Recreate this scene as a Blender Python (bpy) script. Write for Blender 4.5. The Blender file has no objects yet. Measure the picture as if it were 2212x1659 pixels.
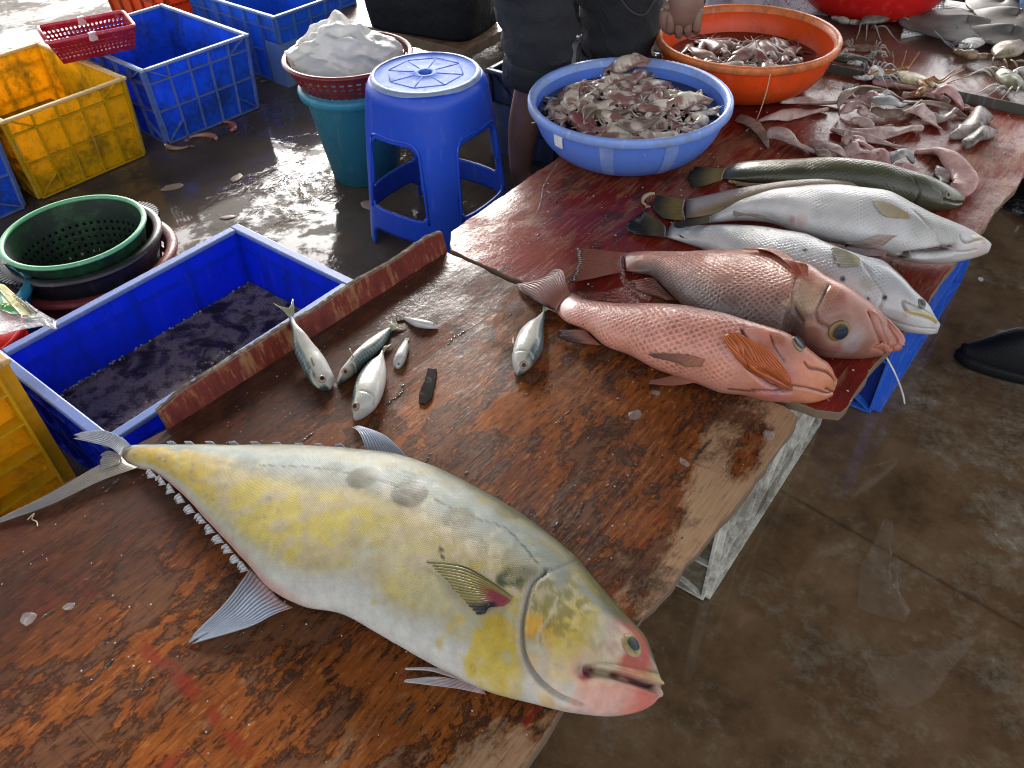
import bpy, bmesh, math, random
import numpy as np
from mathutils import Vector, Matrix, noise
from mathutils.bvhtree import BVHTree

S = bpy.context.scene
C = S.collection
rad = math.radians

# ------------------------------------------------------------------ camera
F_PX, CX, CY, CAM_H = 1740.0, 1106.0, 829.5, 1.22
PITCH, ROLL, YAW = rad(42.4), rad(2.36), rad(-39.0)
_d = np.array([math.sin(ROLL) * math.cos(PITCH), math.cos(ROLL) * math.cos(PITCH), math.sin(PITCH)])
_Z = -_d
_F = np.array([0, 0, 1.0]) - _Z[2] * _Z
_F /= np.linalg.norm(_F)
_Rt = np.cross(_F, _Z)
_Y = math.cos(YAW) * _F - math.sin(YAW) * _Rt
_X = np.cross(_Y, _Z)
RW = np.stack([_X, _Y, _Z])
CAMP = np.array([0, 0, CAM_H])

def ray(px, py):
    v = RW @ np.array([px - CX, py - CY, F_PX])
    return v / np.linalg.norm(v)

def at(px, py, z=0.0):
    """the point at height z that the photograph shows at (px, py) of its 2212 x 1659 view"""
    r = ray(px, py)
    return CAMP + r * ((z - CAM_H) / r[2])

cam = bpy.data.cameras.new('camera')
cam.sensor_fit = 'HORIZONTAL'
cam.sensor_width = 36
cam.lens = F_PX / 2212 * 36
cam.clip_start = 0.05
cam.clip_end = 500
co = bpy.data.objects.new('camera', cam)
C.objects.link(co)
M = Matrix(np.column_stack([RW @ [1, 0, 0], RW @ [0, -1, 0], RW @ [0, 0, -1]]).tolist())
co.matrix_world = Matrix.Translation(CAMP.tolist()) @ M.to_4x4()
S.camera = co

# ------------------------------------------------------------------ light
SUN_EL, SUN_AZ = rad(23), rad(-42)          # azimuth measured from +Y towards +X
w = bpy.data.worlds.new('World')
S.world = w
w.use_nodes = True
nt = w.node_tree
sky = nt.nodes.new('ShaderNodeTexSky')
sky.sky_type = 'NISHITA'
sky.sun_disc = False
sky.sun_elevation = SUN_EL
sky.sun_rotation = SUN_AZ
sky.dust_density = 3.0
sky.air_density = 1.0
sky.ozone_density = 1.0
hs = nt.nodes.new('ShaderNodeHueSaturation')        # thin overcast: the blue of the sky is mostly washed out
hs.inputs['Saturation'].default_value = 0.22
nt.links.new(sky.outputs[0], hs.inputs['Color'])
nt.links.new(hs.outputs[0], nt.nodes['Background'].inputs[0])
nt.nodes['Background'].inputs[1].default_value = 0.15
sl = bpy.data.lights.new('sun', 'SUN')
sl.energy = 1.15
sl.angle = rad(17)
sl.color = (1.0, 0.95, 0.88)
so = bpy.data.objects.new('sun', sl)
C.objects.link(so)
sd = Vector((math.sin(SUN_AZ) * math.cos(SUN_EL), math.cos(SUN_AZ) * math.cos(SUN_EL), math.sin(SUN_EL)))
so.rotation_euler = sd.to_track_quat('Z', 'Y').to_euler()
so.location = sd * 20
S.view_settings.view_transform = 'Standard'
S.view_settings.look = 'None'
S.view_settings.exposure = 1.75
S.view_settings.gamma = 1.0
S.render.engine = 'CYCLES'
S.cycles.use_denoising = True
S.cycles.filter_width = 1.15
S.cycles.sample_clamp_indirect = 6.0
S.cycles.max_bounces = 6
S.cycles.transparent_max_bounces = 8
S.cycles.caustics_reflective = False
S.cycles.caustics_refractive = False

# ------------------------------------------------------------------ objects
WL = {}
def wl(o):
    return np.array(WL.get(o.name, (0, 0, 0)), float) if o else np.zeros(3)

def tag(o, label=None, cat=None, group=None, kind=None):
    if label: o['label'] = label
    if cat: o['category'] = cat
    if group: o['group'] = group
    if kind: o['kind'] = kind
    return o

def thing(name, label, cat, loc=(0, 0, 0), group=None):
    o = bpy.data.objects.new(name, None)
    o.empty_display_size = 0.05
    C.objects.link(o)
    o.location = [float(x) for x in loc]
    WL[o.name] = tuple(loc)
    return tag(o, label, cat, group)

def mesh(name, V, Fc, mat, parent=None, smooth=True, uv=None, col=None, loc=None):
    """link one mesh object; V in world coordinates (or in the parent's own when the parent stands at the origin)"""
    V = np.asarray(V, float).reshape(-1, 3)
    base = wl(parent) if parent else (np.array(loc, float) if loc is not None else np.zeros(3))
    me = bpy.data.meshes.new(name)
    me.from_pydata((V - base).tolist(), [], [tuple(int(i) for i in f) for f in Fc])
    me.update()
    o = bpy.data.objects.new(name, me)
    C.objects.link(o)
    if mat is not None:
        me.materials.append(mat)
    if smooth:
        me.polygons.foreach_set('use_smooth', [True] * len(me.polygons))
    li = None
    if uv is not None:
        li = np.empty(len(me.loops), int)
        me.loops.foreach_get('vertex_index', li)
        ul = me.uv_layers.new(name='UVMap')
        ul.data.foreach_set('uv', np.asarray(uv, float)[li].ravel())
    if col is not None:
        ca = me.color_attributes.new('Col', 'FLOAT_COLOR', 'POINT')
        cc = np.ones((len(V), 4))
        cc[:, :3] = np.clip(col, 0, 1)
        ca.data.foreach_set('color', cc.ravel())
    if parent:
        o.parent = parent
        WL[o.name] = tuple(base)
    else:
        o.location = base.tolist()
        WL[o.name] = tuple(base)
    return o

def copy_tree(o, parent=None):
    c = o.copy()
    C.objects.link(c)
    c.parent = parent
    for ch in list(o.children):
        copy_tree(ch, c)
    return c

def bevel(o, wd=0.002, seg=2):
    m = o.modifiers.new('bevel', 'BEVEL')
    m.width = wd
    m.segments = seg
    m.limit_method = 'ANGLE'
    return o

def solid(o, t, off=0):
    m = o.modifiers.new('solid', 'SOLIDIFY')
    m.thickness = t
    m.offset = off
    return o

class MB:
    """collects pieces of one mesh"""
    def __init__(s): s.V, s.F = [], []
    def add(s, V, Fc):
        k = len(s.V)
        s.V += [tuple(v) for v in V]
        s.F += [tuple(i + k for i in f) for f in Fc]
        return s
    def box(s, x0, x1, y0, y1, z0, z1, T=None):
        V = [(x, y, z) for z in (z0, z1) for y in (y0, y1) for x in (x0, x1)]
        if T: V = [T(*v) for v in V]
        return s.add(V, [(0, 2, 3, 1), (4, 5, 7, 6), (0, 1, 5, 4), (2, 6, 7, 3), (0, 4, 6, 2), (1, 3, 7, 5)])
    def lathe(s, prof, seg=48, cx=0, cy=0, sx=1, sy=1, wob=None):
        V, Fc = [], []
        for (r, z) in prof:
            for j in range(seg):
                a = 2 * math.pi * j / seg
                k = 1 + (wob(a, z) if wob else 0)
                V.append((cx + r * k * math.cos(a) * sx, cy + r * k * math.sin(a) * sy, z))
        for i in range(len(prof) - 1):
            for j in range(seg):
                Fc.append((i * seg + j, i * seg + (j + 1) % seg, (i + 1) * seg + (j + 1) % seg, (i + 1) * seg + j))
        if prof[0][0] < 0.2: Fc.append(tuple(range(seg))[::-1])
        return s.add(V, Fc)
    def tube(s, path, radii, seg=8, cap=True, flat=1.0):
        path = np.asarray(path, float)
        n = len(path)
        if np.isscalar(radii): radii = [radii] * n
        V, Fc = [], []
        up = np.array([0, 0, 1.0])
        for i in range(n):
            t = path[min(i + 1, n - 1)] - path[max(i - 1, 0)]
            t = t / (np.linalg.norm(t) + 1e-9)
            u0 = up if abs(t[2]) < 0.9 else np.array([1.0, 0, 0])
            a = np.cross(t, u0); a /= np.linalg.norm(a)
            b = np.cross(a, t)
            for j in range(seg):
                th = 2 * math.pi * j / seg
                V.append(path[i] + radii[i] * (math.cos(th) * a + flat * math.sin(th) * b))
        for i in range(n - 1):
            for j in range(seg):
                Fc.append((i * seg + j, i * seg + (j + 1) % seg, (i + 1) * seg + (j + 1) % seg, (i + 1) * seg + j))
        if cap:
            Fc.append(tuple(range(seg))[::-1])
            Fc.append(tuple(range((n - 1) * seg, n * seg)))
        return s.add(V, Fc)
    def build(s, name, mat, parent=None, smooth=False, **k):
        return mesh(name, s.V, s.F, mat, parent, smooth, **k)

def catmull(P, n, closed=False):
    P = np.asarray(P, float)
    d = np.r_[0, np.cumsum(np.linalg.norm(np.diff(P[:, :3] if P.shape[1] >= 3 else P, axis=0), axis=1))]
    return hermite(d / d[-1], P, np.linspace(0, 1, n))

def hermite(tk, P, t):
    tk, P, t = np.asarray(tk, float), np.asarray(P, float), np.asarray(t, float)
    if P.ndim == 1: P = P[:, None]
    m = np.zeros_like(P)
    m[1:-1] = (P[2:] - P[:-2]) / (tk[2:] - tk[:-2])[:, None]
    m[0] = (P[1] - P[0]) / (tk[1] - tk[0])
    m[-1] = (P[-1] - P[-2]) / (tk[-1] - tk[-2])
    i = np.clip(np.searchsorted(tk, t, side='right') - 1, 0, len(tk) - 2)
    h = (tk[i + 1] - tk[i])
    s = ((t - tk[i]) / h)[:, None]
    h = h[:, None]
    return ((2 * s**3 - 3 * s**2 + 1) * P[i] + (s**3 - 2 * s**2 + s) * h * m[i]
            + (-2 * s**3 + 3 * s**2) * P[i + 1] + (s**3 - s**2) * h * m[i + 1])

def hash3(i, j, k):
    h = (i * 374761393 + j * 668265263 + k * 2147483647) & 0xFFFFFFFF
    h = ((h ^ (h >> 13)) * 1274126177) & 0xFFFFFFFF
    return ((h ^ (h >> 16)) & 0xFFFF) / 65535.0

def vnoise(P, scale=1.0, octv=3, seed=0):
    """value noise, 0..1"""
    P = np.asarray(P, float) * scale + seed * 17.3
    out, amp, tot = np.zeros(P.shape[:-1]), 1.0, 0.0
    for _ in range(octv):
        b = np.floor(P).astype(np.int64)
        f = P - b
        f = f * f * (3 - 2 * f)
        v = 0
        for dx in (0, 1):
            for dy in (0, 1):
                for dz in (0, 1):
                    wgt = ((f[..., 0] if dx else 1 - f[..., 0]) * (f[..., 1] if dy else 1 - f[..., 1]) * (f[..., 2] if dz else 1 - f[..., 2]))
                    v = v + wgt * hash3(b[..., 0] + dx, b[..., 1] + dy, b[..., 2] + dz)
        out += amp * v
        tot += amp
        amp *= 0.5
        P = P * 2.03 + 5.1
    return out / tot

def sst(a, b, x):
    t = np.clip((x - a) / (b - a), 0, 1)
    return t * t * (3 - 2 * t)

def lerp(a, b, t):
    t = np.asarray(t)[..., None]
    return np.asarray(a) * (1 - t) + np.asarray(b) * t

# ------------------------------------------------------------------ materials
class G:
    """one node material"""
    def __init__(s, name):
        s.m = bpy.data.materials.new(name)
        s.m.use_nodes = True
        s.nt = s.m.node_tree
        s.b = s.nt.nodes['Principled BSDF']
        s.out = s.nt.nodes['Material Output']
        s._co = None
    def n(s, ty, ins=None, out=0, **attr):
        nd = s.nt.nodes.new(ty)
        for k, v in attr.items(): setattr(nd, k, v)
        for k, v in (ins or {}).items(): s.put(nd.inputs[k], v)
        return nd.outputs[out]
    def put(s, sock, v):
        if isinstance(v, bpy.types.NodeSocket): s.nt.links.new(v, sock)
        elif isinstance(v, (tuple, list)) and len(v) == 3 and sock.type == 'RGBA': sock.default_value = (*v, 1)
        else: sock.default_value = v
    def set(s, **k):
        for a, v in k.items(): s.put(s.b.inputs[a.replace('_', ' ')], v)
        return s
    def co(s, kind='Object'):
        if s._co is None: s._co = s.nt.nodes.new('ShaderNodeTexCoord')
        return s._co.outputs[kind]
    def mp(s, scale=(1, 1, 1), rot=(0, 0, 0), loc=(0, 0, 0), kind='Object', vec=None):
        return s.n('ShaderNodeMapping', {'Vector': vec or s.co(kind), 'Scale': scale, 'Rotation': rot, 'Location': loc})
    def noise(s, scale, vec=None, det=4, rough=0.55, dist=0.0):
        return s.n('ShaderNodeTexNoise', {'Vector': vec or s.co(), 'Scale': scale, 'Detail': det, 'Roughness': rough, 'Distortion': dist})
    def vor(s, scale, vec=None, feature='F1', out=0, rnd=1.0, dims='3D'):
        return s.n('ShaderNodeTexVoronoi', {'Vector': vec or s.co(), 'Scale': scale, 'Randomness': rnd}, out, feature=feature, voronoi_dimensions=dims)
    def ramp(s, fac, stops, interp='LINEAR'):
        nd = s.nt.nodes.new('ShaderNodeValToRGB')
        cr = nd.color_ramp
        cr.interpolation = interp
        while len(cr.elements) < len(stops): cr.elements.new(0.5)
        for e, (p, c) in zip(cr.elements, stops):
            e.position = p
            e.color = (c, c, c, 1) if not isinstance(c, tuple) else (*c, 1)
        s.put(nd.inputs[0], fac)
        return nd.outputs[0]
    def mix(s, f, a, b, mode='MIX'):
        nd = s.nt.nodes.new('ShaderNodeMix')
        nd.data_type = 'RGBA'
        nd.blend_type = mode
        s.put(nd.inputs[0], f); s.put(nd.inputs[6], a); s.put(nd.inputs[7], b)
        return nd.outputs[2]
    def ma(s, op, a, b=0.0, clamp=False):
        nd = s.nt.nodes.new('ShaderNodeMath')
        nd.operation = op
        nd.use_clamp = clamp
        s.put(nd.inputs[0], a); s.put(nd.inputs[1], b)
        return nd.outputs[0]
    def bump(s, h, strength=0.3, dist=0.002, nrm=None):
        i = {'Height': h, 'Strength': strength, 'Distance': dist}
        if nrm: i['Normal'] = nrm
        return s.n('ShaderNodeBump', i)
    def sep(s, i):
        return s.n('ShaderNodeSeparateXYZ', {0: s.co()}, i)
    def attr(s, name='Col'):
        return s.n('ShaderNodeAttribute', {}, 0, attribute_name=name)
    def translucent(s, amount, col):
        t = s.n('ShaderNodeBsdfTranslucent', {'Color': col})
        mx = s.nt.nodes.new('ShaderNodeMixShader')
        mx.inputs[0].default_value = amount
        s.nt.links.new(s.b.outputs[0], mx.inputs[1])
        s.nt.links.new(t, mx.inputs[2])
        s.nt.links.new(mx.outputs[0], s.out.inputs[0])
        return s

def m_plain(name, col, rough=0.5, **k):
    g = G(name).set(Base_Color=col, Roughness=rough)
    n = g.noise(40, det=5)
    c = g.mix(g.ramp(n, [(0.35, 0.0), (0.75, 0.35)]), col, tuple(x * 0.6 for x in col))
    g.set(Base_Color=c, Normal=g.bump(n, 0.15, 0.002), **k)
    return g.m

def m_plastic(name, col, dirt=(0.05, 0.035, 0.02), amt=0.5, rough=0.35, trans=0.0, scale=9.0, scuff=0.25, scuffcol=None, spec=0.4):
    """moulded plastic with grime in blotches, speckles and pale scuffs"""
    g = G(name)
    a = g.noise(scale, det=8, rough=0.7)
    b = g.noise(scale * 7, det=4, rough=0.7)
    lo = 0.62 - 0.3 * amt
    d = g.ramp(g.ma('ADD', g.ma('MULTIPLY', a, 0.7), g.ma('MULTIPLY', b, 0.3)), [(lo, 0.0), (lo + 0.13, 0.85)])
    sc = g.noise(60, vec=g.mp((1, 1, 0.12)), det=3)
    s = g.ma('MULTIPLY', g.ramp(sc, [(0.58, 0.0), (0.72, 1.0)]), scuff)
    c1 = g.mix(s, col, scuffcol or tuple(min(1, x * 0.5 + 0.4) for x in col))
    c2 = g.mix(g.ma('MULTIPLY', d, min(1, amt * 1.3)), c1, dirt)
    g.set(Base_Color=c2, Roughness=g.ma('ADD', g.ma('MULTIPLY', d, 0.3), rough), Normal=g.bump(b, 0.12, 0.002), Specular_IOR_Level=spec)
    if trans: g.translucent(trans, c2)
    return g.m

def m_paint(name, rough=0.28, coat=0.7, bump_scale=350, bump=0.25, trans=0.0, spec=0.5, metallic=0.0, wet=0.25):
    """surface pigment held by the mesh, under a wet skin"""
    g = G(name)
    c = g.attr()
    n = g.noise(bump_scale, det=3)
    c2 = g.mix(0.3, c, g.ramp(n, [(0.3, 0.72), (0.7, 1.0)]), 'MULTIPLY')
    w_ = g.noise(45, det=4)
    nb = g.bump(n, bump, 0.0012)
    nw = g.bump(w_, wet, 0.004)
    g.set(Base_Color=c2, Roughness=rough, Normal=nb, Coat_Weight=coat, Coat_Roughness=0.12, Coat_Normal=nw, Metallic=metallic, Specular_IOR_Level=spec * 0.6)
    if trans: g.translucent(trans, c2)
    return g.m

def m_scales(name, size, edge=(1.25, 1.2, 1.15), mid=0.62, bump=0.5, rough=0.3, coat=0.6, lo=0.06, hi=0.3, metallic=0.0, spec=0.3, rnd=0.22):
    """fish skin: pigment of the mesh under a lattice of overlapping scales laid along the body (UV in metres)"""
    g = G(name)
    c = g.attr()
    uvm = g.mp((1.0 / size, 1.35 / size, 1), rot=(0, 0, rad(45)), kind='UV')
    nz = g.noise(3.5, vec=g.mp((1.0 / size, 1.0 / size, 1), kind='UV'), det=2)
    uvw = g.n('ShaderNodeVectorMath', {0: uvm, 1: g.n('ShaderNodeVectorMath', {0: g.n('ShaderNodeCombineXYZ', {0: nz, 1: nz, 2: 0.0}), 1: (0.40, -0.40, 0)}, operation='MULTIPLY')}, operation='ADD')
    e = g.vor(1.0, vec=uvw, feature='DISTANCE_TO_EDGE', rnd=rnd, dims='2D')
    ps = g.vor(1.0, vec=uvw, out=2, rnd=rnd, dims='2D')
    cc = g.vor(1.0, vec=uvw, out=1, rnd=rnd, dims='2D')
    dl = g.n('ShaderNodeVectorMath', {0: uvw, 1: ps}, operation='SUBTRACT')
    fr = g.n('ShaderNodeVectorMath', {0: dl, 1: (0.7071, 0.7071, 0)}, 1, operation='DOT_PRODUCT')     # + towards the head
    hd = g.ramp(g.ma('ADD', fr, 0.5), [(0.15, 0.0), (0.75, 0.75)])
    r0 = g.ramp(e, [(lo, 0.0), (hi, 1.0)])
    r = g.ma('ADD', g.ma('MULTIPLY', r0, 0.62), g.ma('MULTIPLY', hd, 0.5), True)
    sepc = g.n('ShaderNodeSeparateColor', {0: cc}, 0)
    r = g.ma('MULTIPLY', r, g.ma('ADD', 0.72, g.ma('MULTIPLY', sepc, 0.40)), True)
    at_ = g.n('ShaderNodeAttribute', {}, 2, attribute_name='Scl')
    sh = g.mix(r, edge, (mid, mid, mid))
    sh2 = g.mix(at_, (1, 1, 1), sh)
    c2 = g.mix(1.0, c, sh2, 'MULTIPLY')
    n = g.noise(260, det=3)
    c3 = g.mix(0.25, c2, g.ramp(n, [(0.3, 0.7), (0.7, 1.05)]), 'MULTIPLY')
    hb = g.ma('MULTIPLY', r, at_)
    nb = g.bump(hb, bump, 0.002)
    nb = g.bump(n, 0.15, 0.001, nb)
    wv = g.bump(g.noise(50, det=4), 0.25, 0.004, nb)
    g.set(Base_Color=c3, Roughness=rough, Normal=nb, Coat_Weight=coat, Coat_Roughness=0.13, Coat_Normal=wv, Metallic=metallic, Specular_IOR_Level=spec)
    return g.m

def m_glassy(name, col=(0.9, 0.95, 1.0), rough=0.15, alpha=0.35):
    g = G(name)
    n = g.noise(25, det=5, dist=1.0)
    g.set(Base_Color=col, Roughness=rough, Alpha=g.ramp(n, [(0.3, alpha * 0.6), (0.7, alpha * 1.4)]), Normal=g.bump(n, 0.6, 0.01), Specular_IOR_Level=0.8)
    return g.m
# ------------------------------------------------------------------ setting: floor
TZ = 0.30                                     # top of the low selling tables

def floor_mat():
    g = G('wet_concrete')
    big = g.noise(1.6, det=6, rough=0.65)
    mid = g.noise(7, det=8, rough=0.7)
    fine = g.noise(38, det=8, rough=0.75)
    x, y = g.sep(0), g.sep(1)
    mud = g.ramp(mid, [(0.3, (0.058, 0.036, 0.020)), (0.5, (0.122, 0.073, 0.038)), (0.72, (0.18, 0.116, 0.066))])
    left = g.ramp(big, [(0.35, (0.050, 0.041, 0.034)), (0.52, (0.088, 0.070, 0.055)), (0.66, (0.14, 0.105, 0.077))])
    side = g.ramp(x, [(0.0, 0.0), (0.12, 1.0)])          # right of the tables: muddy; left: darker
    side = g.ma('GREATER_THAN', x, -0.55)
    base = g.mix(side, left, mud)
    # pale flecks where the cement shows through the mud, on the right
    fl = g.ma('ADD', g.ma('MULTIPLY', g.noise(4.5, det=3), 0.42), g.ma('MULTIPLY', g.noise(34, det=10, rough=0.78), 0.58))
    fx = g.ma('ADD', fl, g.ma('MULTIPLY', g.ramp(g.ma('MULTIPLY', g.ma('ADD', x, 0.3), 1.3), [(0.0, 0.0), (0.55, 1.0)]), 0.055))
    fleck = g.ma('MULTIPLY', g.ramp(fx, [(0.535, 0.0), (0.67, 0.5)]), side)
    base = g.mix(fleck, base, g.mix(fine, (0.19, 0.165, 0.12), (0.31, 0.285, 0.22)))
    # slab joint across the right-hand floor
    ln = g.ma('ABSOLUTE', g.ma('ADD', g.ma('ADD', y, g.ma('MULTIPLY', x, 0.10)), -1.075))
    jt = g.ma('MULTIPLY', g.ma('SUBTRACT', 1.0, g.ramp(ln, [(0.002, 0.0), (0.005, 1.0)])), side)
    base = g.mix(g.ma('MULTIPLY', jt, 0.5), base, (0.01, 0.008, 0.006))
    # water: still sheets here, riffled there
    wet = g.ramp(g.noise(2.3, det=5, rough=0.6), [(0.48, 0.0), (0.62, 1.0)])
    rip = g.noise(20, vec=g.mp((1, 0.75, 1)), det=4, rough=0.55, dist=0.6)
    rip2 = g.noise(95, det=3)
    calm = g.ma('ADD', 0.02, g.ma('MULTIPLY', wet, 0.55))
    lft = g.ma('SUBTRACT', 1.0, side)
    nb = g.bump(rip, g.ma('MULTIPLY', calm, g.ma('ADD', 0.25, g.ma('MULTIPLY', lft, 0.55))), 0.02)
    nb = g.bump(rip2, g.ma('MULTIPLY', calm, 0.22), 0.003, nb)
    far = g.ramp(g.ma('MULTIPLY', g.ma('ADD', g.ma('MULTIPLY', x, -0.7), g.ma('MULTIPLY', y, 0.7)), 0.1), [(0.30, 0.0), (0.42, 1.0)])
    base = g.mix(far, base, g.ramp(mid, [(0.3, (0.06, 0.047, 0.038)), (0.6, (0.15, 0.125, 0.105))]))
    pud = g.ramp(g.ma('ADD', g.ma('MULTIPLY', g.noise(3.2, vec=g.mp((1, 1, 1), loc=(2.3, 0.4, 0)), det=10, rough=0.70, dist=0.4), 0.75), g.ma('MULTIPLY', g.noise(26, det=6, rough=0.7), 0.25)), [(0.485, 0.0), (0.525, 1.0)])
    gl = g.ma('ADD', g.ma('MULTIPLY', side, 0.66), g.ma('MULTIPLY', lft, g.ma('ADD', 0.05, g.ma('MULTIPLY', pud, 0.42))))
    ro = g.ma('ADD', g.ma('ADD', 0.07, g.ma('MULTIPLY', fleck, 0.45)), g.ma('MULTIPLY', far, 0.40))
    g.set(Base_Color=base, Roughness=ro, Normal=nb, Specular_IOR_Level=g.ma('MULTIPLY', gl, 0.45), Coat_Weight=g.ma('MULTIPLY', g.ma('SUBTRACT', 1.0, fleck), g.ma('MULTIPLY', gl, g.ma('SUBTRACT', 1.0, g.ma('MULTIPLY', far, 0.7)))), Coat_Roughness=0.04, Coat_Normal=nb)
    return g.m

fl = MB()
fl.add([(-60, -40, 0), (60, -40, 0), (60, 80, 0), (-60, 80, 0)], [(0, 1, 2, 3)])
tag(fl.build('floor', floor_mat()), 'wet muddy concrete market floor', kind='structure')

# ------------------------------------------------------------------ roof of the open market hall, overhead and out of frame
def roof():
    d = np.array([math.sin(SUN_AZ), math.cos(SUN_AZ)])
    e = np.array([d[1], -d[0]])
    g = G('weathered_roof_sheet')
    n = g.noise(3, det=5)
    g.set(Base_Color=g.mix(n, (0.05, 0.042, 0.036), (0.10, 0.085, 0.07)), Roughness=0.7)
    V, Fc, n_ = [], [], 76
    for i in range(n_ + 1):
        s_ = -4.6 + 9.2 * i / n_
        z = ROOF_Z + 0.03 * math.cos(i * math.pi)
        for k in (ROOF_BACK, ROOF_EDGE):
            p = e * s_ + d * k
            V.append((p[0], p[1], z + 0.10 * (ROOF_EDGE - k)))
    for i in range(n_):
        Fc.append((2 * i, 2 * i + 1, 2 * i + 3, 2 * i + 2))
    o = mesh('market_roof', V, Fc, g.m, smooth=False)
    solid(o, 0.004)
    tag(o, 'corrugated roof of the open market hall', kind='structure')
ROOF_Z, ROOF_EDGE, ROOF_BACK = 3.2, 6.3, -0.1  # unseen roof, its edges trimmed for the light they let in
roof()

# ------------------------------------------------------------------ table boards
def wood_mat(name, kind):
    g = G(name)
    st = g.noise(1.0, vec=g.mp((95, 11, 60)), det=8, rough=0.68, dist=0.5)       # grain along Y
    st2 = g.noise(1.0, vec=g.mp((240, 16, 100)), det=4, rough=0.7)
    big = g.noise(5.0, vec=g.mp((1, 0.6, 1)), det=5, rough=0.6)
    pl = g.noise(12.0, vec=g.mp((1.25, 0.6, 1), loc=(3, 1, 0)), det=10, rough=0.74, dist=0.25)
    worn = g.noise(4.2, vec=g.mp((1, 0.45, 1), loc=(7, 2, 4)), det=9, rough=0.72)
    x, y = g.sep(0), g.sep(1)
    if kind == 'brown':
        dash = g.noise(1.0, vec=g.mp((150, 34, 60)), det=5, rough=0.7)
        b2 = g.noise(2.4, vec=g.mp((1, 0.7, 1), loc=(8, 5, 1)), det=10, rough=0.72)
        mixv = g.ma('ADD', g.ma('ADD', g.ma('MULTIPLY', st, 0.26), g.ma('MULTIPLY', b2, 0.44)), g.ma('MULTIPLY', big, 0.30))
        base = g.ramp(mixv, [(0.36, (0.045, 0.014, 0.005)), (0.46, (0.140, 0.038, 0.009)), (0.55, (0.25, 0.072, 0.013)), (0.66, (0.36, 0.130, 0.032))])
        base = g.mix(g.ma('MULTIPLY', g.ramp(dash, [(0.36, 1.0), (0.45, 0.0)]), 0.85), base, (0.016, 0.007, 0.004))
        base = g.mix(g.ma('MULTIPLY', g.ramp(dash, [(0.56, 0.0), (0.68, 1.0)]), 0.6), base, (0.42, 0.18, 0.05))
        # peeled plies with ragged rims
        m1 = g.ramp(pl, [(0.52, 0.0), (0.545, 1.0)])
        rim = g.ramp(pl, [(0.495, 0.0), (0.518, 1.0), (0.530, 1.0), (0.56, 0.0)])
        ply = g.mix(st2, (0.036, 0.019, 0.012), (0.120, 0.068, 0.042))
        base = g.mix(g.ma('MULTIPLY', m1, 0.62), base, ply)
        base = g.mix(g.ma('MULTIPLY', rim, 0.8), base, (0.015, 0.008, 0.006))
        tan = g.noise(7.0, vec=g.mp((1.3, 0.5, 1), loc=(2, 7, 9)), det=10, rough=0.74)
        base = g.mix(g.ma('MULTIPLY', g.ramp(tan, [(0.60, 0.0), (0.66, 1.0)]), 0.6), base, g.mix(st2, (0.15, 0.075, 0.035), (0.38, 0.23, 0.12)))
        # what is left of the red paint
        rd = g.ma('ADD', g.ma('MULTIPLY', g.noise(6, vec=g.mp((1.6, 0.7, 1), loc=(1, 9, 2)), det=5), 0.7), g.ma('MULTIPLY', st, 0.3))
        base = g.mix(g.ramp(rd, [(0.61, 0.0), (0.64, 0.8)]), base, g.mix(st2, (0.10, 0.010, 0.006), (0.30, 0.030, 0.016)))
        # the scraped red stripe across the near end, and pale knife scuffs in its corner
        sl_ = g.ma('ABSOLUTE', g.ma('ADD', g.ma('ADD', g.ma('MULTIPLY', x, 0.0168), g.ma('MULTIPLY', y, 0.9999)), g.ma('ADD', -0.1031, g.ma('MULTIPLY', g.ma('SUBTRACT', big, 0.5), 0.06))))
        sm_ = g.ma('MULTIPLY', g.ramp(sl_, [(0.004, 1.0), (0.012, 0.0)]), g.ramp(g.noise(26, vec=g.mp((1, 0.6, 1)), det=6, rough=0.7), [(0.48, 0.0), (0.56, 0.8)]))
        base = g.mix(sm_, base, g.mix(st2, (0.12, 0.012, 0.006), (0.23, 0.034, 0.014)))
        scf = g.ma('MULTIPLY', g.ramp(g.ma('ADD', x, g.ma('MULTIPLY', y, 0.35)), [(0.0, 1.0), (1.0, 1.0)]), g.ramp(g.noise(5, det=9, rough=0.75), [(0.56, 0.0), (0.66, 0.7)]))
        scx = g.ma('LESS_THAN', g.ma('ADD', x, g.ma('MULTIPLY', y, -0.5)), -0.93)
        base = g.mix(g.ma('MULTIPLY', scf, scx), base, g.mix(dash, (0.10, 0.06, 0.05), (0.36, 0.26, 0.21)))
        # a dark wet band along the left edge and at the far end, pale dry wood along the right edge
        ed = g.ma('ADD', g.ma('MULTIPLY', x, -1.0), g.ma('MULTIPLY', big, 0.25))
        base = g.mix(g.ramp(ed, [(0.86, 0.0), (1.02, 0.8)]), base, g.mix(st, (0.020, 0.009, 0.007), (0.070, 0.030, 0.022)))
        pe = g.ma('ADD', g.ma('MULTIPLY', g.ma('ADD', x, 0.34), 5.0), g.ma('MULTIPLY', g.ma('SUBTRACT', worn, 0.5), 3.2))
        base = g.mix(g.ramp(pe, [(0.30, 0.0), (0.50, 0.9)]), base, g.mix(st2, (0.17, 0.085, 0.042), (0.58, 0.37, 0.215)))
        base = g.mix(g.ramp(st2, [(0.28, 0.75), (0.40, 0.0)]), base, (0.012, 0.007, 0.005))
        # knife cuts across the grain
        cut = g.noise(1.0, vec=g.mp((9, 260, 40), rot=(0, 0, 0.12)), det=2)
        base = g.mix(g.ma('MULTIPLY', g.ramp(cut, [(0.66, 0.0), (0.70, 1.0)]), 0.5), base, (0.02, 0.011, 0.007))
        stain = g.noise(3.1, det=10, rough=0.76, dist=0.3)
        base = g.mix(g.ramp(stain, [(0.56, 0.0), (0.64, 0.72)]), base, (0.016, 0.010, 0.008))
    else:
        p = g.ma('ADD', g.ma('MULTIPLY', worn, 0.55), g.ma('MULTIPLY', st, 0.45))
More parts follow.
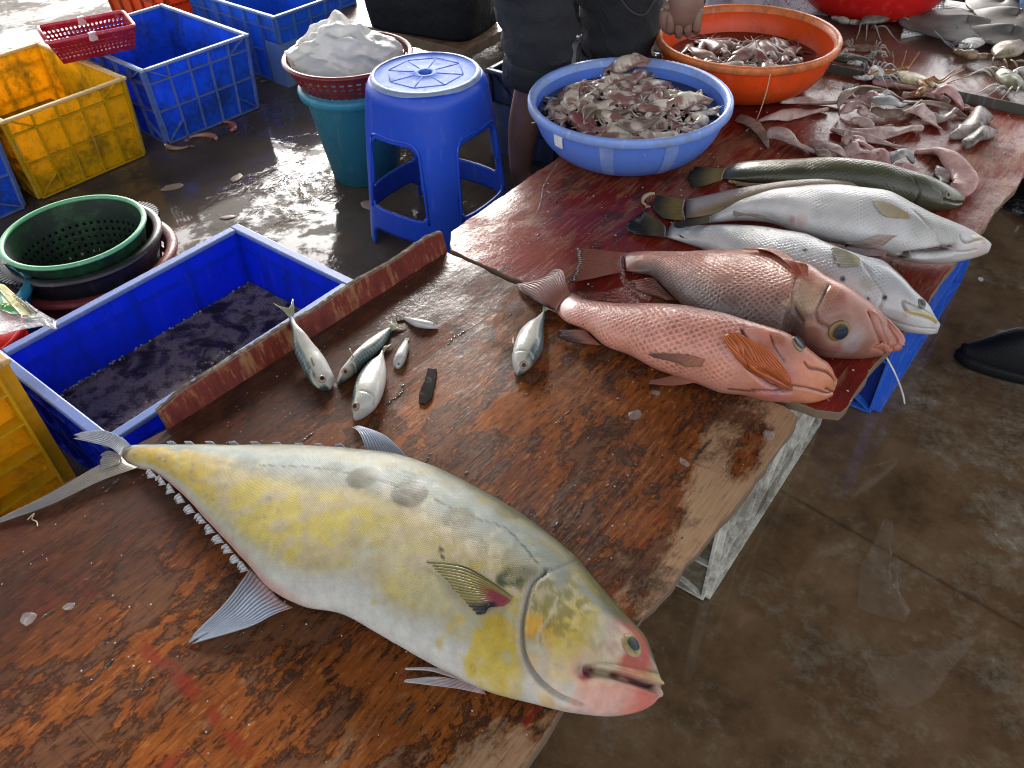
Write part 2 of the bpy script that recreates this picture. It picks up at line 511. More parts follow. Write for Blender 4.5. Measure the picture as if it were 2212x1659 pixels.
        red = g.ramp(g.ma('ADD', g.ma('MULTIPLY', big, 0.6), g.ma('MULTIPLY', st2, 0.4)),
                     [(0.3, (0.060, 0.007, 0.005)), (0.5, (0.165, 0.013, 0.008)), (0.7, (0.235, 0.026, 0.015))])
        bare = g.mix(st2, (0.10, 0.036, 0.018), (0.36, 0.15, 0.075))
        base = g.mix(g.ramp(p, [(0.49, 0.0), (0.56, 0.85)]), red, bare)
        base = g.mix(g.ramp(pl, [(0.56, 0.0), (0.60, 0.65)]), base, (0.030, 0.016, 0.013))
        if kind == 'far':
            base = g.mix(g.ramp(big, [(0.42, 0.25), (0.6, 0.75)]), base, (0.12, 0.085, 0.070))
        base = g.mix(g.ramp(st2, [(0.27, 0.7), (0.38, 0.0)]), base, (0.02, 0.008, 0.006))
    # wet film
    wet = g.ramp(g.noise(6.0, vec=g.mp((1, 0.6, 1), loc=(4, 4, 1)), det=6, rough=0.65), [(0.44, 0.0), (0.56, 1.0)])
    drops = g.noise(55, vec=g.mp((1, 0.8, 1)), det=5, rough=0.65)
    nb = g.bump(st, 0.45, 0.004)
    nb = g.bump(st2, 0.25, 0.002, nb)
    if kind == 'brown':
        nb = g.bump(m1, -0.35, 0.0025, nb)
    nc = g.bump(drops, 0.22, 0.006)
    nc = g.bump(st, 0.12, 0.003, nc)
    far = kind == 'far'
    g.set(Base_Color=base, Roughness=g.ma('ADD', 0.38, g.ma('MULTIPLY', g.ma('SUBTRACT', 1.0, wet), 0.25)), Normal=nb,
          Coat_Weight=g.ma('ADD', 0.6 if far else 0.10 if kind == 'red' else 0.05, g.ma('MULTIPLY', wet, 0.3 if far else 0.40 if kind == 'red' else 0.30)), Coat_Roughness=0.05, Coat_Normal=nc, Specular_IOR_Level=0.10)
    return g.m

MW_B = wood_mat('stripped_plywood', 'brown')
MW_R = wood_mat('red_painted_wood', 'red')
MW_F = wood_mat('red_painted_wood_far', 'far')
M_END = m_plain('raw_plywood_edge', (0.16, 0.105, 0.065), 0.7)

def slab(name, poly, z0, z1, mat, parent, jit=0.004, step=0.02, seed=1):
    """a board with chipped, uneven edges; the edge band carries the raw-wood material"""
    rnd = random.Random(seed)
    pts = []
    for i, a in enumerate(poly):
        b = poly[(i + 1) % len(poly)]
        n = max(1, int(math.dist(a, b) / step))
        for k in range(n):
            t = k / n
            j = jit if k else jit * 0.4
            jx = (noise.noise((a[0] + (b[0] - a[0]) * t * 1.0, (a[1] + (b[1] - a[1]) * t) * 9, seed)) * 1.2 + rnd.uniform(-0.5, 0.5)) * j
            jy = rnd.uniform(-0.6, 0.6) * j
            pts.append((a[0] + (b[0] - a[0]) * t + jx, a[1] + (b[1] - a[1]) * t + jy))
    n = len(pts)
    V = [(x, y, z1) for x, y in pts] + [(x + rnd.uniform(-1, 1) * jit * 0.4, y + rnd.uniform(-1, 1) * jit * 0.4, z0) for x, y in pts]
    top = [tuple(range(n))]
    Fc = top + [tuple(range(n, 2 * n))[::-1]] + [((i + 1) % n, i, n + i, n + (i + 1) % n) for i in range(n)]
    o = mesh(name, V, Fc, mat, parent, smooth=False)
    o.data.materials.append(M_END)
    for k, p in enumerate(o.data.polygons):
        if k >= 2: p.material_index = 1
    bevel(o, 0.0015, 1)
    return o

t1 = thing('selling_table', 'stripped brown plywood table top with a raised back rail, under the big yellow fish', 'table', (0, 0, 0))
slab('table_top', [(-0.238, -0.45), (-0.239, 0.29), (-0.242, 0.37), (-0.222, 0.59), (-0.214, 0.745), (-0.209, 0.853), (-0.209, 0.965), (-0.216, 0.99), (-0.243, 0.998),
                   (-0.60, 1.010), (-0.99, 1.028), (-1.012, 0.70), (-1.028, 0.364), (-1.050, 0.234), (-1.066, 0.11), (-1.075, -0.45)], TZ - 0.014, TZ, MW_B, t1, 0.005, seed=3)

def rail():
    n, V, Fc = 170, [], []
    rnd = random.Random(5)
    for i in range(n + 1):
        t = i / n
        x = -1.020 + t * 0.030
        y = 0.372 + t * 0.660
        top = TZ + 0.047 + 0.004 * noise.noise((t * 7, 1, 2)) + 0.0012 * noise.noise((t * 40, 3, 2)) - 0.012 * max(0, 1 - t * 14) - 0.004 * max(0, (t - 0.95) * 20)
        lean = 0.012
        for (dx, z) in ((0.0, TZ - 0.012), (-lean, top), (-lean - 0.012 + 0.002 * noise.noise((t * 50, 8, 2)), top - 0.001 + 0.002 * noise.noise((t * 80, 5, 2))), (-0.011, TZ - 0.012)):
            V.append((x + dx, y, z))
    for i in range(n):
        for j in range(4):
            Fc.append((i * 4 + j, (i + 1) * 4 + j, (i + 1) * 4 + (j + 1) % 4, i * 4 + (j + 1) % 4))
    Fc += [(0, 1, 2, 3), tuple(n * 4 + j for j in (3, 2, 1, 0))]
    o = mesh('back_rail', V, Fc, None, t1, smooth=False)
    bevel(o, 0.003, 2)
    o.data.materials.append(MW_RAIL); o.data.materials.append(M_RAILTOP)
    for k, p in enumerate(o.data.polygons):
        p.material_index = 0 if k % 4 == 0 and k < n * 4 else 1
    tag(o, 'rail with flaking red paint on its front')

def rail_mats():
    g = G('flaking_red_paint')
    st = g.noise(1.0, vec=g.mp((60, 90, 14)), det=6, rough=0.7)
    wn = g.noise(14, vec=g.mp((1, 1, 0.5)), det=8, rough=0.7)
    f = g.ma('ADD', g.ma('MULTIPLY', st, 0.5), g.ma('MULTIPLY', wn, 0.5))
    c = g.ramp(f, [(0.40, (0.085, 0.010, 0.006)), (0.52, (0.15, 0.018, 0.010)), (0.56, (0.22, 0.085, 0.036)), (0.66, (0.30, 0.15, 0.07))])
    g.set(Base_Color=c, Roughness=0.45, Normal=g.bump(f, 0.3, 0.002), Coat_Weight=0.3, Coat_Roughness=0.2)
    h = G('frayed_plywood_edge')
    n = h.noise(70, vec=h.mp((1, 0.5, 1)), det=6, rough=0.7)
    h.set(Specular_IOR_Level=0.1, Base_Color=h.ramp(n, [(0.35, (0.030, 0.022, 0.014)), (0.5, (0.085, 0.062, 0.040)), (0.68, (0.22, 0.18, 0.13))]), Roughness=0.85, Normal=h.bump(n, 0.5, 0.003))
    return g.m, h.m
MW_RAIL, M_RAILTOP = rail_mats()
rail()

t2 = thing('selling_table', 'dark red painted table top carrying the basins and the row of large fish', 'table', (0, 0, 0))
slab('table_top', [(-0.986, 1.036), (-0.62, 1.024), (-0.243, 1.012), (-0.196, 1.016), (-0.163, 1.034), (-0.146, 1.35), (-0.127, 1.72), (-0.113, 2.0), (-0.100, 2.345),
                   (-0.42, 2.345), (-0.74, 2.350), (-1.06, 2.35), (-1.040, 1.50), (-1.035, 1.09)], TZ - 0.016, TZ + 0.001, MW_R, t2, 0.004, seed=8)
t3 = thing('selling_table', 'grey brown wet table top with crabs and rays beyond the dark metal strip', 'table', (0, 0, 0))
slab('table_top', [(-1.06, 2.37), (-0.10, 2.37), (0.2, 2.37), (0.30, 3.9), (-1.10, 3.9)], TZ - 0.016, TZ + 0.0005, MW_F, t3, 0.003, seed=9)
ms = MB()
ms.box(-0.745, 0.18, 2.352, 2.357, TZ - 0.02, TZ + 0.024)
ms.box(-0.745, 0.18, 2.357, 2.366, TZ - 0.02, TZ - 0.016)
M_STEEL_D = m_plastic('dull_dark_steel', (0.075, 0.070, 0.062), (0.035, 0.028, 0.020), 0.4, 0.4, scuff=0.3)
tag(bevel(ms.build('edging_strip', M_STEEL_D), 0.001, 1), 'dark metal edging strip along the far edge of the red table', 'edging')

# ------------------------------------------------------------------ crates
def plas(nm, col, rim, dirt, amt, tr, **k):
    return (m_plastic(nm + '_plastic', col, dirt, amt, 0.38, trans=tr, **k), m_plastic(nm + '_rim_plastic', rim, dirt, amt * 0.5, 0.45, trans=tr * 0.5),
            m_plastic(nm + '_rib_plastic', tuple(0.55 * a + 0.45 * b for a, b in zip(tuple(0.55 * c for c in col), rim)) if nm in ('blue', 'mid_blue') else rim if nm in ('dirty_white', 'blue_shade') else tuple(0.62 * c for c in col), dirt, amt * 0.8, 0.4, trans=tr * 0.4))  # ribs mostly darker: light shining through the panels is painted in as contrast

P_YEL = plas('yellow', (0.92, 0.54, 0.008), (0.72, 0.52, 0.22), (0.13, 0.055, 0.006), 0.52, 0.42, scuff=0.1)
P_YEL2 = plas('amber', (0.95, 0.50, 0.008), (0.55, 0.36, 0.16), (0.14, 0.055, 0.008), 0.45, 0.42, scuff=0.08)
P_BLU = plas('blue', (0.016, 0.125, 0.78), (0.25, 0.34, 0.56), (0.022, 0.032, 0.060), 0.55, 0.35, scuff=0.15)
P_BLU2 = plas('mid_blue', (0.020, 0.15, 0.70), (0.16, 0.27, 0.52), (0.02, 0.035, 0.07), 0.42, 0.2, scuff=0.25)
P_TUB = plas('ultramarine', (0.006, 0.040, 0.66), (0.13, 0.20, 0.48), (0.004, 0.012, 0.10), 0.35, 0.4, scuff=0.04)
P_DRK = plas('navy', (0.016, 0.040, 0.13), (0.05, 0.07, 0.14), (0.025, 0.022, 0.020), 0.6, 0.0, scuff=0.2)
P_WHT = plas('dirty_white', (0.26, 0.25, 0.205), (0.62, 0.61, 0.54), (0.075, 0.050, 0.022), 0.75, 0.0, scuff=0.1)
P_BLT = plas('blue_shade', (0.006, 0.030, 0.26), (0.03, 0.13, 0.62), (0.01, 0.02, 0.06), 0.4, 0.1, scuff=0.05)
P_ORG = plas('orange', (0.70, 0.10, 0.015), (0.62, 0.16, 0.06), (0.2, 0.05, 0.02), 0.2, 0.3)

def crate(label, loc, yaw, L, W, H, P, nL=5, nW=4, rows=(0.44, 0.80), taper=0.012, diag=True, group='plastic fish crates', vents=False, name='plastic_crate', rimw=0.016, ribd=0.014, xb=False):
    """an open crate: L along local x, W along y; standing ribs outside, a flange round the top"""
    t = thing(name, label, 'crate', loc, group)
    cy_, sy_ = math.cos(yaw), math.sin(yaw)
    def T(x, y, z):
        k = 1 - taper * (1 - z / H) / 0.2
        x, y = x * k, y * k
        return (loc[0] + x * cy_ - y * sy_, loc[1] + x * sy_ + y * cy_, loc[2] + z)
    b = MB()
    th = 0.004
    l, w_ = L / 2 - ribd, W / 2 - ribd
    b.box(-l, l, -w_, w_, 0.004, 0.010, T)
    for s in (-1, 1):
        b.box(-l, l, s * w_ - th / 2, s * w_ + th / 2, 0.0102, H - 0.0102, T)
        b.box(s * l - th / 2, s * l + th / 2, -w_ + th / 2 + 0.0002, w_ - th / 2 - 0.0002, 0.0102, H - 0.0102, T)
    body = b.build('body', P[0], t)
    r = MB()
    rt = 0.0048
    def rib(side, s, u0, u1, z0, z1):
        if side == 'y': r.box(u0, u1, s * w_ + s * th / 2, s * (W / 2), z0, z1, T) if s > 0 else r.box(u0, u1, -W / 2, -w_ - th / 2, z0, z1, T)
        else: r.box(l + th / 2, L / 2, u0, u1, z0, z1, T) if s > 0 else r.box(-L / 2, -l - th / 2, u0, u1, z0, z1, T)
    for s in (-1, 1):
        for side, n, ext in (('y', nL, l), ('x', nW, w_)):
            us = [-ext + 2 * ext * k / n for k in range(n + 1)]
            for k, u in enumerate(us):
                rib(side, s, u - rt / 2, u + rt / 2, 0.004, H - 0.0105)
            zs = [0.004] + [H * q for q in rows]
            for z in zs:
                for k in range(n):
                    rib(side, s, us[k] + rt / 2 + 0.0001, us[k + 1] - rt / 2 - 0.0001, z, z + rt)
            if diag:
                for (ua, ub, za, zb) in ((us[0], us[1], 0.006, H * rows[0] * 0.55), (us[-1], us[-2], 0.006, H * rows[0] * 0.55), (us[0], us[1], H * 0.985, H * rows[-1]), (us[-1], us[-2], H * 0.985, H * rows[-1])):
                    for side_w in (1,):
                        off0, off1 = (w_ if side == 'y' else l) + th / 2, (W / 2 if side == 'y' else L / 2) - 0.001
                        V = []
                        for (u, z) in ((ua, za), (ub, zb)):
                            for o_ in (off0, off1):
                                for dz in (0, rt):
                                    V.append(T(u, s * o_, z + dz) if side == 'y' else T(s * o_, u, z + dz))
                        r.add(V, [(0, 1, 3, 2), (4, 6, 7, 5), (0, 4, 5, 1), (2, 3, 7, 6), (0, 2, 6, 4), (1, 5, 7, 3)])
    if xb:                                                  # slanting braces across the long outer faces
        us = [-w_ + 2 * w_ * k / nW for k in range(nW + 1)]
        for s in (-1, 1):
            for k in range(nW):
                for (ua, ub, za, zb) in ((us[k], us[k + 1], 0.008, H * 0.66), (us[k], us[k + 1], H * 0.36, H - 0.014)):
                    V = [T(s * o_, u, z + dz) for (u, z) in ((ua, za), (ub, zb)) for o_ in (l + th / 2, L / 2 - 0.001) for dz in (0, 0.004)]
                    r.add(V, [(0, 1, 3, 2), (4, 6, 7, 5), (0, 4, 5, 1), (2, 3, 7, 6), (0, 2, 6, 4), (1, 5, 7, 3)])
    r.build('ribs', P[2], t)
    m = MB()
    for s in (-1, 1):
        m.box(-L / 2, L / 2, s * (W / 2) - (rimw if s > 0 else 0), s * (W / 2) + (0 if s > 0 else rimw), H - 0.010, H, T)
        m.box(s * (L / 2) - (rimw if s > 0 else 0), s * (L / 2) + (0 if s > 0 else rimw), -W / 2 + rimw + 0.0002, W / 2 - rimw - 0.0002, H - 0.010, H - 0.0003, T)
    bevel(m.build('rim', P[1], t), 0.003, 2)
    if vents:
        for sx in (-1, 1):
            for sy in (-1, 1):
                v = MB()
                v.box(sx * (L / 2 + 0.001) - (0.005 if sx > 0 else 0), sx * (L / 2 + 0.001) + (0 if sx > 0 else 0.005), sy * (W / 2 + 0.001) - (0.085 if sy > 0 else 0), sy * (W / 2 + 0.001) + (0 if sy > 0 else 0.085), 0.0, H * 0.62, T)
                v.box(sx * (L / 2 + 0.0005) - (0.090 if sx > 0 else -0.0055), sx * (L / 2 + 0.0005) + (-0.0055 if sx > 0 else 0.090), sy * (W / 2 + 0.001) - (0.005 if sy > 0 else 0), sy * (W / 2 + 0.001) + (0 if sy > 0 else 0.005), 0.0, H * 0.62, T)
                for k in range(6):
                    z = 0.022 + k * 0.010
                    v.box(sx * (L / 2 + 0.0022) - (0.07 if sx > 0 else 0), sx * (L / 2 + 0.0022) + (0 if sx > 0 else 0.07), sy * (W / 2 + 0.0022) - (0.07 if sy > 0 else 0), sy * (W / 2 + 0.0022) + (0 if sy > 0 else 0.07), z, z + 0.0035, T)
                v.build('corner_panel', P[1], t)
    return t

def crate_at(label, near, yaw, L, W, H, P, z=0.0, **k):
    """near = (x, y) of the near corner at +x, -y"""
    c = (near[0] - (L / 2) * math.cos(yaw) - (W / 2) * math.sin(yaw), near[1] - (L / 2) * math.sin(yaw) + (W / 2) * math.cos(yaw), z)
    return crate(label, c, yaw, L, W, H, P, **k)

H0 = 0.265
cr_y = crate_at('bright yellow crate between two blue crates, bottom half brown with grime', (-2.522, 0.843), rad(-1.5), 0.555, 0.402, H0, P_YEL, nW=5, nL=6)
cr_b = crate_at('blue crate with grimy front between the yellow crate and the white bag', (-2.512, 1.296), rad(-3.5), 0.560, 0.415, H0, P_BLU, nW=5, nL=6)
cr_b2 = crate_at('blue crate with pale slotted corner panels, behind the white plastic bag', (-2.548, 1.868), rad(-2), 0.56, 0.41, H0, P_BLU2, nW=5, nL=6, vents=True, diag=False)
cr_b3 = crate_at('blue crate left of the bright yellow crate, cut off by the picture edge', (-2.522, 0.425), rad(-1), 0.555, 0.40, H0, P_BLU)
cr_o = crate_at('orange red crate far back behind the grimy blue crate', (-3.12, 1.80), rad(-2), 0.5, 0.42, 0.27, P_ORG, diag=False)
cr_t = crate_at('wide blue crate holding dark frothy water beside the table rail', (-1.128, 0.302), rad(-0.6), 0.40, 0.585, 0.255, P_TUB, diag=False, rimw=0.022)
_c = at(22, 774, 0.40)
cr_y2 = crate_at('tall amber yellow crate with dirty ribs at the tail of the big fish', (_c[0], _c[1] - 0.40), rad(0), 0.17, 0.40, 0.40, P_YEL2, nL=2, nW=3, rows=(0.19, 0.355, 0.52, 0.685, 0.85), diag=False, ribd=0.03, taper=0.0)
cr_w = crate_at('dirty white crate propping up the corner of the brown table', (-0.228, 0.788), rad(1.0), 0.40, 0.53, 0.284, P_WHT, nL=3, nW=4, rows=(0.34, 0.68), ribd=0.011, xb=True, taper=0.0)
cr_k = crate_at('blue crate propping up the near corner of the red table', (-0.150, 1.400), rad(-0.5), 0.42, 0.60, 0.283, P_BLT, nL=3, nW=3, rows=(0.5,), ribd=0.018, taper=0.0)
crate_at('navy crate under the wrapped scale beside the bare leg', (-1.205, 1.895), rad(0), 0.385, 0.40, 0.272, P_DRK, nL=3, nW=3, rows=(0.34, 0.62), vents=True)

def foam_mat():
    g = G('dark_frothy_water')
    b = g.noise(9, det=8, rough=0.65, dist=0.8)
    v = g.vor(160, feature='DISTANCE_TO_EDGE')
    fo = g.ma('MULTIPLY', g.ramp(b, [(0.40, 0.0), (0.50, 1.0)]), g.ramp(g.noise(38, det=4), [(0.38, 0.25), (0.52, 1.0)]))
    bub = g.ramp(v, [(0.0, 1.0), (0.25, 0.45)])
    c = g.mix(g.ma('MULTIPLY', fo, bub), (0.030, 0.021, 0.019), (0.25, 0.20, 0.185))
    h = g.ma('ADD', g.ma('MULTIPLY', v, 0.5), fo)
    g.set(Base_Color=c, Roughness=g.ma('ADD', 0.12, g.ma('MULTIPLY', fo, 0.30)), Normal=g.bump(h, 0.45, 0.006), Specular_IOR_Level=0.3)
    return g.m
M_FOAM = foam_mat()
wv, wf = [], []
for i in range(41):
    for j in range(29):
        x, y = -1.513 + 0.366 * j / 28, 0.335 + 0.535 * i / 40
        wv.append((x, y, 0.112 + 0.003 * noise.noise((x * 22, y * 22, 3))))
for i in range(40):
    for j in range(28):
        a = i * 29 + j
        wf.append((a, a + 1, a + 30, a + 29))
tag(mesh('dirty_water', wv, wf, M_FOAM), 'dark frothy water standing in the wide blue crate', 'water', kind='stuff')
# froth beads where the water meets the far wall
rnd = random.Random(4)
fb = MB()
for k in range(260):
    y = rnd.uniform(0.34, 0.865)
    x = -1.512 + abs(rnd.gauss(0, 0.006))
    r_ = rnd.uniform(0.0015, 0.0042)
    fb.lathe([(0.0001, 0.112 - r_ * 0.3), (r_ * 0.8, 0.112 + r_ * 0.1), (r_, 0.112 + r_ * 0.5), (r_ * 0.7, 0.112 + r_ * 1.1), (0.0001, 0.112 + r_ * 1.4)], 6, x, y)
gb = G('froth'); gb.set(Base_Color=(0.22, 0.23, 0.25), Roughness=0.12)
tag(fb.build('froth', gb.m, smooth=True), 'line of froth bubbles along the wall of the wide blue crate', 'froth', kind='stuff')
for nm, (y0, y1, x0, x1) in (('yel', (0.875, 1.21, -3.05, -2.56)),):
    pw = MB().add([(x0, y0, 0.085), (x1, y0, 0.085), (x1, y1, 0.085), (x0, y1, 0.085)], [(0, 1, 2, 3)])
    gw = G('ochre_water'); gw.set(Base_Color=(0.12, 0.075, 0.015), Roughness=0.08)
    tag(pw.build('dirty_water', gw.m), 'murky water in the bright yellow crate', 'water', kind='stuff')
# ------------------------------------------------------------------ basins
def basin(name, label, c, R, H, rb, mat, rimmat, z0=TZ, tilt=0):
    t = thing(name, label, 'basin', (c[0], c[1], z0), 'plastic basins of seafood')
    out = [(0.001, 0.004), (rb * 0.96, 0.004), (rb, 0.0), (rb + 0.006, 0.004)]
    for k in range(1, 15):
        u = k / 14
        out.append((rb + 0.006 + (R * 0.945 - rb - 0.006) * math.sin(u * math.pi / 2) ** 0.92, 0.004 + (H - 0.016) * (1 - math.cos(u * math.pi / 2)) ** 0.95))
    inn = [(max(0.001, r - 0.004), z + 0.004) for r, z in out[3:]][::-1] + [(0.001, 0.009)]
    b = MB().lathe(out, 72, c[0], c[1]).lathe(inn, 72, c[0], c[1])
    b.V = [(x, y, z + z0) for x, y, z in b.V]
    b.build('body', mat, t, smooth=True)
    Ri = R * 0.945
    rm = [(Ri - 0.006, H - 0.016), (Ri - 0.003, H - 0.004), (Ri + 0.002, H), (R * 0.985, H + 0.001), (R, H - 0.004), (R, H - 0.018), (R - 0.003, H - 0.020), (R - 0.004, H - 0.008), (Ri + 0.002, H - 0.008), (Ri - 0.002, H - 0.015)]
    r = MB().lathe(rm, 96, c[0], c[1])
    r.F = [f for f in r.F if len(f) == 4]
    r.V = [(x, y, z + z0) for x, y, z in r.V]
    r.build('rim', rimmat, t, smooth=True)
    return t

M_BB = m_plastic('cornflower_plastic', (0.135, 0.27, 0.80), (0.16, 0.20, 0.32), 0.25, 0.30, trans=0.28, scuff=0.2, scuffcol=(0.32, 0.46, 0.85))
M_BBR = m_plastic('cornflower_rim_plastic', (0.19, 0.31, 0.70), (0.20, 0.19, 0.15), 0.45, 0.40, scuff=0.5, scuffcol=(0.42, 0.52, 0.78))
M_OB = m_plastic('orange_red_plastic', (0.72, 0.088, 0.012), (0.18, 0.035, 0.012), 0.30, 0.30, trans=0.25, scuff=0.1)
M_OBR = m_plastic('orange_rim_plastic', (0.60, 0.15, 0.035), (0.09, 0.04, 0.02), 0.50, 0.38, scuff=0.3)
M_RB = m_plastic('red_plastic', (0.55, 0.014, 0.012), (0.25, 0.02, 0.02), 0.2, 0.28, trans=0.2, scuff=0.1)
BB_C, OB_C = (-0.926, 1.627), (-0.868, 2.134)
bb = basin('basin', 'cornflower blue basin heaped with pale squid', BB_C, 0.240, 0.136, 0.115, M_BB, M_BBR)
ob = basin('basin', 'orange basin with squid in dark water behind the blue basin', OB_C, 0.243, 0.140, 0.118, M_OB, M_OBR)
rbx = basin('basin', 'bright red basin cut off by the top edge of the photo', (-0.80, 2.93), 0.26, 0.15, 0.125, M_RB, M_RB)

# strips of tape and the torn white label on the blue basin
M_TAPE = m_plastic('clear_tape', (0.17, 0.27, 0.60), (0.12, 0.15, 0.25), 0.4, 0.45)
M_LABEL = m_plain('white_paper', (0.75, 0.76, 0.78), 0.6)
def on_basin(c, a0, a1, v0, v1, name, mat, parent, skew=0.0, off=0.0012, R=0.240, H=0.136, rb=0.115):
    V, Fc, nu, nv = [], [], 8, 10
    for i in range(nv + 1):
        u = v0 + (v1 - v0) * i / nv
        r_ = rb + 0.006 + (R * 0.945 - rb - 0.006) * math.sin(u * math.pi / 2) ** 0.92 + off
        z = 0.004 + (H - 0.016) * (1 - math.cos(u * math.pi / 2)) ** 0.95 + TZ
        for j in range(nu + 1):
            a = rad(a0 + (a1 - a0) * j / nu + skew * (u - v0))
            V.append((c[0] + r_ * math.cos(a), c[1] + r_ * math.sin(a), z))
    for i in range(nv):
        for j in range(nu):
            k = i * (nu + 1) + j
            Fc.append((k, k + 1, k + nu + 2, k + nu + 1))
    return mesh(name, V, Fc, mat, parent)
on_basin(BB_C, -75, -67, 0.35, 0.93, 'tape', M_TAPE, bb, 0)
on_basin(BB_C, -38, -30, 0.35, 0.93, 'tape', M_TAPE, bb, 0)
on_basin(BB_C, -107, -100, 0.74, 0.96, 'paper_label', M_LABEL, bb, 6, 0.0025)

def basin_water(c, z, r, col, label, rough=0.05):
    g = G('basin_water')
    g.set(Base_Color=col, Roughness=rough, Normal=g.bump(g.noise(40, det=3), 0.15, 0.004))
    b = MB()
    b.V = [(c[0] + r * math.cos(2 * math.pi * k / 64), c[1] + r * math.sin(2 * math.pi * k / 64), z) for k in range(64)]
    b.F = [tuple(range(64))]
    return tag(b.build('basin_water', g.m), label, 'water', kind='stuff')
basin_water(BB_C, TZ + 0.098, 0.214, (0.016, 0.018, 0.032), 'dark water between the squid in the blue basin')
basin_water(OB_C, TZ + 0.075, 0.203, (0.050, 0.012, 0.008), 'dark brown water in the orange basin')

# ------------------------------------------------------------------ stool
def stool():
    z1 = 0.445
    c = (-1.412, 1.451)
    t = thing('plastic_stool', 'scuffed blue plastic stool with four openings in its skirt', 'stool', (c[0], c[1], 0))
    ms_ = m_plastic('royal_blue_plastic', (0.018, 0.075, 0.53), (0.03, 0.05, 0.13), 0.28, 0.33, trans=0.08, scuff=0.25, scuffcol=(0.14, 0.24, 0.62))
    mt_ = m_plastic('worn_blue_plastic', (0.055, 0.135, 0.52), (0.025, 0.07, 0.36), 0.35, 0.62, scuff=0.55, scuffcol=(0.17, 0.28, 0.62), spec=0.10)
    mr_ = m_plastic('worn_grey_rim', (0.20, 0.25, 0.38), (0.06, 0.12, 0.40), 0.5, 0.5)
    leg0 = rad(-42)
    nT, nZ = 128, 60
    def R(z, a):
        base = 0.150 + (0.192 - 0.150) * (1 - z / z1)
        sq = 0.045 * math.cos(4 * (a - leg0)) * min(1, (z1 - z) / 0.12)
        q = 1.0
        if z > z1 - 0.035: q = 1 - 0.10 * ((z - (z1 - 0.035)) / 0.035) ** 2
        return base * (1 + sq) * q
    def hole(z, a):
        d = (math.degrees(a - leg0) + 45) % 90 - 45          # 0 at the leg, +-45 mid opening
        m = 45 - abs(d)                                      # 0 at mid opening
        if 0.125 < z < 0.315:
            hw = 27 + 4 * (0.315 - z) / 0.19
            edge = min(1, (0.315 - z) / 0.02, (z - 0.125) / 0.02)
            return m < hw - 5 * (1 - edge) ** 2
        if z < 0.058: return m < 31 - 6 * max(0, (z - 0.04) / 0.02) ** 2
        return False
    V, Fc = [], []
    for i in range(nZ + 1):
        z = 0.002 + (z1 - 0.006) * i / nZ
        for j in range(nT):
            a = 2 * math.pi * j / nT
            r_ = R(z, a)
            V.append((c[0] + r_ * math.cos(a), c[1] + r_ * math.sin(a), z))
    for i in range(nZ):
        for j in range(nT):
            z = 0.002 + (z1 - 0.006) * (i + 0.5) / nZ
            a = 2 * math.pi * (j + 0.5) / nT
            if not hole(z, a):
                Fc.append((i * nT + j, i * nT + (j + 1) % nT, (i + 1) * nT + (j + 1) % nT, (i + 1) * nT + j))
    sk = mesh('skirt_and_legs', V, Fc, ms_, t)
    solid(sk, 0.006, -1)
    # raised frame round each opening
    fr = MB()
    for q in range(4):
        mid = leg0 + rad(45 + 90 * q)
        path = []
        for (da, z) in [(-31.5, 0.118), (-28.5, 0.30), (-26, 0.322), (-20, 0.331), (0, 0.329), (20, 0.331), (26, 0.322), (28.5, 0.30), (31.5, 0.118)]:
            a = mid + rad(da)
            r_ = R(z, a) + 0.001
            path.append((c[0] + r_ * math.cos(a), c[1] + r_ * math.sin(a), z))
        fr.tube(catmull(path, 30), 0.0038, 6)
    fr.build('opening_frame', ms_, t, smooth=True)
    top = MB()
    prof = [(0.017, z1 - 0.02), (0.017, z1 - 0.001), (0.019, z1), (0.027, z1 + 0.0005), (0.029, z1 - 0.0008), (0.060, z1 - 0.001), (0.100, z1 - 0.001), (0.126, z1 - 0.0006), (0.128, z1 + 0.0016)]
    top.lathe(prof, 96, c[0], c[1])
    top.F = [f for f in top.F if len(f) == 4]
    top.build('seat', mt_, t, smooth=True)
    rm = MB()
    rm.lathe([(0.128, z1 + 0.0016), (0.132, z1 + 0.002), (0.137, z1 - 0.0005), (0.1415, z1 - 0.008)], 96, c[0], c[1])
    rm.F = [f for f in rm.F if len(f) == 4]
    rm.build('seat_rim', mr_, t, smooth=True)
    rd = MB()
    for k in range(8):
        a = leg0 + rad(22.5 + 45 * k)
        for r0, r1 in ((0.030, 0.098),):
            p0 = (c[0] + r0 * math.cos(a), c[1] + r0 * math.sin(a), z1 - 0.0008)
            p1 = (c[0] + r1 * math.cos(a), c[1] + r1 * math.sin(a), z1 - 0.0008)
            rd.tube([p0, p1], 0.0012, 5)
    for k in range(8):
        a0, a1 = leg0 + rad(22.5 + 45 * k), leg0 + rad(22.5 + 45 * (k + 1))
        rd.tube([(c[0] + 0.098 * math.cos(a), c[1] + 0.098 * math.sin(a), z1 - 0.0008) for a in (a0, a1)], 0.0011, 5)
    rd.build('seat_ribs', mt_, t, smooth=True)
stool()

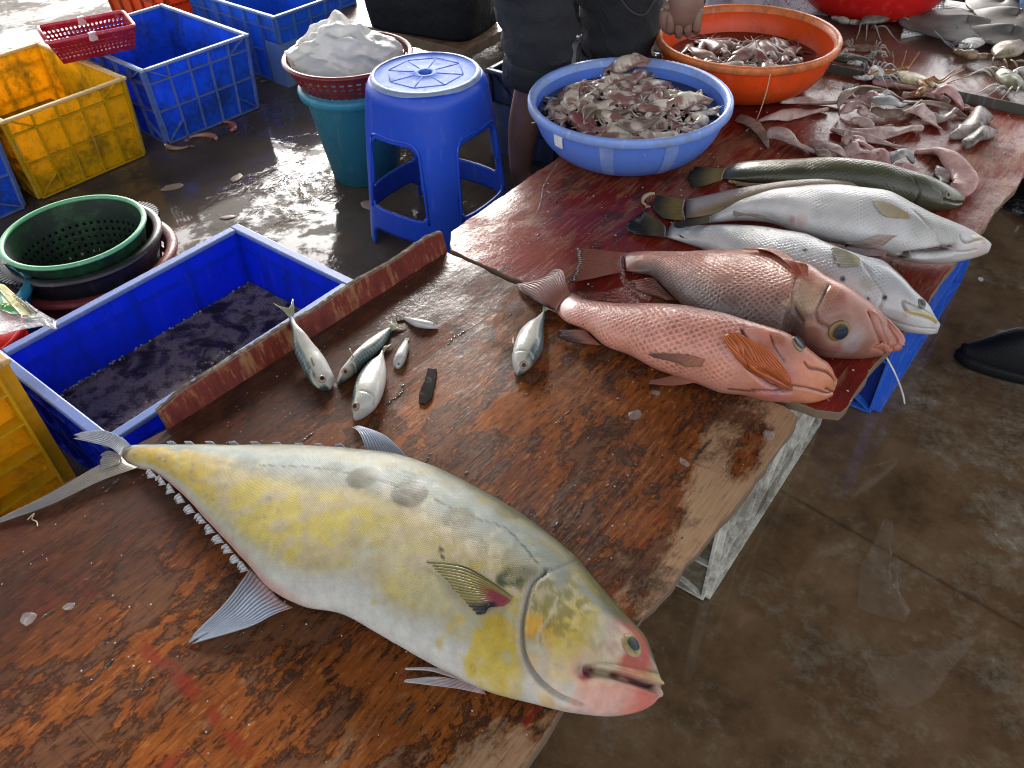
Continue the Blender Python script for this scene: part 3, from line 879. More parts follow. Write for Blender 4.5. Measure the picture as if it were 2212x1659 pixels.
# ------------------------------------------------------------------ pierced surfaces (baskets)
def pierced(fn, nu, nv, hu, hv, solid_rows=(), sides=4, closed=False):
    """grid surface with one hole per cell: fn(u, v) -> point, u, v in 0..1"""
    b = MB()
    for i in range(nv):
        for j in range(nu):
            u0, u1, v0, v1 = j / nu, (j + 1) / nu, i / nv, (i + 1) / nv
            if i in solid_rows:
                b.add([fn(u0, v0), fn(u1, v0), fn(u1, v1), fn(u0, v1)], [(0, 1, 2, 3)])
                continue
            uc, vc, du, dv = (u0 + u1) / 2, (v0 + v1) / 2, (u1 - u0) / 2 * hu, (v1 - v0) / 2 * hv
            if sides == 4:
                inn = [(uc - du, vc - dv), (uc + du, vc - dv), (uc + du, vc + dv), (uc - du, vc + dv)]
                V = [fn(u0, v0), fn(u1, v0), fn(u1, v1), fn(u0, v1)] + [fn(*p) for p in inn]
                b.add(V, [(0, 1, 5, 4), (1, 2, 6, 5), (2, 3, 7, 6), (3, 0, 4, 7)])
            else:
                inn = [(uc + du * math.cos(a), vc + dv * math.sin(a)) for a in [rad(225 + 45 * k) for k in range(8)]]
                outr = [(u0, v0), (uc, v0), (u1, v0), (u1, vc), (u1, v1), (uc, v1), (u0, v1), (u0, vc)]
                V = [fn(*p) for p in outr] + [fn(*p) for p in inn]
                b.add(V, [(k, (k + 1) % 8, 8 + (k + 1) % 8, 8 + k) for k in range(8)])
    return b

def round_basket(name, label, c, z0, R0, z1, R1, mat, rimmat, nv, nu, rimr, solid_rows, group, handles=False, bow=0.0, hu=0.55, hv=0.5):
    t = thing(name, label, 'basket', (c[0], c[1], z0), group)
    def fn(u, v):
        a = 2 * math.pi * u
        r_ = R0 + (R1 - R0) * (v + bow * math.sin(v * math.pi))
        return (c[0] + r_ * math.cos(a), c[1] + r_ * math.sin(a), z0 + (z1 - z0) * v)
    solid(pierced(fn, nu, nv, hu, hv, solid_rows).build('wall', mat, t, smooth=False), 0.003)
    b = MB()
    b.V = [(c[0] + R0 * math.cos(2 * math.pi * k / 40), c[1] + R0 * math.sin(2 * math.pi * k / 40), z0 + 0.002) for k in range(40)]
    b.F = [tuple(range(40))]
    b.build('bottom', mat, t)
    r = MB()
    ring = [(R1 + rimr * math.cos(q), z1 + rimr * 0.8 * math.sin(q)) for q in [2 * math.pi * k / 10 for k in range(11)]]
    r.lathe(ring, 72, c[0], c[1])
    r.F = [f for f in r.F if len(f) == 4]
    r.build('rim', rimmat, t, smooth=True)
    if handles:
        for a0 in handles:
            h = MB()
            for k in range(14):
                aa = rad(a0 - 20 + 40 * k / 13)
                rr0, rr1 = R1 + 0.004, R1 + 0.026 - 0.018 * abs(k - 6.5) ** 2 / 42
                q = 0.0035
                h.box(rr0, rr1, -q, q, z1 - 0.004, z1 + 0.004, lambda x, y, z, aa=aa: (c[0] + x * math.cos(aa) - y * math.sin(aa), c[1] + x * math.sin(aa) + y * math.cos(aa), z))
            h.build('handle', rimmat, t)
    return t

GC = (-1.812, 0.650)
M_GRN = m_plastic('green_plastic', (0.014, 0.075, 0.026), (0.006, 0.008, 0.008), 0.85, 0.35, scuff=0.0)
M_GRNR = m_plastic('mint_green_plastic', (0.12, 0.38, 0.20), (0.03, 0.08, 0.04), 0.35, 0.35, scuff=0.4)
M_BLK = m_plastic('black_plastic', (0.020, 0.021, 0.024), (0.035, 0.030, 0.025), 0.3, 0.32, scuff=0.25, scuffcol=(0.12, 0.12, 0.13))
M_MAR = m_plastic('maroon_plastic', (0.17, 0.020, 0.022), (0.06, 0.012, 0.012), 0.3, 0.32, scuff=0.15)
M_MARD = m_plastic('dull_maroon_plastic', (0.17, 0.028, 0.026), (0.05, 0.015, 0.013), 0.5, 0.38, scuff=0.2)
round_basket('round_basket', 'maroon round basket at the bottom of the nested stack', (GC[0] - 0.005, GC[1] + 0.012), 0.0, 0.135, 0.168, 0.186, M_MARD, M_MARD, 6, 36, 0.014, (0, 5), 'nested round baskets')
round_basket('round_basket', 'black round basket with grooved side handles in the middle of the nested stack', (GC[0], GC[1] + 0.006), 0.045, 0.125, 0.222, 0.171, M_BLK, M_BLK, 6, 36, 0.011, (0, 4, 5), 'nested round baskets', handles=(92, -88))
round_basket('round_basket', 'green round basket with mint rim on top of the nested stack', GC, 0.085, 0.112, 0.255, 0.155, M_GRN, M_GRNR, 10, 52, 0.0065, (7, 8, 9), 'nested round baskets', hu=0.42, hv=0.42)

# bucket and strainer
BK = (-1.826, 1.565)
M_TEAL = m_plastic('teal_plastic', (0.035, 0.225, 0.33), (0.04, 0.12, 0.15), 0.3, 0.42, scuff=0.2, trans=0.1)
bk = thing('bucket', 'teal plastic bucket under the maroon strainer', 'bucket', (BK[0], BK[1], 0))
b = MB().lathe([(0.001, 0.006), (0.100, 0.002), (0.104, 0.004), (0.142, 0.262), (0.146, 0.265), (0.147, 0.288), (0.151, 0.292), (0.156, 0.288), (0.155, 0.282), (0.149, 0.279)], 64, *BK)
b.lathe([(0.147, 0.291), (0.138, 0.262), (0.100, 0.010), (0.001, 0.010)], 64, *BK)
b.build('body', M_TEAL, bk, smooth=True)
b = MB().lathe([(0.1445, 0.262), (0.158, 0.268), (0.161, 0.285), (0.156, 0.294), (0.147, 0.2935)], 64, *BK)
b.F = [f for f in b.F if len(f) == 4]
b.build('rim', M_TEAL, bk, smooth=True)
SC = (-1.836, 1.574)
round_basket('strainer', 'maroon pierced strainer on the teal bucket holding a white bag', SC, 0.255, 0.118, 0.365, 0.182, M_MAR, M_MAR, 7, 46, 0.008, (0, 6), 'strainers', bow=0.10)

# crumpled white bag
def crumple(name, label, c, rx, ry, z0, h, mat, seed, yaw=0.0, spike=None, n=150, m=90, cat='plastic bag'):
    V, Fc = [], []
    rc = random.Random(int(seed * 100))
    creases = []
    for q_ in range(9):
        fr_ = rc.uniform(0.7, 3.0)
        creases.append((Vector((rc.gauss(0, 1), rc.gauss(0, 1), rc.gauss(0, 1))).normalized(), fr_, rc.random(), 0.20 / (0.6 + fr_)))
    for i in range(m + 1):
        ph = math.pi / 2 * i / m * 1.12
        for j in range(n):
            a = 2 * math.pi * j / n
            d = Vector((math.cos(a) * math.sin(ph), math.sin(a) * math.sin(ph), math.cos(ph)))
            q = d * 2.1 + Vector((seed, seed * 0.7, 0))
            k = 0.90 + 0.16 * noise.noise(q * 0.8)
            wv = Vector((noise.noise(q * 1.1), noise.noise(q * 1.1 + Vector((9, 0, 0))), noise.noise(q * 1.1 + Vector((0, 9, 0))))) * 0.14
            for (nv_, fr_, ph_, am_) in creases:
                k += am_ * (2 * abs(((d + wv).dot(nv_) * fr_ + ph_) % 1.0 - 0.5) - 0.5)
            if spike:
                ang = d.angle(Vector(spike))
                k += 0.30 * math.exp(-(ang / 0.22) ** 2)
            x, y, z = d.x * rx * k, d.y * ry * k, max(-0.02, d.z) * h * k
            V.append((c[0] + x * math.cos(yaw) - y * math.sin(yaw), c[1] + x * math.sin(yaw) + y * math.cos(yaw), z0 + z))
    for i in range(m):
        for j in range(n):
            Fc.append((i * n + j, (i + 1) * n + j, (i + 1) * n + (j + 1) % n, i * n + (j + 1) % n))
    return tag(mesh(name, V, Fc, mat, smooth=True, loc=(c[0], c[1], z0)), label, cat)
g = G('thin_white_polythene')
nz = g.noise(22, det=6, rough=0.6, dist=1.2)
g.set(Base_Color=g.mix(nz, (0.78, 0.76, 0.73), (0.92, 0.92, 0.91)), Roughness=0.36, Normal=g.bump(g.vor(26, feature='DISTANCE_TO_EDGE', vec=g.n('ShaderNodeVectorMath', {0: g.co(), 1: g.n('ShaderNodeVectorMath', {0: g.n('ShaderNodeTexNoise', {'Vector': g.co(), 'Scale': 14.0}, 1), 1: (0.06, 0.06, 0.06)}, operation='MULTIPLY')}, operation='ADD')), 0.35, 0.012))
g.translucent(0.5, (0.82, 0.80, 0.78))
M_BAG = g.m
crumple('plastic_bag', 'crumpled white carrier bag lying in the maroon strainer', (-1.872, 1.60), 0.170, 0.150, 0.325, 0.125, M_BAG, 4.2, yaw=rad(40), spike=(-0.1, 0.35, 0.9))

# small red handled basket astride two crates
def small_basket():
    t = thing('hand_basket', 'small raspberry red pierced basket without its handle, tilted across two crate rims', 'basket', (-2.79, 1.26, 0.27))
    m = m_plastic('raspberry_plastic', (0.40, 0.020, 0.042), (0.2, 0.02, 0.03), 0.2, 0.35, trans=0.2, scuff=0.3)
    mr = m_plastic('raspberry_rim', (0.48, 0.05, 0.08), (0.3, 0.03, 0.05), 0.2, 0.3, scuff=0.4)
    A = [np.array(p) for p in ((-2.766, 1.184, .272), (-2.687, 1.394, .272), (-2.812, 1.440, .272), (-2.895, 1.236, .272))]
    B = [np.array(p) for p in ((-2.713, 1.137, .360), (-2.617, 1.383, .360), (-2.783, 1.446, .360), (-2.889, 1.200, .360))]
    for k in range(4):
        a0, a1, b0, b1 = A[k], A[(k + 1) % 4], B[k], B[(k + 1) % 4]
        fn = lambda u, v, a0=a0, a1=a1, b0=b0, b1=b1: (a0 * (1 - u) + a1 * u) * (1 - v) + (b0 * (1 - u) + b1 * u) * v
        w_ = pierced(fn, 19 if k % 2 == 0 else 13, 6, 0.62, 0.66, (0, 5), sides=8).build('side_panel', m, t)
        solid(w_, 0.0025)
    fn = lambda u, v: (A[0] * (1 - u) + A[1] * u) * (1 - v) + (A[3] * (1 - u) + A[2] * u) * v
    solid(pierced(fn, 16, 9, 0.6, 0.6, (), sides=8).build('bottom', m, t), 0.0025)
    r = MB()
    cor = []
    for k in range(4):
        p, pp, pn = B[k], B[k - 1], B[(k + 1) % 4]
        d0, d1 = (pp - p) / np.linalg.norm(pp - p), (pn - p) / np.linalg.norm(pn - p)
        for q in (1.0, 0.45, 0.0, -0.45, -1.0):
            cor.append(p + 0.02 * (d0 * max(q, 0) + d1 * max(-q, 0)) + 0.004 * (d0 + d1) * (1 - abs(q)))
    cor.append(cor[0])
    r.tube(cor, 0.0058, 8)
    r.build('rim', mr, t, smooth=True)
    h = MB()
    for p, q in ((B[3], B[2]), (B[0], B[1])):
        mid = (p + q) / 2
        h.box(mid[0] - 0.008, mid[0] + 0.008, mid[1] - 0.012, mid[1] + 0.012, 0.342, 0.368)
    bevel(h.build('handle_socket', m_plastic('pale_pink_plastic', (0.62, 0.42, 0.42), amt=0.2), t), 0.003)
small_basket()

# ------------------------------------------------------------------ bench, bag, papers, scale, bowl
g = G('rough_brown_wood')
st = g.noise(1.0, vec=g.mp((45, 6, 45)), det=6, rough=0.65, dist=1.2)
g.set(Base_Color=g.ramp(st, [(0.3, (0.05, 0.026, 0.012)), (0.55, (0.19, 0.10, 0.05)), (0.75, (0.32, 0.19, 0.10))]), Roughness=0.5, Normal=g.bump(st, 0.6, 0.006), Coat_Weight=0.2)
tb = thing('bench', 'rough brown wooden bench with the black backpack on it', 'bench', (-2.2, 2.5, 0))
slab('seat', [(-2.62, 2.11), (-1.872, 2.128), (-1.895, 2.56), (-1.93, 3.3), (-2.62, 3.3)], 0.165, 0.20, g.m, tb, 0.006, seed=21)
lg = MB()
for (x, y) in ((-2.55, 2.2), (-1.96, 2.2), (-1.98, 3.2), (-2.55, 3.2)):
    k = MB().box(x - 0.03, x + 0.03, y - 0.03, y + 0.03, 0, 0.1645)
    k.build('leg', g.m, tb)

def backpack():
    c0 = at(1012, 101, .20); c1 = at(775, 62, .20); c2 = at(1082, 60, .20)
    ex = (c1 - c0); Lx = np.linalg.norm(ex); ex /= Lx
    ey = np.cross(ex, [0, 0, 1.0]); ey = -ey if ey.dot(c2 - c0) < 0 else ey
    D_ = 0.30
    cen = c0 + ex * Lx / 2 + ey * D_ / 2
    t = thing('backpack', 'black backpack with straps and grey piping on the bench', 'backpack', cen)
    g = G('black_nylon')
    nn = g.noise(500, det=2)
    g.set(Base_Color=g.mix(g.noise(6, det=4), (0.004, 0.004, 0.005), (0.014, 0.015, 0.018)), Specular_IOR_Level=0.2, Roughness=0.6, Normal=g.bump(nn, 0.3, 0.001, g.bump(g.noise(9, det=4), 0.5, 0.03)), Sheen_Weight=0.0)
    V, Fc = [], []
    n, m, H = 72, 36, 0.42
    for i in range(m + 1):
        v = i / m
        for j in range(n):
            a = 2 * math.pi * j / n
            cx_, sy_ = math.cos(a), math.sin(a)
            e = 0.38
            x = math.copysign(abs(cx_) ** e, cx_); y = math.copysign(abs(sy_) ** e, sy_)
            bul = 0.90 + 0.10 * math.sin(math.pi * min(1, v * 1.1 + 0.1))
            cap = (1 - max(0, (v - 0.8) / 0.2) ** 2.5) if v < 1 else 0.0
            cap = max(cap, 0.02)
            wr = 1 + 0.02 * noise.noise((x * 3, y * 3, v * 6))
            p = cen + ex * x * Lx / 2 * bul * cap * wr + ey * y * D_ / 2 * bul * cap * wr
            V.append((p[0], p[1], 0.203 + H * v * (1 - 0.06 * (1 - cap))))
    for i in range(m):
        for j in range(n):
            Fc.append((i * n + j, i * n + (j + 1) % n, (i + 1) * n + (j + 1) % n, (i + 1) * n + j))
    Fc.append(tuple(range(n))[::-1]); Fc.append(tuple(range(m * n, m * n + n)))
    mesh('pack_body', V, Fc, g.m, t)
    s = m_plain('black_webbing', (0.085, 0.09, 0.10), 0.6)
    pip = m_plain('grey_piping', (0.45, 0.46, 0.47), 0.4)
    fy = -D_ / 2 - 0.004
    def P(u, y, z): return cen + ex * u * Lx / 2 + ey * y + np.array([0, 0, 0.203 + z])
    for (u0, u1) in ((-0.45, -0.50), (-0.24, -0.30), (0.66, 0.64)):
        MB().tube(catmull([P(u0, fy + 0.012, 0.004), P(u0, fy - 0.003, 0.03), P(u0 - 0.01, fy - 0.006, 0.09), P(u1, fy - 0.006, 0.2), P(u1, fy - 0.002, 0.34)], 20), 0.0028, 6).build('piping', pip, t, smooth=True)
    for pts, wd in (([P(-0.94, fy - 0.004, 0.085), P(-0.5, fy - 0.012, 0.090), P(-0.1, fy - 0.012, 0.100), P(0.28, fy - 0.010, 0.135)], 0.034),
                    ([P(0.20, fy - 0.004, 0.012), P(0.18, fy - 0.012, 0.06), P(0.22, fy - 0.012, 0.14), P(0.18, fy - 0.004, 0.34)], 0.034),
                    ([P(0.80, fy + 0.004, 0.0), P(0.78, fy - 0.012, 0.06), P(0.74, fy - 0.012, 0.16), P(0.70, fy, 0.36)], 0.036)):
        path = catmull(pts, 20)
        k = MB().tube(path, wd * 0.5, 8, flat=1.0)
        vv = np.array(k.V)
        for i in range(20):                                     # webbing lies flat against the bag
            seg = slice(i * 8, i * 8 + 8)
            q = (vv[seg] - path[i]) @ ey
            vv[seg] = vv[seg] - np.outer(q, ey) * 0.85
        k.V = [tuple(x) for x in vv]
        k.build('strap', s, t, smooth=True)
    bc = P(-0.60, fy - 0.018, 0.092)
    bu = MB()
    bu.tube([bc + ex * a + np.array([0, 0, b_]) for a, b_ in ((-.014, -.02), (.014, -.02), (.014, .02), (-.014, .02), (-.014, -.02))], 0.003, 6)
    bu.build('buckle', M_BLK, t, smooth=True)
    pt = MB()
    a = P(-0.27, fy - 0.008, 0.150); 
    q = [a, a - ex * 0.045, a - ex * 0.047 + np.array([0, 0, 0.06]), a + ex * 0.002 + np.array([0, 0, 0.062])]
    pt.add(q + [x + ey * 0.004 for x in q], [(0, 1, 2, 3), (4, 7, 6, 5), (0, 4, 5, 1), (1, 5, 6, 2), (2, 6, 7, 3), (3, 7, 4, 0)])
    pt.build('patch', m_plain('faded_patch', (0.30, 0.30, 0.22), 0.6), t)
backpack()

def sheets(name, label, cat, px, z, th, mat, tilt=0):
    q = [at(x, y, z) for x, y in px]
    b = MB()
    n = len(q)
    b.V = [tuple(p) for p in q] + [(p[0], p[1], p[2] + th) for p in q]
    b.F = [tuple(range(n)), tuple(range(n, 2 * n))[::-1]] + [(i, (i + 1) % n, n + (i + 1) % n, n + i) for i in range(n)]
    o = b.build(name, mat)
    bevel(o, min(0.002, th * 0.3), 2)
    return tag(o, label, cat)
sheets('notepad', 'black clipboard under the pale yellow pad on the bench', 'clipboard', [(1083, 42), (1140, 26), (1134, 40), (1088, 55)], 0.2015, 0.012, M_BLK)
sheets('notepad', 'pale yellow note pad on the black clipboard', 'note pad', [(1078, 18), (1124, 27), (1090, 39), (1080, 38)], 0.215, 0.009, m_plain('yellow_paper', (0.72, 0.72, 0.42), 0.6))
sheets('paper_stack', 'stack of loose white papers behind the yellow pad', 'papers', [(1076, 0), (1130, -8), (1137, 14), (1106, 20), (1078, 12)], 0.2015, 0.016, m_plain('loose_paper', (0.74, 0.74, 0.72), 0.6))

def scale():
    a, b_ = at(1108, 118, .275), at(1186, 138, .275)
    cx_, cy_ = (a[0] + b_[0]) / 2 + 0.06, (a[1] + b_[1]) / 2 + 0.10
    t = thing('weighing_scale', 'weighing scale with a steel plate, its body wrapped in clear plastic', 'scale', (cx_, cy_, .272))
    mp_ = m_glassy('cloudy_wrap', (0.62, 0.60, 0.55), 0.3, 1.4)
    g = G('grimy_clear_wrap'); n = g.noise(14, det=6, dist=1)
    g.set(Base_Color=g.mix(n, (0.20, 0.19, 0.17), (0.52, 0.50, 0.46)), Roughness=0.3, Normal=g.bump(n, 0.8, 0.012))
    V, Fc = [], []
    for i, (z, k) in enumerate(((0.274, 1.04), (0.29, 1.06), (0.315, 1.02), (0.335, 0.90), (0.352, 0.66), (0.358, 0.3))):
        for j in range(48):
            an = 2 * math.pi * j / 48
            c_, s_ = math.cos(an), math.sin(an)
            x = math.copysign(abs(c_) ** 0.35, c_) * 0.135 * k; y = math.copysign(abs(s_) ** 0.35, s_) * 0.115 * k
            q = 0.006 * noise.noise((x * 30, y * 30, z * 40))
            V.append((cx_ + x + q, cy_ + y + q, z + q * 0.5))
    for i in range(5):
        for j in range(48):
            Fc.append((i * 48 + j, i * 48 + (j + 1) % 48, (i + 1) * 48 + (j + 1) % 48, (i + 1) * 48 + j))
    Fc.append(tuple(range(5 * 48, 6 * 48)))
    mesh('wrapped_body', V, Fc, g.m, t)
    d = MB().box(cx_ - 0.06, cx_ + 0.05, cy_ - 0.133, cy_ - 0.122, 0.292, 0.325)
    bevel(d.build('display', m_plain('grey_display', (0.18, 0.18, 0.16), 0.3), t), 0.004)
    st_ = G('scratched_steel')
    st_.set(Base_Color=(0.62, 0.62, 0.61), Metallic=0.9, Roughness=0.32, Normal=st_.bump(st_.noise(30, det=5), 0.2, 0.003))
    MB().lathe([(0.001, 0.35), (0.03, 0.35), (0.03, 0.366), (0.001, 0.366)], 24, cx_, cy_).build('post', st_.m, t, smooth=False)
    pl = MB().box(cx_ - 0.125, cx_ + 0.125, cy_ - 0.105, cy_ + 0.105, 0.3665, 0.383)
    bevel(pl.build('plate', st_.m, t), 0.006, 3)
    bw = thing('mixing_bowl', 'dull steel bowl speckled with scales on the weighing plate', 'bowl', (cx_ + 0.02, cy_ + 0.01, .384))
    g2 = G('speckled_steel')
    v = g2.vor(55)
    g2.set(Base_Color=g2.mix(g2.ramp(v, [(0.10, 1.0), (0.16, 0.0)]), (0.16, 0.16, 0.16), (0.6, 0.6, 0.6)), Metallic=0.6, Roughness=0.4)
    pr = [(0.001, .384), (0.06, .385), (0.10, .405), (0.13, .44), (0.15, .48), (0.155, .50), (0.158, .50), (0.153, .48), (0.132, .44), (0.10, .408), (0.001, .390)]
    b2 = MB().lathe(pr, 48, cx_ + 0.02, cy_ + 0.01)
    b2.build('bowl_wall', g2.m, bw, smooth=True)
scale()
# ------------------------------------------------------------------ fish
class Fish:
    def __init__(s, name, label, group, pairs, zb, bprof, nu=120, nv=64, pw=1.0, dens=None, cat='fish', roll=0.0):
        D = np.array([p[0] for p in pairs], float)
        Vv = np.array([p[1] for p in pairs], float)
        N = len(pairs)
        zb = np.interp(np.linspace(0, 1, N), np.linspace(0, 1, len(zb)), zb) if not np.isscalar(zb) else np.full(N, zb)
        mid = (D + Vv) / 2
        s0 = np.r_[0, np.cumsum(np.linalg.norm(np.diff(mid, axis=0), axis=1))]; s0 /= s0[-1]
        bk = np.interp(s0, [p[0] for p in bprof], [p[1] for p in bprof])
        zm = zb + bk * 0.92
        d3 = np.array([at(*D[i], zm[i]) for i in range(N)])
        v3 = np.array([at(*Vv[i], zm[i]) for i in range(N)])
        Cn, W = (d3 + v3) / 2, (d3 - v3) / 2
        a = np.linalg.norm(W, axis=1)
        tan = np.gradient(Cn, axis=0)
        for i in range(N):
            vd = Cn[i] - CAMP
            n = np.cross(vd, tan[i]); n /= np.linalg.norm(n)
            wn = abs(W[i] @ n) / max(a[i], 1e-6)
            ai = a[i] * wn
            a2 = math.sqrt(max(ai**2 - (bk[i] * n[2])**2, (0.62 * ai)**2)) / max(wn, 0.2)
            W[i] *= a2 / a[i]
        dd = np.r_[0, np.cumsum(np.linalg.norm(np.diff(Cn, axis=0), axis=1))]
        s.len = dd[-1]
        tk = dd / dd[-1]
        u = np.linspace(0, 1, nu) if dens is None else dens(np.linspace(0, 1, nu))
        A = hermite(tk, np.c_[Cn, W, bk, zb], u)
        Cn, W, bk, zb = A[:, :3], A[:, 3:6], np.maximum(A[:, 6], 0.002), A[:, 7]
        th = 2 * math.pi * np.arange(nv) / nv
        c, sn = np.cos(th), np.sin(th)
        sh = np.sign(sn) * np.abs(sn) ** pw
        P = Cn[:, None, :] + c[None, :, None] * W[:, None, :]
        zz = (zb + bk * 0.92)[:, None] + bk[:, None] * (sh[None, :] + roll * 0 * c[None, :])
        P[..., 2] = np.maximum(zz, zb[:, None] + 0.0008)
        s.P, s.u, s.v = P, np.repeat(u[:, None], nv, 1), np.repeat(c[None, :], nu, 0)
        s.sn = np.repeat(sn[None, :], nu, 0)
        aw = np.linalg.norm(W, axis=1)
        kk = np.clip(aw / aw.max(), 0.30, 1.0) ** 0.65
        s.um = np.repeat(np.cumsum(np.r_[0, np.diff(s.u[:, 0]) * s.len / kk[1:]])[:, None], nv, 1)
        s.vm = np.cumsum(np.r_[[np.zeros(nu)], np.linalg.norm(np.diff(P, axis=1), axis=2).T], axis=0).T
        s.vm = (s.vm - s.vm[:, nv // 2:nv // 2 + 1]) / kk[:, None]
        s.nu, s.nv = nu, nv
        s.faces()
        s.rebuild()
        s.name, s.label, s.group, s.cat = name, label, group, cat
        base = s.P.mean(axis=(0, 1)); base[2] = zb.min()
        s.t = thing(name, label, cat, base, group)
        s.col = None
    def faces(s):
        nu, nv = s.nu, s.nv
        F = []
        for i in range(nu - 1):
            for j in range(nv):
                F.append((i * nv + j, (i + 1) * nv + j, (i + 1) * nv + (j + 1) % nv, i * nv + (j + 1) % nv))
        F.append(tuple(range(nv))); F.append(tuple((nu - 1) * nv + j for j in range(nv))[::-1])
        s.F = F
    def rebuild(s):
        V = s.P.reshape(-1, 3)
        s.bvh = BVHTree.FromPolygons([tuple(x) for x in V], s.F)
        n = np.zeros_like(s.P)
        du = np.gradient(s.P, axis=0)
        dv = (np.roll(s.P, -1, axis=1) - np.roll(s.P, 1, axis=1))
        n = np.cross(du, dv)
        n /= np.linalg.norm(n, axis=2, keepdims=True) + 1e-12
        # make it point outwards
        if (n[s.nu // 2, s.nv // 4][2]) < 0: n = -n
        s.N = n
    def hit(s, px, py, off=0.0):
        r = ray(px, py)
        h = s.bvh.ray_cast(Vector(CAMP), Vector(r))
        if h[0] is None:
            h = s.bvh.find_nearest(Vector(at(px, py, s.P[..., 2].mean())))
        nrm = np.array(h[1]);
        if nrm @ r > 0: nrm = -nrm
        return np.array(h[0]) + nrm * off, nrm
    def line(s, pts, n=40):
        q = catmull(np.array(pts, float), n)
        return np.array([s.hit(*p)[0] for p in q])
    def dist(s, pts, n=40):
        """distance of every vertex to a line drawn on the fish"""
        L = s.line(pts, n) if not isinstance(pts, np.ndarray) else pts
        V = s.P.reshape(-1, 3)
        best = np.full(len(V), 9.0)
        for k in range(len(L) - 1):
            a, b = L[k], L[k + 1]
            ab = b - a
            t = np.clip(((V - a) @ ab) / (ab @ ab + 1e-12), 0, 1)
            best = np.minimum(best, np.linalg.norm(V - a - t[:, None] * ab, axis=1))
        return best.reshape(s.nu, s.nv)
    def spot(s, px, py, rx, soft=0.3, warp=0.15):
        h, _ = s.hit(px, py)
        d = np.linalg.norm(s.P - h, axis=2)
        d = d * (1 + warp * (vnoise(s.P, 60, 2) - 0.5) * 2)
        return 1 - sst(rx * (1 - soft), rx * (1 + soft), d)
    def push(s, amt):
        s.P = s.P + s.N * (amt * (s.sn > -0.35))[..., None]
    def finish(s, mat, scl=None):
        s.rebuild()
        uv = np.stack([s.um, s.vm], -1).reshape(-1, 2)
        o = mesh('body', s.P.reshape(-1, 3), s.F, mat, s.t, True, uv=uv, col=s.col.reshape(-1, 3))
        at_ = o.data.attributes.new('Scl', 'FLOAT', 'POINT')
        q = np.ones((s.nu, s.nv)) if scl is None else np.clip(scl, 0, 1)
        q = (q * (0.35 + 0.65 * sst(0.32, 0.58, vnoise(s.P, 26, 3, 41)))).ravel()
        at_.data.foreach_set('value', q.astype(np.float32))
        s.body = o
        return o
    def eye(s, px, py, r, iris=(0.55, 0.42, 0.12), pupil=(0.012, 0.014, 0.02), ring=None, bulge=0.45, pr=0.5, off=0.0):
        h, n = s.hit(px, py, off)
        n = Vector(n); q = n.to_track_quat('Z', 'Y')
        for nm, rr, z0, mat, prof in (('eye', r, 0.0, None, None), ('pupil', r * pr, r * bulge * 0.96, None, None)):
            V, Fc, col = [], [], []
            rings, seg = 9, 28
            for i in range(rings):
                f = i / (rings - 1)
                for j in range(seg):
                    a = 2 * math.pi * j / seg
                    rad_ = rr * f
                    z = z0 + (r * bulge * (math.sqrt(max(0, 1 - f * f)) if nm == 'eye' else 0.16 * (1 - f * f))) - (r * 0.16 if nm == 'eye' else r * 0.10)
                    p = Vector(h) + q @ Vector((rad_ * math.cos(a), rad_ * math.sin(a), z))
                    V.append(p)
                    if nm == 'eye':
                        base = np.array(iris) * (0.75 + 0.5 * noise.noise((math.cos(a) * 2, math.sin(a) * 2, f * 3)) )
                        if ring is not None: base = lerp(base, np.array(ring), sst(0.72, 0.86, np.array(f)))
                        base = lerp(base, np.array((0.03, 0.025, 0.02)), sst(0.93, 1.0, np.array(f)) * 0.8)
                    else: base = np.array(pupil)
                    col.append(base)
            for i in range(rings - 1):
                for j in range(seg):
                    Fc.append((i * seg + j, i * seg + (j + 1) % seg, (i + 1) * seg + (j + 1) % seg, (i + 1) * seg + j))
            k = mesh(nm, np.array([tuple(v) for v in V]), Fc, M_EYE, s.t if nm == 'eye' else eo, True, col=np.array(col))
            if nm == 'eye': eo = k
        return eo
    def fin(s, name, rows, zs, rays=18, col=None, colf=None, jag=0.08, corr=0.0012, n=None, m=18, th=0.0007, mat=None, seed=1, on=None, lift=0.002, parent=None, label=None):
        """rows: picture lines from the root to the free edge; zs: height of each line (numbers or per-point lists), or on=True to lie on the skin"""
        n = n or rays * 6 + 1
        R3 = []
        for k, r_ in enumerate(rows):
            q = catmull(np.array(r_, float), n) if len(r_) > 2 else np.linspace(r_[0], r_[1], n)
            if on and on[k] is not None:
                R3.append(np.array([s.hit(*p, off=on[k])[0] for p in q]))
            else:
                zk = zs[k] if not np.isscalar(zs[k]) else [zs[k]] * 2
                zz = np.interp(np.linspace(0, 1, n), np.linspace(0, 1, len(zk)), zk)
                R3.append(np.array([at(*q[i], zz[i]) for i in range(n)]))
        R3 = np.array(R3)
        tk = np.linspace(0, 1, len(rows))
        rnd = random.Random(seed)
        jg = np.array([rnd.uniform(0, 1) for _ in range(rays + 2)])
        sidx = np.linspace(0, 1, n)
        jv = 1 - jag * np.interp(sidx * rays, np.arange(rays + 2), jg) - jag * 0.7 * (0.5 + 0.5 * np.cos(sidx * rays * 2 * math.pi)) ** 2
        G3 = np.zeros((m, n, 3))
        for j in range(n):
            tt = np.linspace(0, jv[j], m)
            G3[:, j] = hermite(tk, R3[:, j], tt) if len(rows) > 2 else R3[0, j] + tt[:, None] * (R3[1, j] - R3[0, j])
        tt = np.linspace(0, 1, m)[:, None]
        stripe = np.cos(sidx * rays * 2 * math.pi)[None, :]
        G3[..., 2] += corr * stripe * np.minimum(1, tt * 3)
        sg, tg = np.repeat(sidx[None, :], m, 0), np.repeat(tt, n, 1)
        if colf is not None: cc = colf(sg, tg)
        else: cc = np.broadcast_to(np.array(col), (m, n, 3)).copy()
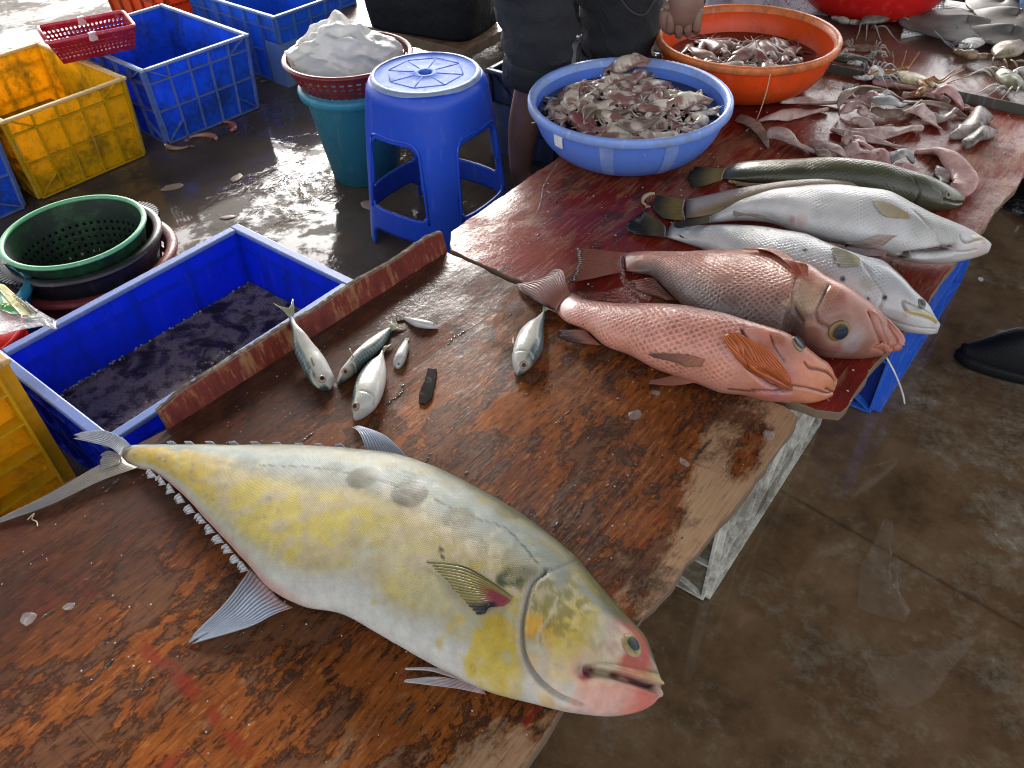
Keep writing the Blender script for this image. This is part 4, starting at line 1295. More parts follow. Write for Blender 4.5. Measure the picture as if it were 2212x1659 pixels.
        cc = cc * (1.22 * (0.82 + 0.26 * stripe))[..., None] * (0.85 + 0.3 * vnoise(G3, 160, 2))[..., None]
        Fc = [(i * n + j, i * n + j + 1, (i + 1) * n + j + 1, (i + 1) * n + j) for i in range(m - 1) for j in range(n - 1)]
        o = mesh(name, G3.reshape(-1, 3), Fc, mat or M_FIN, parent or s.t, True, col=cc.reshape(-1, 3))
        solid(o, th)
        if label: o['label'] = label
        return o

M_EYE = m_paint('fish_eye', rough=0.10, coat=0.05, bump=0.0, wet=0.0, spec=0.25)
M_FIN = m_paint('fin_membrane', rough=0.36, coat=0.5, bump=0.3, trans=0.38, wet=0.2)
M_SKIN = m_paint('smooth_fish_skin', rough=0.30, coat=0.55, bump_scale=420, bump=0.35, wet=0.28)
M_QUEEN = m_scales('leathery_fish_skin', 0.0032, edge=(1.06, 1.06, 1.06), mid=0.86, bump=0.22, rough=0.45, coat=0.16, lo=0.03, hi=0.4, metallic=0.0, spec=0.12)
M_SNAP = m_scales('coarse_scaled_skin', 0.0112, edge=(1.42, 1.36, 1.30), mid=0.52, bump=0.55, rough=0.36, coat=0.35, lo=0.04, hi=0.34)
M_BASS = m_scales('silver_scaled_skin', 0.0085, edge=(1.14, 1.14, 1.15), mid=0.66, bump=0.40, rough=0.30, coat=0.5, lo=0.04, hi=0.36, metallic=0.0)

# --- the big queenfish
def queenfish():
    pairs = [((252, 982), (258, 1009)), ((272, 964), (290, 1011)), ((340, 960), (332, 1022)), ((430, 961), (390, 1066)), ((520, 962), (450, 1130)), ((620, 963), (520, 1205)),
             ((700, 966), (580, 1272)), ((780, 972), (650, 1311)), ((860, 983), (735, 1330)), ((940, 1009), (820, 1374)), ((1020, 1049), (900, 1420)), ((1100, 1095), (980, 1462)),
             ((1180, 1150), (1060, 1497)), ((1240, 1201), (1140, 1518)), ((1300, 1270), (1220, 1538)), ((1350, 1327), (1300, 1549)), ((1392, 1372), (1370, 1541)), ((1414, 1425), (1412, 1522)), ((1428, 1470), (1431, 1500))]
    bp = [(0, 0.003), (0.03, 0.009), (0.08, 0.016), (0.2, 0.026), (0.45, 0.046), (0.7, 0.054), (0.85, 0.050), (0.95, 0.032), (1, 0.014)]
    f = Fish('queenfish', 'large yellow and silver fish with blotched flank lying in front on the brown table', None, pairs, TZ, bp, nu=330, nv=180, pw=1.05,
             dens=lambda t: t - 0.10 * np.sin(2 * math.pi * t) / (2 * math.pi) * 3)
    P, v, u = f.P, f.v, f.u
    n1, n2, n3 = vnoise(P, 14, 4, 1), vnoise(P, 38, 4, 2), vnoise(P, 110, 3, 3)
    vv = v + 0.22 * (n1 - 0.5)
    silver, back, yel, belly = np.array((0.235, 0.240, 0.205)), np.array((0.060, 0.068, 0.036)), np.array((0.43, 0.350, 0.095)), np.array((0.50, 0.49, 0.48))
    n4 = vnoise(P * np.array((1, 1, 1)), 75, 4, 4)
    col = lerp(np.broadcast_to(silver, P.shape), (0.40, 0.385, 0.33), (1 - sst(-0.1, 0.35, vv)) * 0.9)
    bluish = sst(0.20, 0.5, vv) * (1 - sst(0.60, 0.80, vv))  # blue-grey sheen of sky light painted along the back
    col = lerp(col, (0.165, 0.205, 0.205), bluish * 0.8)
    col = lerp(col, (0.150, 0.120, 0.060), (1 - sst(0.06, 0.34, np.abs(vv - 0.06))) * 0.75 * sst(0.25, 0.42, u) * (1 - sst(0.74, 0.86, u)) * sst(0.30, 0.55, n2 * 0.6 + n4 * 0.4))
    col = lerp(col, (0.40, 0.37, 0.25), sst(0.52, 0.66, n4) * (1 - sst(0.3, 0.6, vv)) * 0.55)
    col = lerp(col, back, sst(0.66, 0.95, vv) * 0.9)
    col = lerp(col, (0.21, 0.185, 0.055), (1 - sst(0.0, 0.16, np.abs(vv - 0.70))) * 0.75 * sst(0.35, 0.55, u) * sst(0.35, 0.6, n4))
    # the yellow flank, broken by pale clouds
    band = sst(-0.88, -0.66, vv) * (1 - sst(-0.02, 0.26, vv))
    clump = sst(0.26, 0.56, 0.50 * n1 + 0.30 * n2 + 0.20 * n4 + 0.17 * (1 - sst(0.42, 0.60, u)) - 0.03)
    col = lerp(col, yel, band * clump * (1 - 0.60 * sst(0.55, 0.68, u)) * 0.95)
    tail_y = (1 - sst(0.10, 0.32, u)) * sst(-0.9, -0.5, vv) * (1 - sst(0.25, 0.6, vv))
    col = lerp(col, (0.44, 0.28, 0.025), tail_y * sst(0.36, 0.48, n2 * 0.6 + n4 * 0.4) * 0.85)
    col = lerp(col, (0.36, 0.31, 0.27), sst(0.50, 0.58, n2 * 0.6 + n4 * 0.4) * band * 0.6)
    spk = sst(0.70, 0.76, vnoise(P, 120, 2, 14))
    col = lerp(col, (0.20, 0.17, 0.22), spk * band * (1 - sst(0.3, 0.5, u)) * 0.6)
    col = lerp(col, belly, (1 - sst(-0.94, -0.66, vv)) * sst(0.32, 0.42, u))
    col = lerp(col, (0.42, 0.24, 0.22), (1 - sst(-1.0, -0.90, v)) * (1 - sst(0.40, 0.5, u)) * 0.85)
    col = lerp(col, (0.26, 0.23, 0.19), (1 - sst(0.0, 0.05, u)) * 0.9)
    # yellow patches ahead of the pectoral fin and over the cheek
    for (px, py, r_, c_, a_) in ((1085, 1400, 0.052, (0.48, 0.36, 0.06), 0.75), (1060, 1430, 0.04, (0.50, 0.37, 0.05), 0.75), (1105, 1360, 0.03, (0.48, 0.34, 0.05), 0.75),
                                 (1195, 1390, 0.040, (0.44, 0.29, 0.05), 0.8), (1230, 1370, 0.042, (0.42, 0.30, 0.08), 0.75), (1245, 1330, 0.03, (0.50, 0.42, 0.15), 0.6), (1160, 1370, 0.022, (0.62, 0.33, 0.06), 0.8), (1215, 1430, 0.03, (0.60, 0.46, 0.06), 0.8)):
        m_ = f.spot(px, py, r_, 0.45, 0.9) * sst(0.30, 0.50, n2)
        col = lerp(col, c_, m_ * a_)
    col = lerp(col, (0.56, 0.44, 0.36), f.spot(1190, 1460, 0.035, 0.5, 0.6) * 0.6)
    # round grey blotches along the side
    for (px, py, r_, a_) in ((784, 1031, 0.024, .75), (886, 1066, 0.025, .8), (717, 1012, 0.018, .35), (990, 1118, 0.022, .45), (840, 1010, 0.014, .25), (1095, 1105, 0.018, .25)):
        m_ = f.spot(px, py, r_, 0.10, 0.10)
        col = lerp(col, (0.050, 0.045, 0.018), np.minimum(1, m_ * a_ * 1.15) * (0.70 + 0.35 * sst(0.35, 0.55, n4)))
    gp = np.maximum(f.spot(1105, 1245, 0.015, 0.3, 0.3), np.maximum(f.spot(1130, 1248, 0.017, 0.3, 0.3), f.spot(1088, 1252, 0.011, 0.3, 0.3)))
    col = lerp(col, (0.045, 0.055, 0.025), gp * (0.55 + 0.45 * sst(0.4, 0.5, n3)))
    for (px, py, r_) in ((953, 1188, 0.0035), (957, 1203, 0.0022), (1020, 1290, 0.002)):
        col = lerp(col, (0.01, 0.01, 0.01), f.spot(px, py, r_, 0.3))
    # top of the head olive, forehead line
    hd = sst(0.80, 0.90, u)
    col = lerp(col, (0.090, 0.092, 0.042), hd * sst(0.35, 0.70, vv + 0.3 * (n2 - 0.5)) * 0.85)
    col = lerp(col, (0.15, 0.135, 0.05), f.spot(1195, 1300, 0.045, 0.5, 0.8) * sst(0.35, 0.55, n3) * 0.8)
    # lateral line
    ll = [(560, 1005), (700, 1012), (830, 1042), (930, 1075), (1030, 1120), (1090, 1140), (1130, 1178), (1160, 1215)]
    dl = f.dist(ll, 60)
    col = lerp(col, (0.04, 0.04, 0.035), (1 - sst(0.0008, 0.0024, dl)) * 0.85 * sst(0.32, 0.5, n3))
    # gill cover edge, cheek ridge, jaw
    gill = [(1178, 1235), (1150, 1262), (1135, 1310), (1128, 1360), (1132, 1410), (1150, 1450), (1175, 1480), (1210, 1505), (1255, 1524)]
    dg = f.dist(gill, 60)
    gill2 = f.line([(p[0] - 7, p[1] + 1) for p in gill], 60)
    cheek = [(1205, 1290), (1190, 1330), (1165, 1365), (1162, 1395), (1178, 1425), (1220, 1452)]
    dc = f.dist(cheek, 50)
    d2 = f.dist(gill2)
    nape = f.dist([(1248, 1208), (1215, 1222), (1170, 1240)], 30)
    mouth = [(1253, 1452), (1290, 1442), (1330, 1447), (1370, 1458), (1405, 1466), (1432, 1480)]
    gape = [(1268, 1449), (1300, 1450), (1340, 1460), (1380, 1473), (1410, 1484), (1428, 1489)]
    dm, dgp = f.dist(mouth, 60), f.dist(gape, 60)
    lip_low = f.dist([(1258, 1460), (1300, 1468), (1350, 1478), (1400, 1494), (1428, 1500)], 50)
    jawcrease = f.dist([(1262, 1440), (1300, 1432), (1350, 1436), (1420, 1452)], 50)
    col = lerp(col, (0.10, 0.09, 0.085), (1 - sst(0.0015, 0.0042, dg)) * 0.9)
    col = lerp(col, (0.50, 0.48, 0.44), (1 - sst(0.002, 0.006, d2)) * 0.45)
    col = lerp(col, (0.50, 0.45, 0.36), (1 - sst(0.0010, 0.0028, dc)) * 0.5)
    col = lerp(col, (0.075, 0.075, 0.07), (1 - sst(0.0008, 0.0026, nape)) * 0.6)
    ch = f.spot(1360, 1500, 0.052, 0.5, 0.5)
    col = lerp(col, (0.54, 0.24, 0.20), ch * (0.35 + 0.5 * sst(0.35, 0.65, n2)))
    col = lerp(col, (0.56, 0.12, 0.10), f.spot(1400, 1508, 0.026, 0.6, 0.5) * 0.75)
    col = lerp(col, (0.60, 0.30, 0.25), f.spot(1300, 1476, 0.035, 0.5, 0.6) * 0.7)
    jw = (1 - sst(0.006, 0.013, dm)) * (v > -0.6)
    col = lerp(col, (0.42, 0.36, 0.14), jw * 0.6)
    col = lerp(col, (0.48, 0.30, 0.26), (1 - sst(0.004, 0.008, dgp)))
    col = lerp(col, (0.075, 0.026, 0.024), (1 - sst(0.0018, 0.0042, dgp)))
    col = lerp(col, (0.20, 0.03, 0.05), f.spot(1263, 1450, 0.009, 0.4, 0.2))
    col = lerp(col, (0.10, 0.10, 0.06), (1 - sst(0.001, 0.003, jawcrease)) * 0.7)
    er = f.spot(1364, 1393, 0.034, 0.35, 0.25)
    col = lerp(col, (0.40, 0.075, 0.062), er * 0.92)
    col = lerp(col, (0.50, 0.46, 0.40), f.spot(1335, 1372, 0.024, 0.4, 0.6) * 0.6)
    col = lerp(col, (0.52, 0.46, 0.34), f.spot(1310, 1400, 0.026, 0.4, 0.9) * sst(0.45, 0.52, n2) * 0.7)
    col = col * (0.77 + 0.38 * n3)[..., None] * np.array((1.02, 1.0, 0.93))
    disp = (-0.0050 * (1 - sst(0.0, 0.0050, dg)) + 0.0 * d2 + 0.0007 * (1 - sst(0, 0.004, dc)) - 0.0012 * (1 - sst(0, 0.003, nape))
            - 0.013 * (1 - sst(0.002, 0.0075, dgp)) + 0.0040 * (1 - sst(0.0, 0.006, dm)) + 0.003 * (1 - sst(0, 0.006, lip_low)) - 0.0012 * (1 - sst(0, 0.003, jawcrease))
            - 0.002 * er + 0.0012 * (n2 - 0.5) + 0.003 * (n1 - 0.5))
    f.col = col
    f.push(disp)
    f.finish(M_QUEEN, sst(0.02, 0.10, u) * (1 - 0.97 * sst(0.80, 0.86, u)))
    f.eye(1365, 1393, 0.0160, (0.36, 0.30, 0.13), (0.030, 0.035, 0.035), ring=(0.40, 0.24, 0.16), pr=0.52, bulge=0.36)
    zt = TZ + 0.012
    sil = lambda s_, t_: lerp(lerp(np.broadcast_to((0.56, 0.40, 0.39), s_.shape + (3,)), (0.58, 0.62, 0.70), sst(0.05, 0.35, t_)), (0.20, 0.21, 0.22), sst(0.55, 0.95, 1 - s_) * 0.35)
    grey = lambda s_, t_: lerp(np.broadcast_to((0.40, 0.35, 0.29), s_.shape + (3,)), (0.30, 0.28, 0.27), sst(0.2, 0.8, t_))
    # caudal fin: long lower lobe, short upper lobe folded over the crate
    f.fin('tail_lobe', [[(300, 1009), (276, 1000), (262, 985)], [(215, 1040), (205, 1030), (206, 1010)], [(110, 1090), (105, 1078), (110, 1066)], [(-6, 1131), (-8, 1126), (-4, 1122)]],
          [TZ + 0.012, TZ + 0.010, TZ + 0.008, TZ + 0.004], rays=9, colf=grey, jag=0.02, label='long lower tail lobe')
    f.fin('tail_lobe', [[(262, 985), (268, 972), (285, 964)], [(240, 968), (245, 952), (262, 946)], [(205, 958), (205, 940), (225, 931)], [(152, 946), (152, 938), (175, 934)]],
          [TZ + 0.016, TZ + 0.020, TZ + 0.020, TZ + 0.012], rays=10, colf=lambda s_, t_: lerp(np.broadcast_to((0.34, 0.38, 0.42), s_.shape + (3,)), (0.44, 0.46, 0.52), t_), jag=0.10, label='silver upper tail lobe')
    f.fin('tail_web', [[(262, 985), (258, 1000)], [(236, 975), (232, 1012)], [(212, 985), (210, 1015)]], [TZ + .014, TZ + .013, TZ + .012], rays=8, colf=grey, jag=0.2)
    # anal fin
    f.fin('anal_fin', [[(540, 1228), (575, 1262), (605, 1295), (632, 1312)], [(520, 1262), (540, 1290), (560, 1312), (588, 1330)], [(478, 1315), (490, 1330), (510, 1345), (535, 1355)], [(402, 1388), (402, 1389), (404, 1390), (407, 1391)]],
          [TZ + 0.020, TZ + 0.018, TZ + 0.012, TZ + 0.003], rays=13, colf=sil, jag=0.12, corr=0.0026, seed=4)
    ven = [((332, 1022), (318, 1030)), ((352, 1036), (342, 1046)), ((372, 1054), (361, 1064)), ((394, 1075), (381, 1086)), ((416, 1098), (402, 1108)), ((438, 1119), (423, 1130)), ((458, 1141), (443, 1152)), ((478, 1163), (462, 1172)), ((497, 1184), (482, 1193)), ((514, 1205), (500, 1216)), ((530, 1222), (518, 1234))]
    for k, (a, b) in enumerate(ven):
        dx, dy = 6 + 2.5 * hash3(np.int64(k), np.int64(1), np.int64(2)), 8 + 3 * hash3(np.int64(k), np.int64(5), np.int64(2))
        f.fin('finlet', [[(a[0] - dx, a[1] - dy), (a[0] + dx, a[1] + dy)], [(b[0] - dx - 4, b[1] - dy + 3), (b[0] - 3, b[1] + 5)]], [TZ + 0.016, TZ + 0.010], rays=3, col=(0.60, 0.60, 0.60), jag=0.45, n=17, m=6, corr=0.0015, seed=k)
    for k, x in enumerate((372, 410, 455, 505, 552, 600, 648, 690, 735)):
        y = 958 + max(0, (x - 560)) * 0.035
        f.fin('finlet', [[(x - 6, y + 6), (x + 16, y + 7)], [(x - 12, y - 5), (x - 2, y - 7)]], [TZ + 0.022, TZ + 0.026], rays=3, col=(0.46, 0.50, 0.56), jag=0.15, n=13, m=6, seed=k + 30)
    f.fin('dorsal_fin', [[(790, 976), (830, 981), (880, 990)], [(785, 955), (815, 955), (858, 965)], [(774, 932), (792, 930), (828, 940)], [(757, 921), (764, 918), (775, 918)]],
          [TZ + 0.035, TZ + 0.045, TZ + 0.045, TZ + 0.030], rays=12, colf=lambda s_, t_: lerp(np.broadcast_to((0.40, 0.42, 0.50), s_.shape + (3,)), (0.46, 0.50, 0.60), t_), jag=0.12)
    # pectoral fin lying on the flank
    def pec(s_, t_):
        c = np.broadcast_to((0.30, 0.24, 0.07), s_.shape + (3,))
        c = lerp(c, (0.30, 0.045, 0.06), (1 - sst(0.25, 0.62, t_)) * sst(0.18, 0.35, s_) )
        c = lerp(c, (0.012, 0.012, 0.016), sst(0.70, 0.86, s_) * sst(0.10, 0.25, t_) * (1 - sst(0.85, 1.0, t_) * 0.3))
        c = lerp(c, (0.06, 0.06, 0.03), (1 - sst(0.02, 0.12, s_)) * 0.8)
        return lerp(c, (0.33, 0.28, 0.10), sst(0.6, 0.9, t_) * (1 - sst(0.6, 0.8, s_)) * 0.8)
    f.fin('pectoral_fin', [[(1108, 1290), (1100, 1302), (1088, 1310)], [(1062, 1262), (1058, 1288), (1060, 1318)], [(1000, 1228), (1010, 1265), (1050, 1330)], [(912, 1213), (955, 1248), (1032, 1331)]],
          [0, 0, 0, 0], rays=16, colf=pec, jag=0.06, on=[0.001, 0.007, 0.007, 0.0025], corr=0.0007)
    pk = lambda s_, t_: lerp(np.broadcast_to((0.58, 0.44, 0.44), s_.shape + (3,)), (0.62, 0.60, 0.60), sst(0.3, 0.9, t_))
    f.fin('pelvic_fin', [[(1042, 1468), (1030, 1482)], [(985, 1452), (978, 1464)], [(930, 1443), (928, 1449)], [(870, 1444), (872, 1446)]], [TZ + .03, TZ + .024, TZ + .016, TZ + .012], rays=5, colf=pk, jag=0.05)
    f.fin('pelvic_fin', [[(1040, 1482), (1050, 1500)], [(990, 1470), (990, 1488)], [(940, 1463), (936, 1481)], [(868, 1470), (868, 1472)]], [TZ + .022, TZ + .016, TZ + .010, TZ + .005], rays=6, colf=pk, jag=0.05)
queenfish()

# --- snappers
Z7 = lambda x, y: (1042.3 + x * .3224, 438.9 + y * .3224)
Z8 = lambda x, y: (1591 + x * .33068, 384 + y * .33068)

def snapper_paint(f, light, dark, headc, cheek_px):
    n1, n2, n3 = vnoise(f.P, 14, 3, 5), vnoise(f.P, 40, 3, 6), vnoise(f.P, 120, 3, 7)
    vv = f.v + 0.25 * (n1 - 0.5)
    col = lerp(np.broadcast_to(light, f.P.shape), dark, sst(-0.05, 0.95, vv))
    col = lerp(col, headc, sst(0.70, 0.80, f.u + 0.06 * (n2 - 0.5)))
    col = lerp(col, (0.26, 0.10, 0.08), 1 - sst(0.0, 0.07, f.u))
    return col * (0.8 + 0.4 * n2)[..., None], n1, n2, n3

def snapper_front():
    q = Z7
    pairs = [(q(560, 612), q(478, 700)), (q(610, 608), q(500, 735)), (q(700, 648), q(560, 795)), (q(850, 672), q(680, 852)), (q(1000, 684), q(790, 950)), (q(1200, 690), q(930, 1012)), (q(1400, 710), q(1090, 1100)),
             (q(1550, 742), q(1250, 1160)), (q(1700, 790), q(1400, 1200)), (q(1850, 845), q(1520, 1236)), (q(1980, 890), q(1680, 1246)), (q(2080, 925), q(1850, 1290)), (q(2170, 985), q(2000, 1312)),
             (Z8(500, 1165), Z8(380, 1450)), (Z8(570, 1215), Z8(480, 1464)), (Z8(625, 1270), Z8(570, 1455)), (Z8(655, 1330), Z8(630, 1420))]
    bp = [(0, 0.005), (0.06, 0.014), (0.12, 0.022), (0.35, 0.050), (0.6, 0.068), (0.8, 0.062), (0.93, 0.040), (1, 0.016)]
    f = Fish('snapper', 'coral pink snapper with its orange fin spread, nearest the camera in the row', 'pair of red snappers', pairs, TZ, bp, nu=230, nv=130)
    col, n1, n2, n3 = snapper_paint(f, np.array((0.52, 0.225, 0.175)), np.array((0.19, 0.11, 0.095)), np.array((0.48, 0.150, 0.090)), None)
    wt = sst(0.45, 0.7, n1) * (f.v < 0.3) * (f.v > -0.6) * (1 - sst(0.65, 0.75, f.u))
    col = lerp(col, (0.56, 0.30, 0.23), wt * 0.6)
    col = lerp(col, (0.58, 0.26, 0.18), (1 - sst(-1, -0.75, f.v)) * 0.5)
    gill = [q(1740, 830), q(1760, 900), q(1735, 960), q(1770, 1060), q(1830, 1150), q(1920, 1220), q(2040, 1260)]
    dg = f.dist(gill, 50)
    jaw = [q(1650, 1245), q(1800, 1258), q(1950, 1268), q(2050, 1268), Z8(350, 1395)]
    dj = f.dist(jaw, 50)
    lip = [Z8(360, 1360), Z8(450, 1375), Z8(540, 1395), Z8(600, 1412), Z8(640, 1400)]
    dl = f.dist(lip, 40)
    up = [Z8(450, 1205), Z8(480, 1240), Z8(540, 1250), Z8(590, 1275), Z8(640, 1330)]
    du_ = f.dist(up, 40)
    ch = f.dist([q(1930, 880), q(1960, 960), q(2020, 1050)], 30)
    col = lerp(col, (0.33, 0.10, 0.14), f.spot(*q(2020, 1240), 0.032, 0.5, 0.5) * 0.6)
    col = lerp(col, (0.60, 0.24, 0.12), f.spot(*Z8(520, 1360), 0.045, 0.5, 0.5) * 0.55)
    col = lerp(col, (0.16, 0.085, 0.06), f.spot(*q(2050, 960), 0.03, 0.6, 0.5) * 0.4)
    for d_, w_ in ((dg, 0.004), (dj, 0.004), (dl, 0.0022), (du_, 0.0028), (ch, 0.002)):
        col = lerp(col, (0.075, 0.022, 0.022), (1 - sst(w_ * 0.4, w_, d_)) * 0.85)
    col *= (0.85 + 0.3 * n3)[..., None]
    f.col = col
    f.push(-0.007 * (1 - sst(0, 0.007, dg)) - 0.006 * (1 - sst(0, 0.006, dj)) - 0.004 * (1 - sst(0, .004, dl)) - 0.005 * (1 - sst(0, .004, du_)) - .003 * (1 - sst(0, .004, ch)) + 0.004 * (n1 - 0.5) + 0.004 * f.spot(*Z8(600, 1270), 0.02, 0.5))
    sc = sst(0.05, 0.12, f.u) * (1 - 0.92 * sst(0.66, 0.74, f.u + 0.04 * (n2 - .5)))
    f.finish(M_SNAP, sc)
    f.eye(*q(2118, 938), 0.0155, (0.16, 0.15, 0.14), (0.022, 0.030, 0.045), ring=(0.36, 0.22, 0.12), pr=0.74, bulge=0.34)
    fc = lambda a, b: (lambda s_, t_: lerp(np.broadcast_to(a, s_.shape + (3,)), b, t_))
    red, dk = np.array((0.36, 0.095, 0.06)), np.array((0.16, 0.06, 0.05))
    f.fin('tail_fin', [[q(590, 612), q(550, 640), q(515, 680), q(490, 725)], [q(560, 545), q(480, 590), q(430, 640), q(420, 690)], [q(535, 455), q(410, 520), q(345, 585), q(355, 655)], [q(470, 448), q(370, 515), q(215, 540), q(240, 575)]],
          [TZ + .016, TZ + .018, TZ + .014, TZ + .006], rays=16, colf=lambda s_, t_: lerp(lerp(np.broadcast_to((0.34, 0.12, 0.09), s_.shape + (3,)), (0.22, 0.08, 0.07), t_), (0.035, 0.02, 0.025), sst(0.86, 0.98, s_)), jag=0.05)
    f.fin('anal_fin', [[q(690, 850), q(720, 885), q(790, 950)], [q(600, 852), q(630, 890), q(700, 945)], [q(495, 856), q(490, 895), q(560, 925)]], [TZ + .014, TZ + .016, TZ + .006], rays=9,
          colf=lambda s_, t_: lerp(np.broadcast_to((0.42, 0.17, 0.12), s_.shape + (3,)), (0.09, 0.05, 0.05), sst(0.3, 0.9, t_)), jag=0.14)
    f.fin('pelvic_fin', [[q(1490, 1045), q(1470, 1090)], [q(1380, 1020), q(1370, 1085)], [q(1250, 1008), q(1300, 1055)], [q(1115, 1004), q(1150, 1018)]], [0, 0, 0, 0], on=[0.001, 0.006, 0.005, None], rays=8,
          colf=fc((0.50, 0.20, 0.12), (0.14, 0.075, 0.06)), jag=0.05) if False else f.fin('pelvic_fin', [[q(1490, 1045), q(1470, 1095)], [q(1380, 1020), q(1370, 1085)], [q(1250, 1008), q(1300, 1055)], [q(1115, 1004), q(1150, 1018)]], [0, 0, 0, 0], on=[0.001, 0.005, 0.005, 0.006], rays=8,
          colf=fc((0.50, 0.20, 0.12), (0.14, 0.075, 0.06)), jag=0.05)
    f.fin('pelvic_fin', [[q(1480, 1120), q(1470, 1190)], [q(1370, 1130), q(1370, 1212)], [q(1250, 1165), q(1250, 1222)], [q(1105, 1195), q(1110, 1208)]], [TZ + .03, TZ + .022, TZ + .014, TZ + .006], rays=9,
          colf=fc((0.52, 0.17, 0.085), (0.30, 0.12, 0.09)), jag=0.06)
    f.fin('pectoral_fin', [[q(1600, 890), q(1690, 872), q(1760, 905)], [q(1640, 960), q(1790, 960), q(1900, 985)], [q(1740, 1080), q(1880, 1080), q(1985, 1070)], [q(2030, 1240), q(2060, 1225), q(2062, 1180)]], [0, 0, 0, 0], on=[0.003, 0.011, 0.010, 0.006], rays=15,
          colf=lambda s_, t_: lerp(np.broadcast_to((0.62, 0.165, 0.040), s_.shape + (3,)), (0.52, 0.13, 0.045), t_), jag=0.03, corr=0.0016)
    f.fin('dorsal_fin', [[q(760, 655), q(900, 678), q(1010, 686)], [q(770, 642), q(900, 660), q(1000, 676)]], [TZ + .028, TZ + .034], rays=8, col=(0.26, 0.075, 0.05), jag=0.1, n=33, m=6)
    return f
snapper_front()

def snapper_back():
    q = Z7
    # dorsal side towards the camera, belly away
    top = [q(945, 335), q(1020, 322), q(1120, 318), q(1250, 322), (Z7(1400, 326)), q(1550, 322), q(1700, 322), q(1850, 328), q(2000, 372), q(2130, 430), Z8(480, 600), Z8(600, 690), Z8(720, 752), Z8(820, 822), Z8(895, 872), Z8(965, 930)]
    bot = [q(965, 455), q(1040, 470), q(1140, 492), q(1230, 580), q(1330, 680), q(1440, 760), q(1560, 830), q(1680, 885), q(1800, 930), q(1950, 975), Z8(300, 1045), Z8(430, 1105), Z8(560, 1148), Z8(700, 1162), Z8(850, 1176), Z8(975, 1172)]
    pairs = list(zip(bot, top))
    bp = [(0, 0.005), (0.05, 0.013), (0.12, 0.022), (0.35, 0.048), (0.6, 0.068), (0.8, 0.066), (0.93, 0.048), (1, 0.030)]
    f = Fish('snapper', 'dusky brown red snapper with gaping mouth and big glassy eye, second in the row', 'pair of red snappers', pairs, TZ + 0.004, bp, nu=230, nv=130)
    col, n1, n2, n3 = snapper_paint(f, np.array((0.48, 0.205, 0.145)), np.array((0.135, 0.092, 0.082)), np.array((0.40, 0.155, 0.105)), None)
    vv = f.v + 0.3 * (n1 - 0.5)
    col = lerp(col, (0.46, 0.15, 0.085), sst(0.2, 0.9, -vv) * sst(0.2, 0.5, f.u) * 0.8)
    col = lerp(col, (0.19, 0.095, 0.072), sst(0.05, 0.8, vv) * sst(0.68, 0.8, f.u) * 0.75)
    col = lerp(col, (0.50, 0.34, 0.22), f.spot(*Z8(460, 790), 0.030, 0.4, 0.7) * 0.7)
    pre = f.dist([Z8(600, 700), Z8(560, 780), Z8(520, 870), Z8(530, 940), Z8(600, 985)], 40)
    gl = f.dist([Z8(390, 640), Z8(370, 760), Z8(385, 870), Z8(430, 940)], 40)
    mx = f.dist([Z8(862, 872), Z8(890, 930), Z8(925, 1020), Z8(960, 1110), Z8(985, 1165)], 40)
    mx2 = f.dist([Z8(905, 900), Z8(935, 960), Z8(960, 1040), Z8(985, 1090)], 40)
    col = lerp(col, (0.44, 0.16, 0.11), (1 - sst(.006, .014, mx)) * 0.8)
    for d_, w_ in ((pre, 0.0028), (gl, 0.003), (mx, 0.0032), (mx2, 0.002)):
        col = lerp(col, (0.06, 0.025, 0.02), (1 - sst(w_ * 0.4, w_, d_)) * 0.7)
    col = lerp(col, (0.30, 0.26, 0.28), f.spot(*Z8(760, 1080), 0.018, 0.5, 0.6) * 0.6)
    col *= (0.85 + 0.3 * n3)[..., None]
    f.col = col
    f.push(-0.003 * (1 - sst(0, .005, pre)) - 0.003 * (1 - sst(0, .006, gl)) - 0.004 * (1 - sst(0, .005, mx)) + 0.004 * (1 - sst(0, .010, mx2)) + 0.004 * (n1 - .5) - 0.004 * f.spot(*Z8(675, 1000), 0.026, .4))
    sc = sst(0.04, 0.10, f.u) * (1 - 0.93 * sst(0.64, 0.72, f.u + 0.05 * (n2 - .5)))
    sc = np.maximum(sc, 0.35 * f.spot(*Z8(470, 790), 0.05, 0.4, 0.4))
    f.finish(M_SNAP, sc)
    f.eye(*Z8(672, 1002), 0.0185, (0.15, 0.085, 0.025), (0.012, 0.018, 0.032), ring=(0.30, 0.20, 0.075), pr=0.64, bulge=0.42, off=0.001)
    # open mouth: dark throat ringed by lips and small teeth
    zc = TZ + 0.050
    lips, thr = MB(), MB()
    ringp = [Z8(905, 905), Z8(950, 915), Z8(1010, 975), Z8(1060, 1035), Z8(1074, 1075), Z8(1055, 1105), Z8(1015, 1108), Z8(985, 1120), Z8(965, 1080), Z8(940, 1000)]
    zz = [0.062, 0.066, 0.060, 0.050, 0.042, 0.034, 0.030, 0.030, 0.044, 0.058]
    ring = [at(*p, TZ + z) for p, z in zip(ringp, zz)]
    cyc = catmull(np.array(ring + ring[:1]), 48)
    lips.tube(cyc, [0.0048 + 0.0025 * math.sin(math.pi * k / 47) for k in range(48)], 8, cap=False)
    mo = mesh('lips', lips.V, lips.F, M_SKIN, f.t, True, col=np.tile((0.42, 0.15, 0.105), (len(lips.V), 1)))
    cen = cyc.mean(axis=0)
    deep = cen + np.array([-0.022, 0.042, -0.012])
    V, Fc = [], []
    for i in range(8):
        k = i / 7
        for p in cyc[:-1]:
            V.append(p * (1 - k) + (deep + (p - cen) * 0.40) * k)
    for i in range(7):
        for j in range(47):
            Fc.append((i * 47 + j, i * 47 + (j + 1) % 47, (i + 1) * 47 + (j + 1) % 47, (i + 1) * 47 + j))
